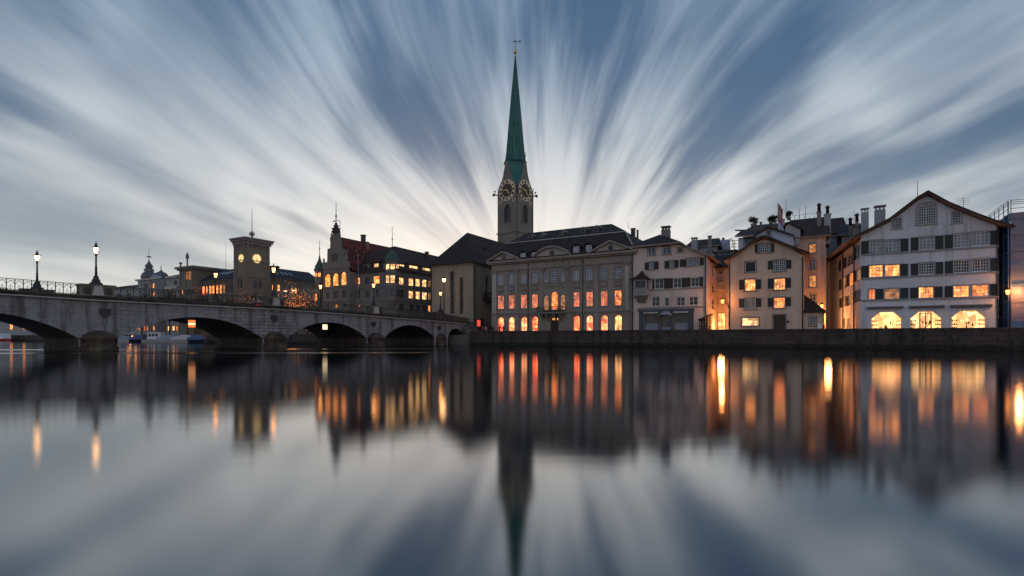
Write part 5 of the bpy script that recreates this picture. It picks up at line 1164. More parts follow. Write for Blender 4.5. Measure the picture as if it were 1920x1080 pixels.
    for x, y0, y1, wpx in ((350, 262, 342, 40), (440, 255, 335, 40), (780, 208, 298, 46), (882, 197, 285, 44)):
        Dd = quay(3.9); q = rects(Dd, T6, [((x - wpx / 2, y0 + 18, x + wpx / 2, y1),)])[0]; d = MB(); a, z0, c, z1 = q
        out = [(a - .22, z0 - .3), (c + .22, z0 - .3), (c + .22, z1 - .1), ((a + c) / 2 + .3, z1 + .35), ((a + c) / 2, z1 + .42), ((a + c) / 2 - .3, z1 + .35), (a - .22, z1 - .1)]
        d.prism(Dd, out, -3.4, 0, 'roof_slate'); d.band(Dd, [(a - .4, z1 - .05), ((a + c) / 2 - .3, z1 + .45), ((a + c) / 2 + .3, z1 + .45), (c + .4, z1 - .05)], .12, -3.4, .3, 'roof_dark')
        do = d.build('dormer', root); w2 = MB(); w2.box(Dd, a, c, z0, z1, .01, .05, 'frame_white'); 
        for i in range(2):
            for j in range(3): xx = a + .07 + i * (c - a - .07) / 2; zz = z0 + .07 + j * (z1 - z0 - .07) / 3; w2.box(Dd, xx, xx + (c - a) / 2 - .12, zz, zz + (z1 - z0) / 3 - .1, .05, .06, 'glass_curtain')
        w2.build('window', do)
    for x, y in ((410, 162), (502, 152), (662, 130), (836, 103), (938, 90)):
        Dd = quay(9.0); u, z = Dd.px(*T6(x, y)); d = MB(); ring = [(.55 * math.cos(2 * math.pi * i / 12), .55 * math.sin(2 * math.pi * i / 12)) for i in range(12)]
        d.prism(Dd, [(u + a * 1.3, z + b2 * 1.3) for a, b2 in ring], -2.5, 0, 'roof_slate'); d.prism(Dd, [(u + a, z + b2) for a, b2 in ring], 0, .12, 'trim_grey'); do = d.build('oculus_dormer', root)
        d = MB(); d.prism(Dd, [(u + a * .7, z + b2 * .7) for a, b2 in ring], .12, .15, 'glass_dark'); d.build('pane', do)
        d = MB(); d.tube(Dd.p(u + .1, z + .8, .1), Dd.p(u + .75, z + .62, -3.2), .1, .1, 'trim_light', 5); d.build('flashing', do)
    chimney(root, PP(T6, 1240, 108, 14), .7, .5, 'gutter', 'flat'); chimney(root, PP(T6, 1276, 122, 14), .3, .5, 'gutter', 'flat'); antenna(root, PP(T6, 1200, 78, 13), 1.2)
    for (x, y) in ((270, 238), (1046, 160)):
        pass
    return u0, u1
bq_u0, bq_u1 = baroque()
# ------------------------------------------------------------------ church: choir and spire tower
def solve_p(s_, xpx):
    u = (xpx - CX) / FPX; o = Vector((0, 96.2, 0)) + A2 * s_; return (u * o.y - o.x) / (N2.x - u * N2.y)
def church():
    Fr = quay(8); u0, u1 = Fr.px(810, 560)[0], Fr.px(887, 560)[0]; zE = 17.0
    root = thing('church_choir', 'plain tan stone church choir with tall narrow windows and a steep dark roof', 'church', Fr.p((u0 + u1) / 2, GZ, -10))
    W = [((195, 485, 233, 848), 'd'), ((277, 538, 307, 850), 'd')]
    ops = [dict(r=r_, k='seg', rise=(r_[2] - r_[0]) * .5, rev=.7) for r_ in rects(Fr, T4, W)]
    mb = MB(); wall(mb, Fr, [(u0, zE), (u1, zE)], GZ - .5, ops, 'church_wall', .7)
    SDr = F(Fr.p(u1, 0), N2, A2); L = 26.0
    W2 = [((497, 525, 525, 690), 'd')]; ops2 = [dict(r=r_, k='seg', rise=.6, rev=.6) for r_ in rects(SDr, T4, W2)]
    wall(mb, SDr, [(0, zE), (L, zE)], GZ - .5, ops2, 'church_wall', .6); mb.face([Fr.p(u0, GZ), Fr.p(u0, zE), Fr.p(u0, zE, -L), Fr.p(u0, GZ, -L)], 'church_wall'); mb.face([Fr.p(u0, GZ, -L), Fr.p(u0, zE, -L), Fr.p(u1, zE, -L), Fr.p(u1, GZ, -L)], 'church_wall'); mb.build('wall', root)
    for o in ops: window(root, Fr, o, 'd', 2, 9, sur=0, sill=False, inset=.5, fm='trim_grey')
    for o in ops2: window(root, SDr, o, 'd', 2, 5, sur=0, sill=False, inset=.45, fm='trim_grey')
    q = rects(Fr, T4, [((226, 745, 240, 768),)])[0]
    co = MB()
    for FF, a, c in ((Fr, u0, u1), (SDr, 0, L)):
        co.box(FF, a, c, zE - .35, zE, 0, .3, 'church_wall'); n = int((c - a) / .9)
        for i in range(n): t_ = a + (c - a) * (i + .5) / n; co.box(FF, t_ - .14, t_ + .14, zE - .75, zE - .35, 0, .16, 'church_wall')
    co.build('cornice', root)
    sm = (u0 + u1) / 2; pk = solve_p(sm, 876); zk = quay(pk).px(876, 436)[1]; pe = pk + 34
    P = lambda s_, p, z: quay(p).p(s_, z)
    TOP = P(sm, pk, zk); TB_ = P(sm, pe, zk)
    A_, B_ = Fr.p(u0 - .6, zE + .05, .6), Fr.p(u1 + .6, zE + .05, .6); C_, D_ = P(u1 + .6, pe, zE + .05), P(u0 - .6, pe, zE + .05)
    mb = MB(); mb.slab([A_, B_, TOP], 'roof_dark', .25); mb.slab([B_, C_, TB_, TOP], 'roof_dark', .25); mb.slab([D_, A_, TOP, TB_], 'roof_dark', .25); mb.face([C_, D_, TB_], 'church_wall')
    mb.face([P(u0, 34, GZ), P(u0, 34, zE), P(u0, pe, zE), P(u0, pe, GZ)], 'church_wall'); mb.face([P(u1, 34, GZ), P(u1, pe, GZ), P(u1, pe, zE), P(u1, 34, zE)], 'church_wall'); rf = mb.build('roof', root)
    for (x, y, fr_) in ((315, 310, 0), (200, 335, 0), (500, 322, 1)):
        Dd = quay(8 + 3.2) if not fr_ else F(SDr.p(0, 0, -2.2), N2, A2)
        u, z = Dd.px(*T4(x, y)); d = MB(); d.prism(Dd, [(u - .6, z - .6), (u + .6, z - .6), (u, z + .9)], -2.2, 0, 'roof_dark'); d.prism(Dd, [(u - .3, z - .4), (u + .3, z - .4), (u, z + .3)], 0, .03, 'glass_dark'); d.build('dormer', rf)
    # small side porch roof between choir and hall
    q = rects(SDr, T4, [((475, 665, 548, 745),)])[0]; d = MB()
    d.hexa([SDr.p(q[0], q[1], 2.2), SDr.p(q[2], q[1], 2.2), SDr.p(q[2], q[1], 0), SDr.p(q[0], q[1], 0), SDr.p(q[0] + .5, q[3], .3), SDr.p(q[2], q[3], .3), SDr.p(q[2], q[3], 0), SDr.p(q[0] + .5, q[3], 0)], 'roof_dark'); d.build('porch_roof', root)
    p_ = MB(); p_.tube(SDr.p(.6, GZ, .12), SDr.p(.6, zE, .12), .09, .09, 'gutter', 6); p_.build('drainpipe', root)
church()
def numeral_strokes(n):
    s_ = {1: 'I', 2: 'II', 3: 'III', 4: 'IIII', 5: 'V', 6: 'VI', 7: 'VII', 8: 'VIII', 9: 'IX', 10: 'X', 11: 'XI', 12: 'XII'}[n]; out = []; x = 0
    for c in s_:
        if c == 'I': out.append(((x + .1, 0), (x + .1, 1))); x += .28
        elif c == 'V': out += [((x + .05, 1), (x + .28, 0)), ((x + .28, 0), (x + .5, 1))]; x += .6
        else: out += [((x + .05, 0), (x + .5, 1)), ((x + .05, 1), (x + .5, 0))]; x += .6
    return [((a - x / 2, b2 - .5), (c2 - x / 2, d2 - .5)) for (a, b2), (c2, d2) in out]
def stroke(mb, Fr, a, b_, wd, d, mat):
    v = Vector((b_[0] - a[0], b_[1] - a[1])); n = Vector((-v.y, v.x)).normalized() * wd / 2
    mb.prism(Fr, [(a[0] + n.x, a[1] + n.y), (a[0] - n.x, a[1] - n.y), (b_[0] - n.x, b_[1] - n.y), (b_[0] + n.x, b_[1] + n.y)], d, d + .04, mat)
def dial(parent, Fr, cu, cz, R_, face='dial_dark', ring='dial_cream', num='dial_cream', hands='gold', lit=None, hm=(5.55), k=1.0):
    """clock face: disc, two rings, twelve numerals and hands"""
    def circ(r_, n=32): return [(cu + r_ * math.cos(2 * math.pi * i / n), cz + r_ * math.sin(2 * math.pi * i / n)) for i in range(n)]
    def ringm(mb, r0, r1, d, mat, n=32):
        a, b_ = circ(r0, n), circ(r1, n)
        for i in range(n):
            j = (i + 1) % n; mb.face([Fr.p(*a[i], d), Fr.p(*a[j], d), Fr.p(*b_[j], d), Fr.p(*b_[i], d)], mat)
    mb = MB(); mb.prism(Fr, circ(R_), 0, .06, face)
    if lit is None: ringm(mb, R_ * .70, R_, .075, ring)
    c = mb.build('clock', parent)
    mb = MB(); ringm(mb, R_ * .96, R_ * 1.03, .1, ring if lit is None else 'iron'); ringm(mb, R_ * .66, R_ * .70, .1, ring if lit is None else 'iron') if lit is None else None; mb.build('rings', c)
    mb = MB()
    for h in range(1, 13):
        t_ = math.pi / 2 - h * math.pi / 6; rad = R_ * .83; rx, ry = Vector((math.cos(t_), math.sin(t_))), Vector((-math.sin(t_), math.cos(t_)))
        sz = R_ * .23
        for a, b_ in numeral_strokes(h):
            def tf(q): v = rx * (rad + q[1] * sz) - ry * (q[0] * sz * .95); return (cu + v.x, cz + v.y)
            stroke(mb, Fr, tf(a), tf(b_), R_ * .045 * k, .10, num)
    mb.build('numerals', c)
    mb = MB(); hr = hm; mn = (hm % 1) * 60
    for ang, ln, wd in ((hr / 12 * 2 * math.pi, .5, .09), (mn / 60 * 2 * math.pi, .66, .06)):
        v = Vector((math.sin(ang), math.cos(ang))); stroke(mb, Fr, (cu - v.x * R_ * .15, cz - v.y * R_ * .15), (cu + v.x * R_ * ln, cz + v.y * R_ * ln), R_ * wd, .16, hands)
    mb.build('hands', c); return c
def spire_tower():
    th = R(39.5); ds = Vector((math.cos(th), -math.sin(th), 0)); nb = Vector((math.sin(th), math.cos(th), 0)); w_ = 6.5; Dc = 134.0
    C = Vector((.0096 * Dc, Dc, 0)); ctr = C - ds * w_ / 2 + nb * w_ / 2
    root = thing('church_tower', 'square stone clock tower with tall green copper spire behind the baroque hall', 'church tower', (ctr.x, ctr.y, GZ))
    dirs = [(ds, -nb), (nb, ds), (-ds, nb), (-nb, -ds)]
    zy = lambda y, D=136: CZ + (HY - y) / 1000 * D
    curve = [(0, zy(359)), (.03, zy(352)), (.14, zy(347)), (.34, zy(340)), (.54, zy(331)), (.68, zy(321)), (.76, zy(311)), (.86, zy(302.5))]
    zs, h2 = zy(433, 134), w_ / 2
    frs = [F(ctr + o_ * h2 - d_ * h2, d_, o_) for d_, o_ in dirs]     # u from 0..w
    bop = dict(r=(h2 - 1.15, zy(417), h2 + 1.15, zy(383)), k='point', rise=1.7, rev=.6)
    mb = MB()
    for Fr in frs:
        pr = [(f * h2, z) for f, z in curve] + [(w_ - f * h2, z) for f, z in reversed(curve)]
        wall(mb, Fr, pr, GZ - .5, [bop], 'tower_wall', .6)
    mb.build('wall', root)
    for Fr in frs:
        wn = window(root, Fr, bop, 'd', 3, 1, sur=.18, sill=True, fm='trim_grey', sm='trim_grey', inset=.45, bar=.14, name='belfry_window')
        tr = MB(); cu, z1 = h2, bop['r'][3]
        for k in range(8):
            t0, t1 = 2 * math.pi * k / 8, 2 * math.pi * (k + 1) / 8; tr.tube(Fr.p(cu + .38 * math.cos(t0), z1 - 1.25 + .38 * math.sin(t0), -.4), Fr.p(cu + .38 * math.cos(t1), z1 - 1.25 + .38 * math.sin(t1), -.4), .07, .07, 'trim_grey', 4)
        tr.build('tracery', wn)
    mb = MB()
    for Fr in frs: mb.box(Fr, -.2, w_ + .2, zs - .15, zs + .15, 0, .22, 'trim_grey'); mb.box(Fr, -.12, w_ + .12, zs - 9.2, zs - 9.0, 0, .15, 'trim_grey')
    mb.build('string_course', root)
    mb = MB()
    for Fr in frs[:3]: mb.tube(Fr.p(w_ + .05, GZ, .05), Fr.p(w_ + .05, zy(347), .05), .09, .09, 'gutter', 6)
    mb.build('corner_pipe', root)
    # green copper: valley panels between the gables, skirt and spire
    mb = MB(); R0 = 2.78
    for i in range(4):
        Fa, Fb = frs[i], frs[(i + 1) % 4]
        Lp = [Fa.p(w_ - f * h2, z) for f, z in curve]; Rp = [Fb.p(f * h2, z) for f, z in curve]
        for k in range(len(Lp) - 1): mb.face([Lp[k], Rp[k], Rp[k + 1], Lp[k + 1]], 'copper_green')
    ztop = curve[-1][1]
    ring = []
    for i in range(4): ring += [frs[i].p(curve[-1][0] * h2, ztop), frs[i].p(w_ - curve[-1][0] * h2, ztop)]
    ro = math.atan2(dirs[0][1].y, dirs[0][1].x)
    def octv(r_, z): return [Vector((ctr.x, ctr.y, z)) + Vector((math.cos(ro - math.pi / 8 + k * math.pi / 4), math.sin(ro - math.pi / 8 + k * math.pi / 4), 0)) * r_ for k in range(8)]
    o1 = octv(R0 * 1.04, ztop + .35)
    for k in range(8): mb.face([ring[k], ring[(k + 1) % 8], o1[(k + 1) % 8], o1[k]], 'copper_green')
    lev = [(R0 * 1.04, ztop + .35), (2.55, zy(290, 138)), (2.25, zy(268, 138)), (1.88, zy(238, 138)), (1.22, zy(186, 138)), (.5, zy(134, 138)), (.17, zy(108, 138)), (.1, zy(101, 138))]
    for (r0, z0), (r1, z1) in zip(lev, lev[1:]):
        a, b_ = octv(r0, z0), octv(r1, z1)
        for k in range(8): mb.face([a[k], a[(k + 1) % 8], b_[(k + 1) % 8], b_[k]], 'copper_green')
    mb.face(octv(*lev[-1]), 'copper_green'); sp = mb.build('spire', root)
    mb = MB()
    for (r0, z0), (r1, z1) in zip(lev[:-1], lev[1:-1]):
        a, b_ = octv(r0, z0), octv(r1, z1)
        for k in range(8): mb.tube(a[k], b_[k], .06, .05, 'copper_pale', 4)
    for (r_, z) in ((R0 * 1.07, ztop + .3),):
        a = octv(r_ + .12, z)
        for k in range(8): mb.tube(a[k], a[(k + 1) % 8], .1, .1, 'iron', 4)
    mb.build('ridge_seams', sp)
    ax = Vector((ctr.x, ctr.y, 0)); mb = MB(); mb.ball(ax + UP * zy(103, 138), .32, .32, .32, 'gold', 10, 8); mb.ball(ax + UP * zy(95, 138), .52, .52, .52, 'gold', 12, 8); mb.tube(ax + UP * zy(101, 138), ax + UP * zy(71, 138), .07, .04, 'iron', 5)
    mb.build('finial', sp)
    mb = MB(); c = ax + UP * zy(75.5, 138); X_ = Vector((1, 0, 0))
    for k in range(4): t_ = k * math.pi / 4; v = X_ * math.cos(t_) + UP * math.sin(t_); mb.tube(c - v * .55, c + v * .55, .05, .05, 'iron', 4)
    mb.tube(c, c + X_ * 1.1, .05, .05, 'iron', 4); mb.ball(c + X_ * 1.2, .22, .1, .28, 'iron', 6, 4); mb.tube(c - X_ * .7, c, .04, .04, 'iron', 4); mb.build('weather_vane', sp)
    mb = MB(); b0 = frs[1].p(h2, ztop, .1); mb.tube(b0, b0 + UP * 2.6, .06, .03, 'iron', 4); mb.ball(b0 + UP * 1.7, .16, .16, .16, 'iron', 6, 4); mb.ball(b0 + UP * 2.4, .12, .12, .12, 'iron', 6, 4); mb.build('gable_finial', root)
    for i in (0, 1, 2, 3): dial(root, frs[i], h2, zy(356.6), 2.62, hm=(9.42 if i == 0 else 4.0) if False else 4.78, num='dial_dark', k=1.9)
    # ornaments at the outer corners, and the year below the dials
    for i, (Fr, u) in enumerate(((frs[0], 0), (frs[0], w_), (frs[1], w_), (frs[3], 0))):
        c = Fr.p(u, zy(362), 0); v = (c - Vector((ctr.x, ctr.y, c.z))).normalized(); mb = MB(); mb.tube(c - v * .2, c + v * .85, .16, .1, 'iron', 6); mb.ball(c + v * 1.0 + UP * .05, .34, .34, .4, 'iron', 8, 6); mb.tube(c + v * .7, c + v * .5 + UP * 1.1, .09, .05, 'iron', 5); mb.ball(c + v * .75 + UP * .95, .2, .2, .22, 'iron', 6, 4); mb.build('gargoyle', root)
    segs = {'1': [((.2, 0), (.2, 1))], '7': [((0, 1), (.5, 1)), ((.5, 1), (.15, 0))], '3': [((0, 1), (.45, 1)), ((.45, 1), (.2, .55)), ((.2, .55), (.48, .3)), ((.48, .3), (.3, 0)), ((.3, 0), (0, .08))], '2': [((0, .85), (.25, 1)), ((.25, 1), (.48, .75)), ((.48, .75), (0, 0)), ((0, 0), (.5, 0))]}
    for Fr in frs[:2]:
        mb = MB(); z = zy(380)
        for u, ch in ((.45, '1'), (1.15, '7'), (w_ - 1.6, '3'), (w_ - .9, '2')):
            for a, b_ in segs[ch]: stroke(mb, Fr, (u + a[0] * .8 - .1, z + a[1] * .85), (u + b_[0] * .8 - .1, z + b_[1] * .85), .13, .01, 'dial_cream')
        mb.build('year_numerals', root)
spire_tower()

# ------------------------------------------------------------------ town hall left of the church
def onion(root, c, r_, prof, top, name, mat='copper_pale', n=8):
    mb = MB(); mb.lathe(c, [(r_ * a, z) for a, z in prof], mat, n, True, rot=math.pi / 8); o = mb.build(name, root)
    mb = MB(); z = prof[-1][1]; c = Vector(c); mb.tube(c + UP * (z - .3), c + UP * top, .1, .03, 'gutter', 5); mb.ball(c + UP * (z + (top - z) * .45), .2, .2, .22, 'gold', 6, 4); mb.tube(c + UP * (top - .6) - A2 * .4, c + UP * (top - .45) + A2 * .45, .04, .04, 'gold', 4); mb.build('finial', o); return o
def townhall():
    Fg = quay(7.4); Fm = quay(10)
    g0, g1 = Fg.px(*T3(236, 560))[0], Fg.px(*T3(415, 560))[0]
    zz = lambda y: Fg.px(*T3(320, y))[1]
    root = thing('town_hall', 'grey town hall with stepped gable, corner turret and rows of warmly lit windows', 'town hall', Fm.p((g0 + g1) / 2, GZ, -8))
    prp = [(236, 478), (242, 440), (264, 436), (266, 348), (284, 343), (286, 292), (300, 288), (304, 238), (334, 236), (338, 288), (352, 292), (354, 343), (372, 348), (376, 400), (402, 436), (415, 470)]
    pr = []
    for x, y in prp:
        u, z = Fg.px(*T3(x, y))
        if pr and u <= pr[-1][0]: u = pr[-1][0] + .02
        pr.append((u, z))
    pr[0] = (g0, pr[0][1]); pr[-1] = (max(g1, pr[-2][0] + .05), pr[-1][1])
    W = [((249, 518, 286, 604), 'w', 3, 4, 1), ((304, 511, 339, 597), 'w', 3, 4, 1), ((358, 502, 393, 592), 'w', 3, 4, 1),
         ((257, 640, 281, 686), 'd', 2, 3, 0), ((309, 632, 340, 682), 'd', 3, 3, 0), ((366, 627, 397, 676), 'd', 3, 3, 0), ((255, 722, 281, 745), 'd', 2, 1, 0), ((318, 720, 340, 745), 'm', 2, 1, 0), ((372, 715, 398, 745), 'd', 2, 1, 0),
         ((296, 385, 306, 430), 'd', 1, 2, 0), ((310, 378, 320, 430), 'd', 1, 2, 0), ((324, 382, 334, 430), 'd', 1, 2, 0)]
    rs = rects(Fg, T3, W); ops = [dict(r=r_, **({'k': 'seg', 'rise': (r_[2] - r_[0]) * .5} if w_[4] else {})) for r_, w_ in zip(rs, W)]
    mb = MB(); wall(mb, Fg, pr, GZ - .5, ops, 'townhall_wall', .25); zt = Fm.px(*T3(500, 505))[1]
    body(mb, Fg, g0, pr[-1][0], GZ - .5, zt, zt, 18, 'townhall_wall'); mb.face([Fg.p(u, z, -.5) for u, z in pr] , 'townhall_wall')
    for (a, za), (b_, zb) in zip(pr, pr[1:]): mb.face([Fg.p(a, za), Fg.p(b_, zb), Fg.p(b_, zb, -.5), Fg.p(a, za, -.5)], 'trim_grey')
    mb.build('gable_wall', root)
    for o, w_ in zip(ops, W): window(root, Fg, o, w_[1], w_[2], w_[3], sur=.2 if w_[4] else .12, sill=w_[4] > 0, fm='trim_grey')
    mb = MB()
    for y in (480, 610, 700): z = zz(y); mb.box(Fg, g0, pr[-1][0], z, z + .25, 0, .22, 'trim_grey')
    for i in range(3): c = (ops[i]['r'][0] + ops[i]['r'][2]) / 2; hw = (ops[i]['r'][2] - ops[i]['r'][0]) / 2 + .35; z1 = ops[i]['r'][3]; mb.band(Fg, [(c - hw, z1 - hw * .6), (c - hw * .6, z1 + .1), (c, z1 + .4), (c + hw * .6, z1 + .1), (c + hw, z1 - hw * .6)], .22, 0, .25, 'trim_grey')
    mb.build('string_course', root)
    # gable pinnacles and the central lantern with its mast
    for (x, y, h) in ((238, 478, 2.2), (265, 436, .0), (291, 290, 1.2), (345, 290, 1.2), (389, 410, 1.2)):
        if not h: continue
        u, z = Fg.px(*T3(x, y)); mb = MB(); mb.box(Fg, u - .28, u + .28, z - .2, z + h * .6, -.5, .1, 'trim_grey'); mb.lathe(Fg.p(u, z + h * .6, -.2), [(.34, 0), (.2, .3), (.3, .55), (.18, .9), (.02, 1.3)], 'trim_grey', 8); mb.build('pinnacle', root)
    u, z = Fg.px(*T3(318, 238)); z2 = zz(170); z3 = zz(25); mb = MB(); k = z2 - z
    mb.lathe(Fg.p(u, z, -.3), [(1.1, 0), (1.15, k * .12), (.95, k * .15), (.95, k * .35), (1.15, k * .4), (.6, k * .5), (.5, k * .6), (.75, k * .68), (.35, k * .8), (.28, k)], 'gutter', 8); mb.tube(Fg.p(u, z2, -.3), Fg.p(u, z3, -.3), .13, .04, 'iron', 5); mb.ball(Fg.p(u, zz(125), -.3), .25, .25, .3, 'iron', 6, 4)
    mb.tube(Fg.p(u - .7, zz(157), -.3), Fg.p(u + 1.2, zz(157), -.3), .07, .05, 'iron', 4); mb.ball(Fg.p(u - .7, zz(157), -.3), .22, .22, .22, 'iron', 6, 4)
    for k2 in range(4): mb.tube(Fg.p(u + 1.1, zz(165 + 16 * k2), -.3), Fg.p(u + 1.6, zz(163 + 16 * k2), -.3), .04, .04, 'iron', 4)
    mb.tube(Fg.p(u + 1.3, zz(240), -.3), Fg.p(u + 1.3, zz(155), -.3), .05, .04, 'iron', 4); mb.build('lantern_mast', root)
    # red roof behind the gable
    rg = (Fg.px(*T3(345, 400))[0]); ridge_u = (pr[7][0] + pr[8][0]) / 2 + .1; zr = quay(9).px(*T3(355, 268))[1]
    A_ = lambda u_, z_, d_: Fg.p(u_, z_, d_)
    mb = MB(); zS = zz(482); pr_end = 22
    mb.slab([A_(ridge_u, zr, -.5), A_(pr[-1][0] + .4, zS - .4, -.5), A_(pr[-1][0] + .4, zS - .4, -pr_end), A_(ridge_u, zr, -pr_end)], 'roof_red', .2); mb.slab([A_(g0 - .3, zS - .4, -.5), A_(ridge_u, zr, -.5), A_(ridge_u, zr, -pr_end), A_(g0 - .3, zS - .4, -pr_end)], 'roof_red', .2)
    mb.face([A_(g0, zS - .6, -pr_end), A_(ridge_u, zr, -pr_end), A_(pr[-1][0], zS - .6, -pr_end)], 'townhall_wall'); rr_ = mb.build('red_roof', root)
    SR = F(A_(pr[-1][0] + .4, 0, -.5), N2, A2)
    sl = (zr - zS + .4) / (pr[-1][0] + .4 - ridge_u)
    for (x, y) in ((397, 352), (452, 357), (503, 370), (440, 400), (495, 410)):
        # find the depth on the slope along the sight line
        best = None
        for kk in range(60):
            off = kk * .1; pl = F(SR.p(0, 0, -off), N2, A2); uu, zq = pl.px(*T3(x, y)); zsurf = zS - .4 + sl * off
            if best is None or abs(zq - zsurf) < best[0]: best = (abs(zq - zsurf), off, uu, zq)
        _, off, uu, zq = best; pl = F(SR.p(0, 0, -off + .35), N2, A2); d = MB(); d.prism(pl, [(uu - .6, zq - .45), (uu + .6, zq - .45), (uu, zq + .75)], -1.6, 0, 'roof_red'); d.prism(pl, [(uu - .3, zq - .3), (uu + .3, zq - .3), (uu, zq + .25)], 0, .03, 'glass_curtain'); d.build('dormer', rr_)
    chimney(root, PP(T3, 508, 300, 17), 1.0, 1.6, 'gutter', 'flat'); chimney(root, PP(T3, 533, 340, 17), .8, 1.3, 'chimney_plaster', 'flat')
    # middle range
    m0, m1 = Fm.px(*T3(413, 560))[0], Fm.px(*T3(715, 560))[0]; cu = Fm.px(*T3(735, 560))[0]
    W = [((452, 543, 485, 587), 'w', 2, 2), ((522, 541, 553, 588), 'd', 3, 2), ((577, 531, 617, 583), 'w', 3, 3), ((453, 624, 485, 678), 'd', 2, 3), ((522, 628, 554, 676), 'd', 3, 3), ((591, 620, 616, 668), 'd', 2, 3), ((453, 717, 468, 768), 'w', 1, 3), ((476, 724, 488, 740), 'o', 1, 1)]
    ops = [dict(r=r_) for r_ in rects(Fm, T3, W)]; mb = MB(); wall(mb, Fm, [(m0, zt), (cu, zt)], GZ - .5, ops, 'townhall_wall', .25); mb.build('river_wall', root)
    for o, w_ in zip(ops, W): window(root, Fm, o, w_[1], w_[2], w_[3], sur=.14, sill=True, fm='trim_grey')
    # right wing running back beside the square
    SW = F(Fm.p(cu, 0), N2, A2); L = SW.px(*T3(990, 600))[0]; L = max(L, 15) + 14
    W = [((712, 537, 744, 586), 'f', 3, 2), ((750, 541, 781, 590), 'f', 3, 2), ((815, 546, 846, 598), 'f', 3, 2), ((862, 551, 891, 601), 'f', 3, 2), ((906, 556, 936, 606), 'f', 3, 2), ((948, 561, 964, 608), 'm', 2, 2),
         ((714, 620, 744, 672), 'd', 3, 2), ((750, 624, 781, 676), 'd', 3, 2), ((816, 632, 846, 683), 'f', 3, 2), ((863, 636, 891, 688), 'f', 3, 2), ((906, 641, 938, 691), 'f', 3, 2), ((948, 644, 964, 690), 'm', 2, 2),
         ((715, 713, 745, 766), 'd', 3, 2), ((752, 715, 782, 766), 'd', 3, 2), ((820, 722, 850, 768), 'd', 3, 2), ((866, 725, 892, 770), 'd', 3, 2), ((909, 728, 938, 772), 'd', 3, 2), ((948, 731, 963, 775), 'w', 2, 2)]
    rs = [r_ for r_ in rects(SW, T3, W)]; ops = [dict(r=(max(r_[0], .1), r_[1], r_[2], r_[3])) for r_ in rs]; ok = [o['r'][2] > o['r'][0] + .2 for o in ops]; ops2 = [o for o, k in zip(ops, ok) if k]
    mb = MB(); wall(mb, SW, [(0, zt), (L, zt)], GZ - .5, ops2, 'townhall_wall', .25); mb.face([SW.p(L, GZ), SW.p(L, GZ, -12), SW.p(L, zt, -12), SW.p(L, zt)], 'townhall_wall'); mb.face([SW.p(L, zt, -12), SW.p(0, zt, -20), SW.p(0, GZ, -20), SW.p(L, GZ, -12)], 'townhall_wall'); mb.build('square_wall', root)
    for o, w_, k in zip(ops, W, ok):
        if k: window(root, SW, o, w_[1], w_[2], w_[3], sur=.14, sill=True, fm='trim_grey')
    mb = MB()
    for y in (694, 600): z = SW.px(*T3(740, y))[1]; mb.box(SW, 0, L, z, z + .22, 0, .2, 'trim_grey'); mb.box(Fm, m0, cu, z, z + .22, 0, .2, 'trim_grey')
    mb.box(SW, 0, L, zt - .3, zt, 0, .45, 'trim_grey'); mb.box(Fm, m0, cu + .45, zt - .3, zt, 0, .45, 'trim_grey'); mb.build('cornice', root)
    # main roof, hipped at the near corner
    rz = SW.shift(-6.5).px(*T3(720, 330)); H = rz[1]; pkc = SW.p(rz[0], H, -6.5); far = SW.p(L, H - .3, -6.5)
    Le = Fm.p(m0 - 1, H - .6, -6.5)
    mb = MB(); c0 = Fm.p(cu + .5, zt, .5); mb.slab([Fm.p(m0 - 1, zt, .5), c0, pkc, Le], 'roof_brown', .25); mb.slab([c0, SW.p(L, zt, .5), far, pkc], 'roof_brown', .25); mb.slab([Le, pkc, far, SW.p(L, zt, -13), Fm.p(m0 - 1, zt, -13)], 'roof_brown', .25); rf = mb.build('main_roof', root)
    for (x0, y0, x1, y1), k, FF in (((722, 452, 783, 480), 'f', SW), ((818, 464, 874, 490), 'f', SW), ((909, 480, 958, 503), 'f', SW), ((583, 449, 610, 478), 'f', Fm), ((515, 456, 543, 486), 'd', Fm)):
        Fd = FF.shift(-.6); q = rects(Fd, T3, [((x0, y0, x1, y1),)])[0]; d = MB(); d.box(Fd, q[0] - .25, q[2] + .25, q[1] - .4, q[3] + .25, -3.4, 0, 'trim_grey'); d.hexa([Fd.p(q[0] - .4, q[3] + .25, .3), Fd.p(q[2] + .4, q[3] + .25, .3), Fd.p(q[2] + .4, q[3] + .25, -4), Fd.p(q[0] - .4, q[3] + .25, -4), Fd.p(q[0] - .4, q[3] + .4, .3), Fd.p(q[2] + .4, q[3] + .4, .3), Fd.p(q[2] + .4, q[3] + 1.4, -4), Fd.p(q[0] - .4, q[3] + 1.4, -4)], 'roof_brown'); do = d.build('dormer', rf)
        n = max(2, int((q[2] - q[0]) / .9)); d = MB()
        for i in range(n): a = q[0] + (q[2] - q[0]) * i / n; d.box(Fd, a + .06, a + (q[2] - q[0]) / n - .06, q[1], q[3], .01, .04, PANE[k])
        d.build('window', do)
    slope = (H - zt) / 7.0
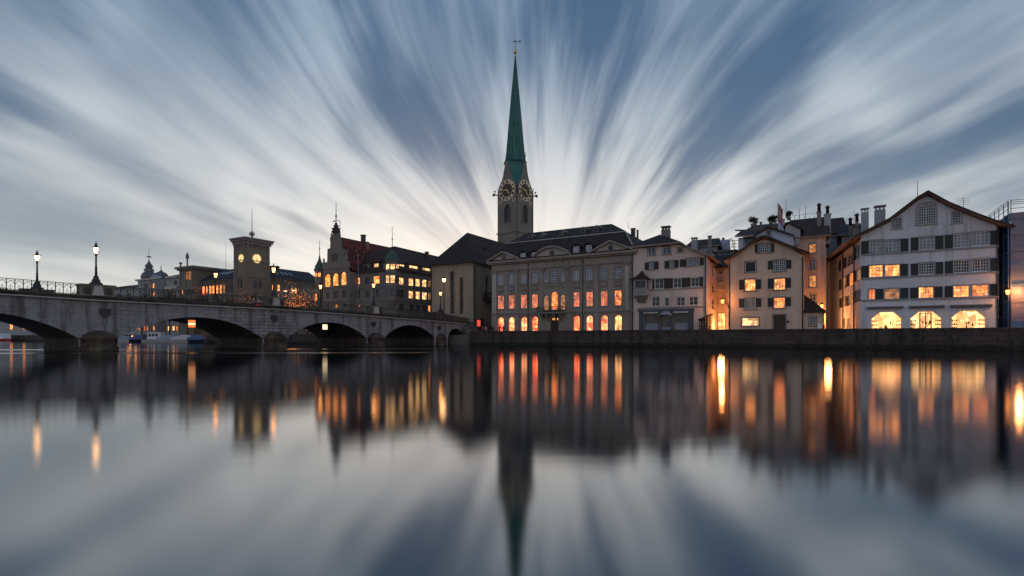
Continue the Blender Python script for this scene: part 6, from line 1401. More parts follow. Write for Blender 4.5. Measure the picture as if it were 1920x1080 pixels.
    for (x, y) in ((738, 397), (785, 402), (827, 410), (868, 415), (920, 425)):
        best = None
        for kk in range(70):
            off = -.5 + kk * .1; pl = SW.shift(-off); uu, zq = pl.px(*T3(x, y)); zf = zt + slope * (off + .5)
            if best is None or abs(zq - zf) < best[0]: best = (abs(zq - zf), off, uu, zq)
        _, off, uu, zq = best; pl = SW.shift(-off + .12); d = MB(); d.hexa([pl.p(uu - .3, zq - .3, 0), pl.p(uu + .3, zq - .3, 0), pl.p(uu + .3, zq - .3, -.1), pl.p(uu - .3, zq - .3, -.1), pl.p(uu - .3, zq + .3, -.6), pl.p(uu + .3, zq + .3, -.6), pl.p(uu + .3, zq + .3, -.7), pl.p(uu - .3, zq + .3, -.7)], 'glass_curtain'); d.build('skylight', rf)
    # corner turret
    c = Fm.p(cu - 1.3, 0, .1); r_ = 1.6; tz = lambda y: Fm.shift(2).px(*T3(662, y))[1]
    ct = MB(); ct.lathe(c, [(.4, tz(745)), (r_ * .7, tz(715)), (r_, tz(690)), (r_, tz(430))], 'townhall_wall', 8, False, rot=math.pi / 8 - TH); ct.lathe(c, [(r_ + .2, tz(432)), (r_ + .2, tz(424)), (r_, tz(422))], 'trim_grey', 8, False, rot=math.pi / 8 - TH); ct.lathe(c, [(r_ + .12, tz(506)), (r_ + .12, tz(498))], 'trim_grey', 8, False, rot=math.pi / 8 - TH); ct.lathe(c, [(r_ + .12, tz(600)), (r_ + .12, tz(592))], 'trim_grey', 8, False, rot=math.pi / 8 - TH); tu = ct.build('corner_turret', root)
    ap = r_ * math.cos(math.pi / 8)
    for k in range(5):
        an = -TH - math.pi / 2 + (k - 2) * math.pi / 4; nn = Vector((math.cos(an), math.sin(an), 0)); dd = Vector((-nn.y, nn.x, 0)); ft = F(c + nn * ap, dd, nn)
        if nn.y > .3: continue
        for y0, y1, kk in ((450, 484, 'f'), (527, 575, 'f' if k in (2, 3) else 'd'), (614, 666, 'd')):
            d = MB(); hw = r_ * .29; d.box(ft, -hw, hw, tz(y1), tz(y0), .01, .04, PANE[kk]); d.box(ft, -hw - .08, -hw, tz(y1) - .05, tz(y0) + .05, .01, .09, 'trim_grey'); d.box(ft, hw, hw + .08, tz(y1) - .05, tz(y0) + .05, .01, .09, 'trim_grey'); d.box(ft, -.04, .04, tz(y1), tz(y0), .04, .08, 'trim_grey'); d.box(ft, -hw, hw, (tz(y0) + tz(y1)) / 2 + .15, (tz(y0) + tz(y1)) / 2 + .23, .04, .08, 'trim_grey'); d.build('window', tu)
    z0 = tz(424); k_ = tz(345) - z0
    onion(tu, (c.x, c.y, z0), 1, [(r_ + .35, 0), (r_ + .1, k_ * .12), (r_ * .86, k_ * .3), (r_ * .82, k_ * .45), (r_ * .62, k_ * .65), (r_ * .34, k_ * .82), (.3, k_)], tz(185) - z0, 'turret_roof')
    # small spired bay at the left
    c = Fg.p(Fg.px(*T3(200, 560))[0], 0, -.6); tz2 = lambda y: Fg.px(*T3(200, y))[1]; r2 = 1.2
    ct = MB(); ct.lathe(c, [(r2, GZ - .5), (r2, tz2(492))], 'townhall_wall', 8, False, rot=math.pi / 8 - TH); ct.lathe(c, [(r2 + .2, tz2(497)), (r2 + .25, tz2(490))], 'trim_grey', 8, False, rot=math.pi / 8 - TH); t2 = ct.build('stair_turret', root)
    for k in (1, 2, 3):
        an = -TH - math.pi / 2 + (k - 2) * math.pi / 4 + .25; an = -TH - math.pi / 2 + (k - 2) * math.pi / 4; nn = Vector((math.cos(an), math.sin(an), 0)); ft = F(c + nn * (r2 * math.cos(math.pi / 8)), Vector((-nn.y, nn.x, 0)), nn)
        for y0, y1, kk in ((512, 538, 'w' if k != 1 else 'm'), (580, 620, 'd'), (655, 700, 'o' if k == 2 else 'd')):
            d = MB(); d.box(ft, -.3, .3, tz2(y1), tz2(y0), .01, .04, PANE[kk]); d.box(ft, -.04, .04, tz2(y1), tz2(y0), .04, .07, 'trim_grey'); d.build('window', t2)
    z0 = tz2(492); k_ = tz2(400) - z0
    onion(t2, (c.x, c.y, z0), 1, [(r2 + .3, 0), (r2 * .98, k_ * .12), (r2 * .9, k_ * .3), (r2 * .55, k_ * .55), (r2 * .25, k_ * .8), (.12, k_ * 1.1)], tz2(285) - z0, 'spire_roof')
    chimney(root, SW.p(SW.px(*T3(1040, 380))[0], zt + 5, -5), .8, 1.6, 'gutter', 'flat')
townhall()

# ------------------------------------------------------------------ post building with the lit clock tower
def post_building():
    Fr = quay(9); cu = Fr.px(*T2(795, 400))[0]
    zz = lambda y, x=795: Fr.px(*T2(x, y))[1]
    root = thing('clock_building', 'long stone building with flat-topped square tower carrying two lit clock faces', 'building', Fr.p(cu - 8, GZ, -6))
    lu = Fr.px(*T2(716, 400))[0]; SD = F(Fr.p(cu, 0), N2, A2); ru = SD.px(*T2(955, 400))[0]; zt = zz(268)
    # tower
    arch_w = [((738, 515, 757, 580), 'd'), ((758, 515, 776, 580), 'd')]
    ops = [dict(r=r_, k='seg', rise=(r_[2] - r_[0]) * .5) for r_ in rects(Fr, T2, arch_w)]
    ops2 = [dict(r=r_, k='seg', rise=(r_[2] - r_[0]) * .5) for r_ in rects(SD, T2, [((841, 522, 870, 578),), ((878, 522, 905, 576),)])]
    mb = MB(); wall(mb, Fr, [(lu, zt), (cu, zt)], GZ - .5, ops, 'post_wall', .3); wall(mb, SD, [(0, zt), (ru, zt)], GZ - .5, ops2, 'post_wall', .3); wl = cu - lu
    mb.face([Fr.p(lu, GZ), Fr.p(lu, zt), Fr.p(lu, zt, -ru), Fr.p(lu, GZ, -ru)], 'post_wall'); mb.face([Fr.p(lu, GZ, -ru), Fr.p(lu, zt, -ru), Fr.p(cu, zt, -ru), Fr.p(cu, GZ, -ru)], 'post_wall')
    tw = mb.build('tower', root)
    for o in ops: window(tw, Fr, o, 'd', 1, 2, sur=.15, fm='trim_grey')
    for o in ops2: window(tw, SD, o, 'd', 2, 2, sur=.15, fm='trim_grey')
    mb = MB(); h = zt
    for z0, z1, e in ((h - .2, h + .5, .35), (h + .5, h + 1.1, .7), (h + 1.1, h + 1.5, .95)):
        P = [Fr.p(lu - e, z0, e), Fr.p(cu + e, z0, e), Fr.p(cu + e, z0, -ru - e), Fr.p(lu - e, z0, -ru - e)]; mb.hexa(P + [p + UP * (z1 - z0) for p in P], 'trim_grey')
    for FF, L, b0 in ((Fr, wl, lu), (SD, ru, 0)):
        n = int(L / 1.0)
        for i in range(n): t_ = b0 + L * (i + .5) / n; mb.box(FF, t_ - .16, t_ + .16, h - .75, h - .2, 0, .55, 'trim_grey')
        mb.box(FF, b0 - .1, b0 + L + .1, h - 1.0, h - .75, 0, .18, 'trim_grey')
        for y in (388, 500): z = zz(y) if FF is Fr else SD.px(*T2(870, y))[1]; mb.box(FF, b0 - .15, b0 + L + .15, zz(y), zz(y) + .22, 0, .2, 'trim_grey')
        for a in (b0, b0 + L - .7): mb.box(FF, a, a + .7, zz(640), h - 1.0, 0, .14, 'post_wall')
    mb.build('tower_cornice', tw)
    apex = Fr.p((lu + cu) / 2, h + 2.1, -ru / 2); mb = MB(); P = [Fr.p(lu - .8, h + 1.5, .8), Fr.p(cu + .8, h + 1.5, .8), Fr.p(cu + .8, h + 1.5, -ru - .8), Fr.p(lu - .8, h + 1.5, -ru - .8)]
    for i in range(4): mb.face([P[i], P[(i + 1) % 4], apex], 'roof_slate')
    mb.build('tower_roof', tw)
    mt = MB(); tb = apex; zb = SD.shift(-2).px(*T2(830, 208))[1]; ztp = SD.shift(-2).px(*T2(830, 30))[1]; mt.tube(tb - UP * .5, (tb.x, tb.y, ztp), .14, .04, 'iron', 5)
    c = Vector((tb.x, tb.y, zb))
    for k in range(3):
        for j in range(10):
            t0, t1 = 2 * math.pi * j / 10, 2 * math.pi * (j + 1) / 10; ax = [(Vector((1, 0, 0)), UP), (Vector((0, 1, 0)), UP), (Vector((1, 0, 0)), Vector((0, 1, 0)))][k]
            mt.tube(c + (ax[0] * math.cos(t0) + ax[1] * math.sin(t0)) * .75, c + (ax[0] * math.cos(t1) + ax[1] * math.sin(t1)) * .75, .09, .09, 'iron', 4)
    mt.ball(c, .35, .35, .35, 'iron', 8, 6); mt.build('ball_mast', tw)
    dial(tw, SD, SD.px(*T2(869, 378))[0], SD.px(*T2(869, 378))[1], SD.px(*T2(869, 346))[1] - SD.px(*T2(869, 378))[1], face='clock_glow', lit=1, num='iron', hands='iron', hm=6.5, k=.5)
    dial(tw, Fr, Fr.px(*T2(764, 375))[0], zz(375, 764), zz(347, 764) - zz(375, 764), face='clock_glow', lit=1, num='iron', hands='iron', hm=6.5, k=.5)
    # left river wing
    Fw = Fr.shift(-1.2); a0 = Fw.px(*T2(440, 560))[0]; ze = Fw.px(*T2(600, 520))[1]
    W = []
    for i, (xa, xb) in enumerate(((452, 466), (476, 490), (500, 517), (524, 538), (546, 563), (567, 583), (594, 610), (618, 632), (640, 655), (660, 672), (678, 690), (696, 708))): W.append(((xa, 563 - (xa - 450) * .09, xb, 612), 'w' if i in (2, 3, 4, 5, 6, 7) else 'm' if i in (8,) else 'd'))
    ops = [dict(r=r_, k='seg', rise=(r_[2] - r_[0]) * .5) for r_ in rects(Fw, T2, W)]
    z_a = min(o['r'][1] for o in ops) + .2; z_b = max(o['r'][3] for o in ops)
    for o in ops: r_ = o['r']; o['r'] = (r_[0], z_a, r_[2], z_b - .1)
    low = [dict(r=(r_['r'][0], z_a - 4.2, r_['r'][2], z_a - 1.9)) for r_ in ops]
    mb = MB(); wall(mb, Fw, [(a0, ze), (lu, ze)], GZ - .5, ops + low, 'post_wall', .25); mb.face([Fw.p(a0, GZ), Fw.p(a0, ze), Fw.p(a0, ze, -12), Fw.p(a0, GZ, -12)], 'post_wall'); mb.face([Fw.p(a0, GZ, -12), Fw.p(a0, ze, -12), Fw.p(lu, ze, -12), Fw.p(lu, GZ, -12)], 'post_wall'); mb.build('left_wing_wall', root)
    for o, w_ in zip(ops, W): window(root, Fw, o, w_[1], 2, 3, sur=.14, fm='trim_grey', sill=False)
    rr = random.Random(2)
    for o in low: window(root, Fw, o, rr.choice('dmwod'), 2, 3, sur=.1, fm='trim_grey', sill=False)
    mb = MB(); mb.box(Fw, a0, lu, ze - .35, ze, 0, .6, 'trim_grey'); mb.box(Fw, a0, lu, z_a - .5, z_a - .25, 0, .2, 'trim_grey'); mb.box(Fw, a0, lu, ze - 1.7, ze - 1.5, 0, .2, 'trim_grey')
    n = int((lu - a0) / 1.1)
    for i in range(n): t_ = a0 + (lu - a0) * (i + .5) / n; mb.box(Fw, t_ - .18, t_ + .18, ze - 1.4, ze - .35, 0, .35, 'trim_grey')
    mb.build('left_cornice', root)
    zr = Fw.shift(-6).px(*T2(690, 450))[1]; mb = MB(); mb.slab([Fw.p(a0, ze, .6), Fw.p(lu, ze, .6), Fw.p(lu, zr, -6), Fw.p(a0 + 2, zr, -6)], 'roof_slate', .2); mb.slab([Fw.p(a0 + 2, zr, -6), Fw.p(lu, zr, -6), Fw.p(lu, ze, -12.5), Fw.p(a0, ze, -12.5)], 'roof_slate', .2); mb.face([Fw.p(a0, ze, .6), Fw.p(a0 + 2, zr, -6), Fw.p(a0, ze, -12.5)], 'roof_slate'); rf = mb.build('left_roof', root)
    for x in (612, 632, 655, 678, 695):
        Fd = Fw.shift(-3.2); u, z = Fd.px(*T2(x, 475 - (x - 610) * .1)); sl = (zr - ze) / 6.6; z = ze + sl * 3.8 + .12; d = MB(); d.hexa([Fd.p(u - .35, z - sl * .8, .8), Fd.p(u + .35, z - sl * .8, .8), Fd.p(u + .35, z - sl * .8 - .1, .8), Fd.p(u - .35, z - sl * .8 - .1, .8), Fd.p(u - .35, z + sl * .8, -.8), Fd.p(u + .35, z + sl * .8, -.8), Fd.p(u + .35, z + sl * .8 - .1, -.8), Fd.p(u - .35, z + sl * .8 - .1, -.8)], 'glass_curtain'); d.build('skylight', rf)
    antenna(root, Fw.shift(-6).p(Fw.shift(-6).px(*T2(660, 450))[0], zr - .3), 9)
    # right wing beside the street
    Sw = SD.shift(-.9); b1 = Sw.px(*T2(1165, 560))[0]; zr1 = Sw.px(*T2(1000, 505))[1]; e1 = b1 + 8
    W = [((974, 549, 992, 596), 'w'), ((1010, 552, 1029, 598), 'w'), ((1052, 555, 1068, 600), 'd'), ((1087, 558, 1102, 602), 'd'), ((1120, 560, 1133, 604), 'd')]
    W = [((974, 549, 990, 594), 'w'), ((1010, 552, 1026, 597), 'w'), ((1050, 556, 1062, 600), 'd'), ((1082, 562, 1096, 606), 'd'), ((1103, 572, 1112, 612), 'w'), ((1128, 575, 1140, 612), 'w')]
    ops = [dict(r=r_, k='seg', rise=(r_[2] - r_[0]) * .5) for r_ in rects(Sw, T2, W)]
    mb = MB(); wall(mb, Sw, [(ru, zr1), (e1, zr1)], GZ - .5, ops, 'post_wall', .25); mb.face([Sw.p(e1, GZ), Sw.p(e1, GZ, -12), Sw.p(e1, zr1, -12), Sw.p(e1, zr1)], 'post_wall'); mb.face([Sw.p(ru, GZ, -12), Sw.p(e1, GZ, -12), Sw.p(e1, zr1, -12), Sw.p(ru, zr1, -12)], 'post_wall'); mb.build('right_wing_wall', root)
    for o, w_ in zip(ops, W): window(root, Sw, o, w_[1], 2, 3, sur=.14, fm='trim_grey', sill=False)
    mb = MB(); mb.box(Sw, ru, e1, zr1 - .3, zr1, 0, .6, 'trim_grey'); n = int((e1 - ru) / 1.1)
    for i in range(n): t_ = ru + (e1 - ru) * (i + .5) / n; mb.box(Sw, t_ - .2, t_ + .2, zr1 - 1.3, zr1 - .3, 0, .35, 'trim_grey')
    mb.box(Sw, ru, e1, zr1 - 1.8, zr1 - 1.6, 0, .2, 'trim_grey'); mb.build('right_cornice', root)
    zk = Sw.shift(-6).px(*T2(1020, 445))[1]; mb = MB(); mb.slab([Sw.p(ru, zr1, .6), Sw.p(e1, zr1, .6), Sw.p(e1, zk, -6), Sw.p(ru, zk, -6)], 'roof_slate', .2); mb.slab([Sw.p(ru, zk, -6), Sw.p(e1, zk, -6), Sw.p(e1, zr1, -12.5), Sw.p(ru, zr1, -12.5)], 'roof_slate', .2); rf = mb.build('right_roof', root)
    for t_ in (.12, .3, .42, .58, .7, .85):
        u = ru + (b1 - ru) * t_; sl = (zk - zr1) / 6.6; Fd = Sw.shift(-2.6); z = zr1 + sl * 3.2 + .12; d = MB(); d.hexa([Fd.p(u - .4, z - sl * .8, .8), Fd.p(u + .4, z - sl * .8, .8), Fd.p(u + .4, z - sl * .8 - .1, .8), Fd.p(u - .4, z - sl * .8 - .1, .8), Fd.p(u - .4, z + sl * .8, -.8), Fd.p(u + .4, z + sl * .8, -.8), Fd.p(u + .4, z + sl * .8 - .1, -.8), Fd.p(u - .4, z + sl * .8 - .1, -.8)], 'glass_curtain'); d.build('skylight', rf)
    for x in (968, 1007): c = Sw.shift(-6); u, z = c.px(*T2(x, 445)); d = MB(); d.lathe(c.p(u, z - .8), [(.5, 0), (.5, 1.0), (.9, 1.1), (.7, 1.5), (.1, 1.7)], 'gutter', 8); d.build('roof_vent', rf)
    # pavilion with flat roof at the far left end
    Fp = Fr.shift(.8); p0, p1 = Fp.px(*T2(347, 500))[0], Fp.px(*T2(446, 500))[0]; zp = Fp.px(*T2(440, 440))[1]
    W = [((389, 465, 403, 520), 'm'), ((405, 463, 424, 520), 'm'), ((362, 590, 372, 620), 'w')]; ops = [dict(r=r_) for r_ in rects(Fp, T2, W)]
    mb = MB(); wall(mb, Fp, [(p0, zp), (p1, zp)], GZ - .5, ops, 'post_wall', .25); body(mb, Fp, p0, p1, GZ - .5, zp, zp, 18, 'post_wall'); pv = mb.build('pavilion', root)
    for o, w_ in zip(ops, W): window(pv, Fp, o, w_[1], 2, 3, sur=.14, fm='trim_grey', sill=False)
    mb = MB()
    for z0, z1, e in ((zp - .5, zp, .5), (zp, zp + .6, 1.0), (zp - 6.4, zp - 5.9, .5)):
        P = [Fp.p(p0 - e, z0, e), Fp.p(p1 + e, z0, e), Fp.p(p1 + e, z0, -18 - e), Fp.p(p0 - e, z0, -18 - e)]; mb.hexa(P + [p + UP * (z1 - z0) for p in P], 'trim_grey')
    for u in (p0 + .5, p0 + 3, p1 - 1.1): mb.box(Fp, u, u + .6, zp - 5.9, zp - .5, 0, .3, 'trim_grey')
    mb.build('cornice', pv)
    for x, h_ in ((360, 1.6), (405, 4.2)): u = Fp.px(*T2(x, 440))[0]; mb = MB(); mb.lathe(Fp.p(u, zp + .6, .2), [(.4, 0), (.22, .4), (.22, h_ * .55), (.5, h_ * .6), (.45, h_ * .8), (.1, h_)], 'trim_grey', 8); mb.build('roof_urn', pv)
post_building()

# ------------------------------------------------------------------ domed building further up the bank
def domed():
    Fr = quay(9); zz = lambda x, y: Fr.px(*TD(x, y))
    b0, b1 = zz(75, 640)[0], zz(400, 640)[0]; zt = zz(260, 575)[1]
    root = thing('domed_building', 'pale palace-like building with one tiered dome and one smaller onion dome', 'building', Fr.p((b0 + b1) / 2, GZ, -8))
    W = [((80, 1365, 128, 1440), 'm'), ((150, 1365, 200, 1440), 'o'), ((225, 1365, 275, 1440), 'o'), ((330, 1365, 370, 1440), 'w'), ((195, 660, 222, 715), 'd'), ((230, 655, 258, 715), 'd'), ((322, 640, 372, 720), 'w'), ((160, 780, 185, 860), 'm'), ((255, 780, 290, 860), 'd'), ((330, 780, 365, 860), 'o')]
    ops = [dict(r=r_) for r_ in rects(Fr, TD, W)]
    mb = MB(); wall(mb, Fr, [(b0, zt), (b1, zt)], GZ - .5, ops, 'dome_wall', .3); body(mb, Fr, b0, b1, GZ - .5, zt, zt, 16, 'dome_wall'); mb.face([Fr.p(b0, zt), Fr.p(b1, zt), Fr.p(b1, zt, -16), Fr.p(b0, zt, -16)], 'roof_slate'); mb.build('wall', root)
    for o, w_ in zip(ops, W): window(root, Fr, o, w_[1], 2, 3, sur=.2, fm='trim_grey')
    mb = MB(); mb.box(Fr, b0 - .6, b1 + .4, zt - .2, zt + .3, -.5, .6, 'trim_light')
    for x in (140, 180, 268, 305, 378): u = zz(x, 640)[0]; mb.box(Fr, u - .3, u + .3, GZ, zt - .2, 0, .3, 'dome_wall')
    mb.build('cornice', root)
    # small gable over the lit bay
    u0, u1 = zz(300, 600)[0], zz(395, 600)[0]; d = MB(); d.prism(Fr, [(u0, zt + .3), (u1, zt + .3), ((u0 + u1) / 2, zt + 1.3)], -2, .4, 'dome_wall'); d.build('gable', root)
    c = Fr.shift(-5); cu, _ = c.px(*TD(265, 500)); Z_ = lambda y: c.px(*TD(265, y))[1]; base = c.p(cu, 0); k = base.y / 1000 * 170 / 1530
    prof = [(112 * k, zt), (112 * k, Z_(570)), (122 * k, Z_(545)), (115 * k, Z_(510)), (95 * k, Z_(475)), (72 * k, Z_(455)), (58 * k, Z_(440)), (62 * k, Z_(408)), (68 * k, Z_(402)), (50 * k, Z_(385)), (48 * k, Z_(375)), (62 * k, Z_(355)), (58 * k, Z_(340)), (34 * k, Z_(315)), (18 * k, Z_(285)), (9 * k, Z_(262)), (5 * k, Z_(240)), (4 * k, Z_(200)), (1, Z_(198)), (17 * k, Z_(186)), (3 * k, Z_(172)), (2 * k, Z_(165)), (1 * k, Z_(30))]
    prof = [(max(a, .05), z) for a, z in prof]; mb = MB(); mb.lathe((base.x, base.y, 0), prof, 'dome_metal', 16); dm = mb.build('tiered_dome', root)
    mb = MB()
    for i in range(8): t_ = i * math.pi / 4; v = Vector((math.cos(t_), math.sin(t_), 0)); mb.bx(base + v * 58 * k + UP * Z_(440), .5, .5, Z_(405) - Z_(440), 'dome_wall')
    mb.build('lantern_columns', dm)
    c = Fr.shift(-3); cu, _ = c.px(*TD(468, 500)); Z2 = lambda y: c.px(*TD(468, y))[1]; base = c.p(cu, 0)
    prof = [(95 * k, GZ), (95 * k, Z2(550)), (100 * k, Z2(548)), (104 * k, Z2(525)), (98 * k, Z2(495)), (78 * k, Z2(470)), (45 * k, Z2(452)), (20 * k, Z2(435)), (8 * k, Z2(415)), (4 * k, Z2(380)), (10 * k, Z2(370)), (3 * k, Z2(358)), (2 * k, Z2(330))]
    mb = MB(); mb.lathe((base.x, base.y, 0), [(max(a, .05), z) for a, z in prof[:2]], 'dome_wall', 16); mb.lathe((base.x, base.y, 0), [(max(a, .05), z) for a, z in prof[1:]], 'dome_metal', 16); ob = mb.build('onion_dome', root)
    for i in range(7):
        an = -math.pi / 2 - .9 + i * .42; nn = Vector((math.cos(an), math.sin(an), 0)); ft = F(base + nn * (95 * k - .02), Vector((-nn.y, nn.x, 0)), nn); d = MB()
        d.box(ft, -.6, .6, Z2(600), Z2(562), .0, .12, 'glass_dark'); d.box(ft, -.6, .6, Z2(700), Z2(640), .0, .12, 'glass_dark'); d.box(ft, -.8, .8, Z2(612), Z2(603), 0, .2, 'trim_light'); d.build('window', ob)
    # link wing to the right
    Fl = Fr.shift(-1); l0, l1 = Fl.px(*TD(560, 640))[0], Fl.px(*TD(770, 640))[0]; zl = Fl.px(*TD(660, 535))[1]
    W = [((x, 612 - (x - 455) * .06, x + 42, 680 - (x - 455) * .08), 'd') for x in (455, 530, 612, 690)]; W = W[3:] + [((575, 1360, 625, 1440), 'f'), ((650, 1360, 700, 1440), 'f'), ((720, 1365, 750, 1440), 'o'), ((590, 720, 620, 750), 'w'), ((575, 785, 605, 850), 'd'), ((660, 780, 690, 850), 'm')]
    ops = [dict(r=r_) for r_ in rects(Fl, TD, W)]; mb = MB(); wall(mb, Fl, [(l0, zl), (l1, zl)], GZ - .5, ops, 'dome_wall', .3); body(mb, Fl, l0, l1, GZ - .5, zl, zl, 12, 'dome_wall'); mb.build('link_wall', root)
    for o, w_ in zip(ops, W): window(root, Fl, o, w_[1], 2, 2, sur=.2, fm='trim_grey')
    mb = MB(); mb.box(Fl, l0, l1, zl - .3, zl + .2, -12, .6, 'trim_light'); z = Fl.px(*TD(660, 690))[1]; mb.box(Fl, l0, l1, z - .9, z, 0, .7, 'trim_light'); mb.build('link_cornice', root)
    mb = MB(); mb.slab([Fl.p(l0, zl + .22, .4), Fl.p(l1, zl + .22, .4), Fl.p(l1, zl + 1.8, -5), Fl.p(l0, zl + 1.8, -5)], 'roof_slate', .1); mb.slab([Fl.p(l0, zl + 1.8, -5), Fl.p(l1, zl + 1.8, -5), Fl.p(l1, zl + .22, -12), Fl.p(l0, zl + .22, -12)], 'roof_slate', .1); mb.build('link_roof', root)
domed()
# low houses at the far left, just over the railing
for (x0, x1, y, p, lab, sd) in ((190, 262, 540, 12, 'low pale house with a lit window left of the domed building', 3), (70, 186, 556, 14, 'low dark lakeside house far left beyond the bridge railing', 4), (-60, 60, 560, 14, 'low lakeside house at the left edge behind the bridge railing', 5)):
    Tn = lambda a, b_: (a, b_)
    box_house('lakeside_house', lab, p, Tn, x0, x1, y, 10, 'dome_wall', [((x0 + (x1 - x0) * t_, y + 10, x0 + (x1 - x0) * t_ + 5, y + 22), 'o' if t_ < .4 else 'd', 2, 2) for t_ in (.2, .45, .7)] + [((x0 + (x1 - x0) * t_, 603, x0 + (x1 - x0) * t_ + 6, 618), 'm' if t_ < .6 else 'w', 2, 2) for t_ in (.15, .4, .65, .85)], rise=1.5, rmat='roof_slate')
# ------------------------------------------------------------------ lamps
def bridge_lamp_proto(label, loc, gm='lamp_glow'):
    root = thing('street_lamp', label, 'street lamp', loc, 'lanterns along the bridge')
    c = Vector(loc); mb = MB(); mb.lathe(c, [(.62, 0), (.6, .18), (.42, .28), (.36, .55), (.22, .75), (.27, .85), (.14, 1.0)], 'iron', 8); mb.build('base', root)
    mb = MB(); mb.lathe(c, [(.12, 1.0), (.10, 1.8), (.14, 1.85), (.09, 1.95), (.075, 3.1), (.13, 3.15), (.08, 3.25), (.2, 3.42)], 'iron', 8); mb.build('post', root)
    mb = MB(); mb.lathe(c, [(.14, 3.44), (.27, 3.98), (.27, 4.02)], gm, 6, False); mb.build('lantern_glass', root)
    mb = MB()
    for k in range(6): t_ = k * math.pi / 3; v = Vector((math.cos(t_), math.sin(t_), 0)); mb.tube(c + v * .155 + UP * 3.42, c + v * .29 + UP * 4.02, .022, .022, 'iron', 4); mb.tube(c + v * .30 + UP * 4.02, c + v * .44 + UP * 4.12, .02, .01, 'iron', 4)
    mb.lathe(c, [(.33, 4.02), (.31, 4.08), (.16, 4.22), (.12, 4.3), (.14, 4.42), (.05, 4.5), (.07, 4.58), (.02, 4.72)], 'iron', 6); mb.build('lantern_cap', root)
    return root
def plight(c, e, color=(1, .48, .18), r_=.25):
    l = bpy.data.lights.new("LampOrFillLight", 'POINT'); l.energy = e; l.color = color; l.shadow_soft_size = r_; o = bpy.data.objects.new("LampOrFillLight", l); o.location = c; col.objects.link(o); return o
near = [(-.15, 'tall lit lantern on the near stone pedestal of the widest visible pier'), (20.0, 'lit bridge lantern just right of the square clock tower'), (37.2, 'lit bridge lantern in front of the town hall corner turret'), (52.8, 'lit bridge lantern at the town end of the near parapet')]
farl = [(-2.4, 'lit lantern furthest left, behind the bridge railing'), (18.1, 'lit far-side bridge lantern in front of the left wing of the clock building'), (35.9, 'lit far-side bridge lantern below the stepped gable of the town hall')]
proto = None
for l, lab in near:
    p = BF.p(l, ztopb(l) + (1.75 if l < 50 else 1.93), -.15)
    if proto is None: proto = bridge_lamp_proto(lab, p); o = proto
    elif l == 20.0: amber = bridge_lamp_proto(lab, p, 'lamp_amber'); o = amber
    else: o = copy_tree(amber); o.location = p; o['label'] = lab
    if l > 30:
        o.scale = (.9, .9, .9)
    plight((p.x, p.y, p.z + 3.75), 46)
for l, lab in farl:
    p = BB.p(l, ztopb(l) + 1.75, -.15); o = copy_tree(proto if l < 0 else amber); o.location = p; o['label'] = lab; plight((p.x, p.y, p.z + 3.75), 46)
# tall mast lamp beside the choir
Fq = quay(4.5); u, z = Fq.px(832.5, 525.5); c = Fq.p(u, GZ); root = thing('street_lamp', 'tall lit lamp on a plain mast in front of the church choir', 'street lamp', c)
mb = MB(); mb.tube(c, c + UP * (z - GZ - .3), .14, .09, 'iron', 8); mb.build('post', root); mb = MB(); mb.lathe(c + UP * (z - GZ - .32), [(.15, 0), (.36, .35), (.3, .62)], 'lamp_glow', 8); mb.build('lantern_glass', root); mb = MB(); mb.lathe(c + UP * (z - GZ + .31), [(.42, 0), (.2, .25), (.02, .4)], 'iron', 8); mb.build('lantern_cap', root); plight(c + UP * (z - GZ) - N2 * .8, 60)
# wall lanterns in the alleys
def wall_lamp(mount, lampc, label, e, offs=(0, 0, 0)):
    root = thing('wall_lantern', label, 'wall lamp', mount, 'lanterns on house walls'); mount = Vector(mount); lampc = Vector(lampc)
    mb = MB(); mb.tube(mount, lampc + UP * .45, .035, .03, 'iron', 5); mb.tube(mount - UP * .5, lampc + UP * .4 + (mount - lampc) * .4, .02, .02, 'iron', 4); mb.bx(mount - UP * .6, .12, .12, .8, 'iron', -TH); mb.build('bracket', root)
    mb = MB(); mb.lathe(lampc - UP * .3, [(.12, 0), (.22, .46), (.22, .52)], 'lamp_orange', 6, False); mb.build('lantern_glass', root)
    mb = MB(); mb.lathe(lampc + UP * .22, [(.36, 0), (.15, .22), (.05, .3)], 'iron', 6); mb.build('cap', root); plight(lampc + Vector(offs), e, (1, .36, .10), .3)
Fq = Q4; m_ = Fq.p(bh_u0, Fq.px(1365, 571)[1], .05); Fl = quay(3.4); u, z = Fl.px(1355, 565); lc = Fl.p(u, z); wall_lamp(m_, lc, 'bright orange lantern on a bracket at the left corner of the beige house', 330, -N2 * .9)
Fl = quay(9.5); u, z = Fl.px(1541, 574); lc = Fl.p(u, z); wall_lamp(lc + Vector((-.9, .6, .6)), lc, 'orange lantern glowing above the annex roof in the right-hand alley', 520, N2 * 2.2 - UP * 1.6)
Fl = quay(3.0); u, z = Fl.px(1889.5, 547.5); lc = Fl.p(u, z); wall_lamp(Q4.p(wh_u1, z + .9, .05), lc, 'orange lantern reaching out from the right corner of the white guild house', 400, -N2 * .7 + A2 * .9)
plight(quay(9).p(quay(9).px(1352, 600)[0], 3.2), 900, (1, .38, .11), .5)  # extra orange light added in the alley, no fixture, for lamps out of view
plight(quay(16).p(quay(16).px(1553, 600)[0], 4.5), 500, (1, .40, .12), .5)  # second added light, up the right-hand alley, without a lantern of its own
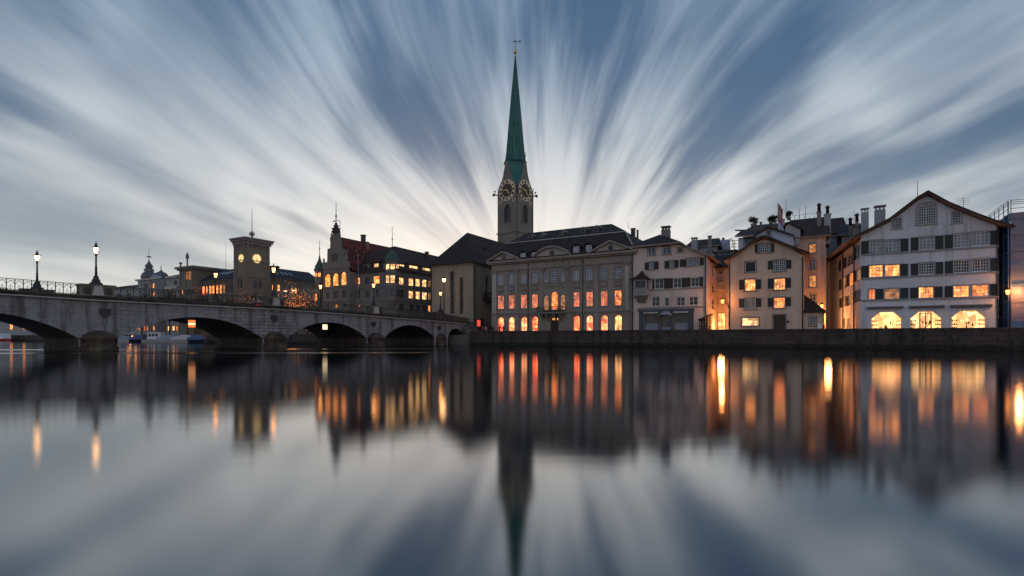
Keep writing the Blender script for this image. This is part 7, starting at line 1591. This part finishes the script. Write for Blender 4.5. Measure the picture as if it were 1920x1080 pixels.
# ------------------------------------------------------------------ trees, bushes and lights on the far quay
def tree(c, h, r_, label, mat='leaf_olive', n=1400, seed=1, group='trees along the far quay', fairy=None, sz=.16):
    rr = random.Random(seed); c = Vector(c); root = thing('tree', label, 'tree', c, group); mb = MB(); tip = c + UP * h * .55
    mb.tube(c, c + UP * h * .35, .2, .15, 'bark', 7); mb.tube(c + UP * h * .35, tip, .15, .09, 'bark', 6)
    for i in range(9):
        a = rr.random() * 6.28; s0 = c + UP * h * (.32 + .25 * rr.random()); e = s0 + Vector((math.cos(a) * r_ * .7, math.sin(a) * r_ * .7, h * (.15 + .22 * rr.random()))); mb.tube(s0, e, .07, .03, 'bark', 5)
        for j in range(3): f = e + Vector((rr.gauss(0, .4), rr.gauss(0, .4), rr.random() * .8)) * r_ * .4; mb.tube(e.lerp(s0, .3 * j / 3), f, .03, .012, 'bark', 4)
    mb.build('trunk', root); mb = MB(); leaves(mb, c + UP * h * .68, (r_, r_, h * .30), int(n * 1.6), sz * (1.0 if fairy else 1.7), mat, rr, 10); mb.build('crown', root)
    if fairy:
        mb = MB()
        for i in range(fairy[1]):
            p = c + UP * h * .62 + Vector((rr.gauss(0, .55) * r_, rr.gauss(0, .55) * r_, rr.gauss(0, .2) * h)); mb.ball(p, .055, .055, .055, fairy[0], 4, 3)
        mb.build('fairy_lights', root)['kind'] = 'stuff'
def on(x, y, p): u, z = quay(p).px(x, y); return quay(p).p(u, GZ), z - GZ
for (x, ytop, p, r_, lab, kw) in ((488, 540, 4, 3.6, 'nearly bare small tree in front of the lit clock tower', dict(mat='leaf_bare', n=160, seed=3)),
      (556, 546, 4, 3.4, 'tree wrapped in glowing orange string lights beside the town hall', dict(mat='leaf_bare', n=500, seed=4, fairy=('fairy_orange', 650))),
      (352, 549, 4, 3.8, 'dark quay tree right of the domed building', dict(n=1500, seed=5)), (318, 553, 4, 3.4, 'dark quay tree below the small onion dome', dict(n=1500, seed=6)), (266, 556, 4, 3.2, 'dark quay tree at the left of the domed building', dict(n=1300, seed=8)),
      (404, 553, 4, 3.2, 'dark quay tree in front of the left wing of the clock building', dict(n=1200, seed=9, mat='leaf_dark'))):
    c, h = on(x, ytop, p); tree(c, h, r_, lab, **kw)
for (x, ytop, p, r_, fl, lab, sd) in ((452, 556, 5, 2.4, ('fairy_red', 220), 'round bush hung with red lights at the foot of the clock tower', 11), (469, 557, 5, 2.2, ('fairy_orange', 130), 'bush with scattered orange lights near the clock tower foot', 12), (533, 558, 5, 2.4, ('fairy_orange', 130), 'bush covered in amber lights right of the pedestal', 13), (577, 560, 5, 2.0, ('fairy_orange', 70), 'lit bush between the glowing tree and the town hall', 14)):
    c, h = on(x, ytop, p); tree(c, h, r_, lab, n=400, seed=sd, fairy=fl, group='bushes with string lights', mat='leaf_dark')
c, h = on(554, 580, 4); plight(c + UP * (h + 1), 900, (1, .36, .1), 1.5)
c, h = on(460, 580, 5); plight(c + UP * (h + 1) - N2 * 2.5, 380, (1, .3, .12), 1.5)
# market stall
c, h = on(481, 562, 3); root = thing('market_stall', 'small market stall with a red front and pale awning behind the bridge railing', 'market stall', c); Fs = F(c, A2, -N2)
mb = MB(); mb.box(Fs, -2.2, 2.2, GZ, GZ + h - .8, -1.6, 0, 'red_paint'); mb.build('body', root); mb = MB(); mb.box(Fs, -1.9, 1.9, GZ + h - 3.4, GZ + h - 1.2, 0, .06, 'sign_red'); mb.build('lit_front', root); mb = MB(); mb.hexa([Fs.p(-2.6, GZ + h - .8, 1.0), Fs.p(2.6, GZ + h - .8, 1.0), Fs.p(2.6, GZ + h - .5, -1.8), Fs.p(-2.6, GZ + h - .5, -1.8), Fs.p(-2.6, GZ + h - .6, 1.0), Fs.p(2.6, GZ + h - .6, 1.0), Fs.p(2.6, GZ + h - .1, -1.8), Fs.p(-2.6, GZ + h - .1, -1.8)], 'tarp_pale'); mb.build('awning', root)
# two-armed street lamp
c, h = on(543, 545, 2.5); root = thing('double_street_lamp', 'white-lit street lamp with two short arms beside the glowing tree', 'street lamp', c); mb = MB(); mb.tube(c, c + UP * h, .12, .08, 'frame_grey', 6); mb.tube(c + UP * h - A2 * 1.6, c + UP * h + A2 * 1.6, .05, .05, 'frame_grey', 5); mb.build('post', root)
for s_ in (-1, 1): mb = MB(); mb.ball(c + UP * (h - .05) + A2 * 1.5 * s_, .55, .3, .14, 'board_white', 8, 4, -TH); mb.build('lamp_head', root)
# pole with sign arm by the town hall steps
c, h = on(671.5, 478, 5); root = thing('flag_pole', 'bare grey pole standing in front of the town hall middle range', 'pole', c); mb = MB(); mb.tube(c, c + UP * h, .12, .05, 'frame_grey', 6); mb.build('shaft', root); mb = MB(); mb.ball(c + UP * h, .14, .14, .14, 'gold', 6, 4); mb.build('knob', root)
# statue on its plinth on the bridge pedestal, before the town hall turret
pz = BF.p(37.2, ztopb(37.2) + 1.75, -.9)
# ------------------------------------------------------------------ boats moored along the far quay
def boat(c, L, Wd, label, hull='hull_white', cover=None, kind=0, rot=-TH, group='boats moored beyond the bridge'):
    c = Vector(c); root = thing('moored_boat', label, 'boat', c, group); ax = Vector((math.cos(rot), math.sin(rot), 0)); ay = Vector((-ax.y, ax.x, 0)); mb = MB(); n = 8; rings = []
    for i in range(n + 1):
        t_ = i / n; hw = Wd / 2 * (1 - max(0, (t_ - .45) / .55) ** 2.2) * (.88 + .12 * min(1, t_ * 4)); hw = max(hw, .04); x = -L / 2 + L * t_; sh = .55 + .35 * max(0, t_ - .5)
        rings.append([c + ax * x + ay * (-hw * .55) - UP * .15, c + ax * x - ay * hw + UP * sh, c + ax * x + ay * hw + UP * sh, c + ax * x + ay * hw * .55 - UP * .15])
    for a, b_ in zip(rings, rings[1:]):
        mb.face([a[0], b_[0], b_[1], a[1]], hull, True); mb.face([a[3], a[2], b_[2], b_[3]], hull, True); mb.face([a[1], b_[1], b_[2], a[2]], 'hull_dark' if not cover else cover)
    mb.face(rings[0], hull); mb.build('hull', root)
    if cover:
        mb = MB(); hs = .95
        for i in range(n):
            def S(k, j):
                t_ = k / n; a = rings[k]; mid = (a[1] + a[2]) / 2; up = hs * math.sin(math.pi * min(1, .12 + t_ * .95)) ** .7 if kind == 1 else hs * (1 - t_) ** .5
                return [a[1] - ay * .04, a[1].lerp(mid, .5) + UP * up * .8, mid + UP * up, a[2].lerp(mid, .5) + UP * up * .8, a[2] + ay * .04][j]
            for j in range(4): mb.face([S(i, j), S(i + 1, j), S(i + 1, j + 1), S(i, j + 1)], cover, True)
        mb.face([S(0, j) for j in range(5)][::-1], cover); mb.build('tarpaulin', root)
    else:
        mb = MB(); fr = F(c, ax, -ay); z = .6
        mb.hexa([fr.p(-L * .32, z, Wd * .36), fr.p(L * .18, z, Wd * .36), fr.p(L * .18, z, -Wd * .36), fr.p(-L * .32, z, -Wd * .36), fr.p(-L * .30, z + 1.35, Wd * .32), fr.p(L * .08, z + 1.35, Wd * .32), fr.p(L * .08, z + 1.35, -Wd * .32), fr.p(-L * .30, z + 1.35, -Wd * .32)], 'hull_white'); cb = mb.build('cabin', root)
        for k in range(3): a = -L * .27 + k * L * .11; mb = MB(); mb.hexa([fr.p(a, z + .55, Wd * .345 + .02), fr.p(a + L * .08, z + .55, Wd * .345 + .02), fr.p(a + L * .08, z + .55, Wd * .3), fr.p(a, z + .55, Wd * .3), fr.p(a, z + 1.15, Wd * .335 + .02), fr.p(a + L * .08, z + 1.15, Wd * .335 + .02), fr.p(a + L * .08, z + 1.15, Wd * .3), fr.p(a, z + 1.15, Wd * .3)], 'glass_dark'); mb.build('window', cb)
    root.scale = (1.2, 1.2, 1.45); mb = MB(); t_ = rings[0][0].lerp(rings[0][3], .5); mb.bx(t_ - ax * .25 + UP * .2, .35, .3, .95, 'hull_dark', rot); mb.build('outboard_motor', root)
    return root
def wpt(x, y, p): q = quay(p).px(x, y); return quay(p).p(q[0], 0)
boat(wpt(299, 640, -2.6), 7.4, 2.6, 'white cabin motorboat moored in the middle of the row seen through the bridge arch', rot=-TH + .5)
boat(wpt(325, 640, -2.6), 6.6, 2.5, 'boat under a grey-blue tarpaulin right of the white cabin boat', cover='tarp_grey', kind=1, rot=-TH + .55)
boat(wpt(350, 641, -2.6), 6.8, 2.5, 'boat under a pale tarpaulin between the grey-blue and bright blue covers', cover='tarp_pale', kind=1, rot=-TH + .3)
boat(wpt(372, 641, -2.8), 3.6, 1.9, 'boat under a bright blue tarpaulin nearest the right side of the arch', hull='hull_dark', cover='tarp_blue', kind=1, rot=-TH + .7)
boat(wpt(261, 640, -2.6), 4.0, 2.0, 'boat under a violet-blue tarpaulin left of the white cabin boat', hull='hull_dark', cover='tarp_violet', kind=1, rot=-TH + .5)
boat(wpt(238, 640, -2.6), 4.4, 2.0, 'boat with dull grey cover close to the arch pier on the left', cover='tarp_grey', kind=0, rot=-TH + .5)
boat(wpt(8, 640, -4), 11, 3.2, 'long boat with a white cabin moored at the far left under the first arch', hull='red_paint', rot=-TH)
boat(wpt(-24, 640, -4), 8, 2.8, 'covered boat at the extreme left under the first arch', cover='tarp_grey', kind=1, rot=-TH)
# orange quay lamps above the boats
for x, y, lab in ((248.5, 631, 'low orange quay lamp above the violet-covered boat'), (369.5, 630, 'low orange quay lamp above the bright blue covered boat')):
    Fq = quay(-.8); u, z = Fq.px(x, y); c = Fq.p(u, 0); root = thing('quay_lamp', lab, 'lamp', Q0.p(Q0.px(x, 630)[0], GZ - .1), 'orange lamps low over the boats'); b0 = Q0.p(Q0.px(x, 630)[0] , GZ - .4, .05)
    mb = MB(); mb.tube(b0, Vector((b0.x, b0.y, z + .5)), .06, .05, 'iron', 5); mb.tube(Vector((b0.x, b0.y, z + .5)), Fq.p(u, z + .3), .05, .04, 'iron', 5); mb.build('bracket', root); mb = MB(); mb.ball(Fq.p(u, z), .3, .3, .26, 'lamp_orange', 8, 6); mb.build('globe', root); plight(Fq.p(u, z) - N2 * .6, 40, (1, .4, .12), .3)
# ------------------------------------------------------------------ people on the promenade
def person_mesh(pose):
    bm = bmesh.new(); sk = bm.verts.layers.skin.verify()
    J = {'pelvis': (0, 0, .95, .15), 'waist': (0, 0, 1.12, .135), 'chest': (0, .01, 1.36, .165), 'neck': (0, 0, 1.52, .06), 'head0': (0, -.015, 1.60, .085), 'head1': (0, -.02, 1.70, .105), 'head2': (0, -.01, 1.78, .07)}
    a, l = pose
    for s_, sg in (('L', 1), ('R', -1)):
        k = sg * l
        J['hip' + s_] = (.09 * sg, 0, .88, .10); J['knee' + s_] = (.10 * sg, -.10 * k, .50, .065); J['ankle' + s_] = (.10 * sg, .16 * k, .09, .045); J['toe' + s_] = (.11 * sg, .16 * k - .16, .05, .04)
        J['sh' + s_] = (.20 * sg, 0, 1.44, .065); J['el' + s_] = (.27 * sg, .05 - .10 * a * sg, 1.17, .048); J['wr' + s_] = (.25 * sg, -.10 - .12 * a * sg, .96, .033)
        for f in range(4): J['f%d%s' % (f, s_)] = (.25 * sg + .012, -.15 - .12 * a * sg - .022 * (f - 1.5), .86 + .008 * abs(f - 1), .011)
        J['th' + s_] = (.225 * sg, -.17 - .12 * a * sg, .91, .012)
    V = {k: bm.verts.new(v[:3]) for k, v in J.items()}
    for k, v in J.items(): V[k][sk].radius = (v[3], v[3])
    E_ = [('pelvis', 'waist'), ('waist', 'chest'), ('chest', 'neck'), ('neck', 'head0'), ('head0', 'head1'), ('head1', 'head2')]
    for s_ in 'LR': E_ += [('pelvis', 'hip' + s_), ('hip' + s_, 'knee' + s_), ('knee' + s_, 'ankle' + s_), ('ankle' + s_, 'toe' + s_), ('chest', 'sh' + s_), ('sh' + s_, 'el' + s_), ('el' + s_, 'wr' + s_), ('wr' + s_, 'th' + s_)] + [('wr' + s_, 'f%d%s' % (f, s_)) for f in range(4)]
    for a_, b_ in E_: bm.edges.new((V[a_], V[b_]))
    V['pelvis'][sk].use_root = True
    me = bpy.data.meshes.new('person_body'); bm.to_mesh(me); bm.free(); o = bpy.data.objects.new('tmp_person', me); col.objects.link(o); o.modifiers.new('s', 'SKIN'); o.modifiers.new('u', 'SUBSURF').levels = 1
    bpy.context.view_layer.update(); dg = bpy.context.evaluated_depsgraph_get(); out = bpy.data.meshes.new_from_object(o.evaluated_get(dg)); bpy.data.objects.remove(o); return out
PM = [person_mesh(p) for p in ((.6, .6), (0, .12), (-.5, 1.0))]
plain('skin', (.42, .26, .19), .6); plain('hair_dark', (.03, .02, .015), .7); plain('trousers', (.02, .022, .03), .8)
for i, c in enumerate(((.02, .02, .025), (.30, .03, .04), (.05, .055, .07), (.12, .03, .10), (.30, .28, .27), (.03, .045, .08))): plain('coat_%d' % i, c, .85)
PN = ['black coat', 'red jacket', 'dark grey coat', 'plum coat', 'pale grey coat', 'navy coat']
def person(x, p, ci, pm, rot, label):
    c = quay(p).p(quay(p).px(x, 610)[0], GZ); root = thing('person', label, 'person', c, 'people gathered on the promenade'); me = PM[pm].copy(); me.materials.clear()
    for m_ in ('trousers', 'coat_%d' % ci, 'skin', 'hair_dark'): me.materials.append(M[m_])
    for pl in me.polygons:
        q = pl.center; k = 0 if q.z < .86 and abs(q.x) < .19 else 1
        if q.z > 1.52: k = 3 if (q.z > 1.73 or (q.y > .03 and q.z > 1.58)) else 2
        if q.z < 1.0 and abs(q.x) > .2: k = 2
        pl.material_index = k; pl.use_smooth = True
    o = bpy.data.objects.new('body', me); col.objects.link(o); o.parent = root; root.rotation_euler = (0, 0, rot)
    mb = MB(); mb.ball((0, -.12, 1.68), .018, .03, .025, 'skin', 5, 4); mb.ball((.035, -.115, 1.71), .012, .008, .008, 'hair_dark', 5, 3); mb.ball((-.035, -.115, 1.71), .012, .008, .008, 'hair_dark', 5, 3); mb.ball((0, -.115, 1.635), .025, .008, .006, 'red_paint', 5, 3); mb.ball((.105, 0, 1.69), .015, .02, .03, 'skin', 5, 4); mb.ball((-.105, 0, 1.69), .015, .02, .03, 'skin', 5, 4)
    f_ = mb.build_local('face', root) if hasattr(mb, 'build_local') else None
def _bl(self, name, parent):
    me = bpy.data.meshes.new(name); me.from_pydata(self.v, [], self.f)
    for mt in self.mats: me.materials.append(mt)
    me.polygons.foreach_set('material_index', self.m); me.polygons.foreach_set('use_smooth', self.sm); o = bpy.data.objects.new(name, me); col.objects.link(o); o.parent = parent; return o
MB.build_local = _bl
for x, p, ci, pm, rot, lab in ((884, 2.2, 0, 0, .4, 'person in a black coat standing furthest left, at the foot of the bridge stairs'), (893, 1.6, 2, 1, -1.2, 'person in dark grey next to the foot of the bridge stairs'), (899, 3.0, 3, 2, 1.0, 'person in a plum coat in the loose group near the bridge end'),
      (905, 1.8, 1, 1, 2.4, 'person in a red jacket left of the baroque hall'), (911, 2.6, 4, 0, .2, 'person in a pale grey coat left of the baroque hall'), (924.5, 1.5, 0, 1, .9, 'person in black standing right at the left corner of the baroque hall'), (931, 2.2, 4, 2, -.6, 'person in pale grey just left of the first red window'), (937, 1.3, 1, 1, 0, 'person in red silhouetted against the first red window'), (944, 1.4, 5, 0, .5, 'person in navy between the first and second red windows')):
    person(x, p, ci, pm, rot, lab)
# red-lit kiosk behind the people
Fk = quay(7.2); a, z0 = Fk.px(894, 612); b_, z1 = Fk.px(901.5, 600); root = thing('kiosk', 'small red-lit kiosk at the foot of the church wall', 'kiosk', Fk.p((a + b_) / 2, GZ))
mb = MB(); mb.box(Fk, a, b_, GZ, z1 + .2, -1.0, 0, 'dark_wood'); mb.build('body', root); mb = MB(); mb.box(Fk, a + .08, b_ - .08, z0, z1, .01, .05, 'sign_red'); mb.build('lit_panel', root); mb = MB(); mb.box(Fk, a - .2, b_ + .2, z1 + .2, z1 + .35, -1.2, .5, 'iron'); mb.build('roof', root)
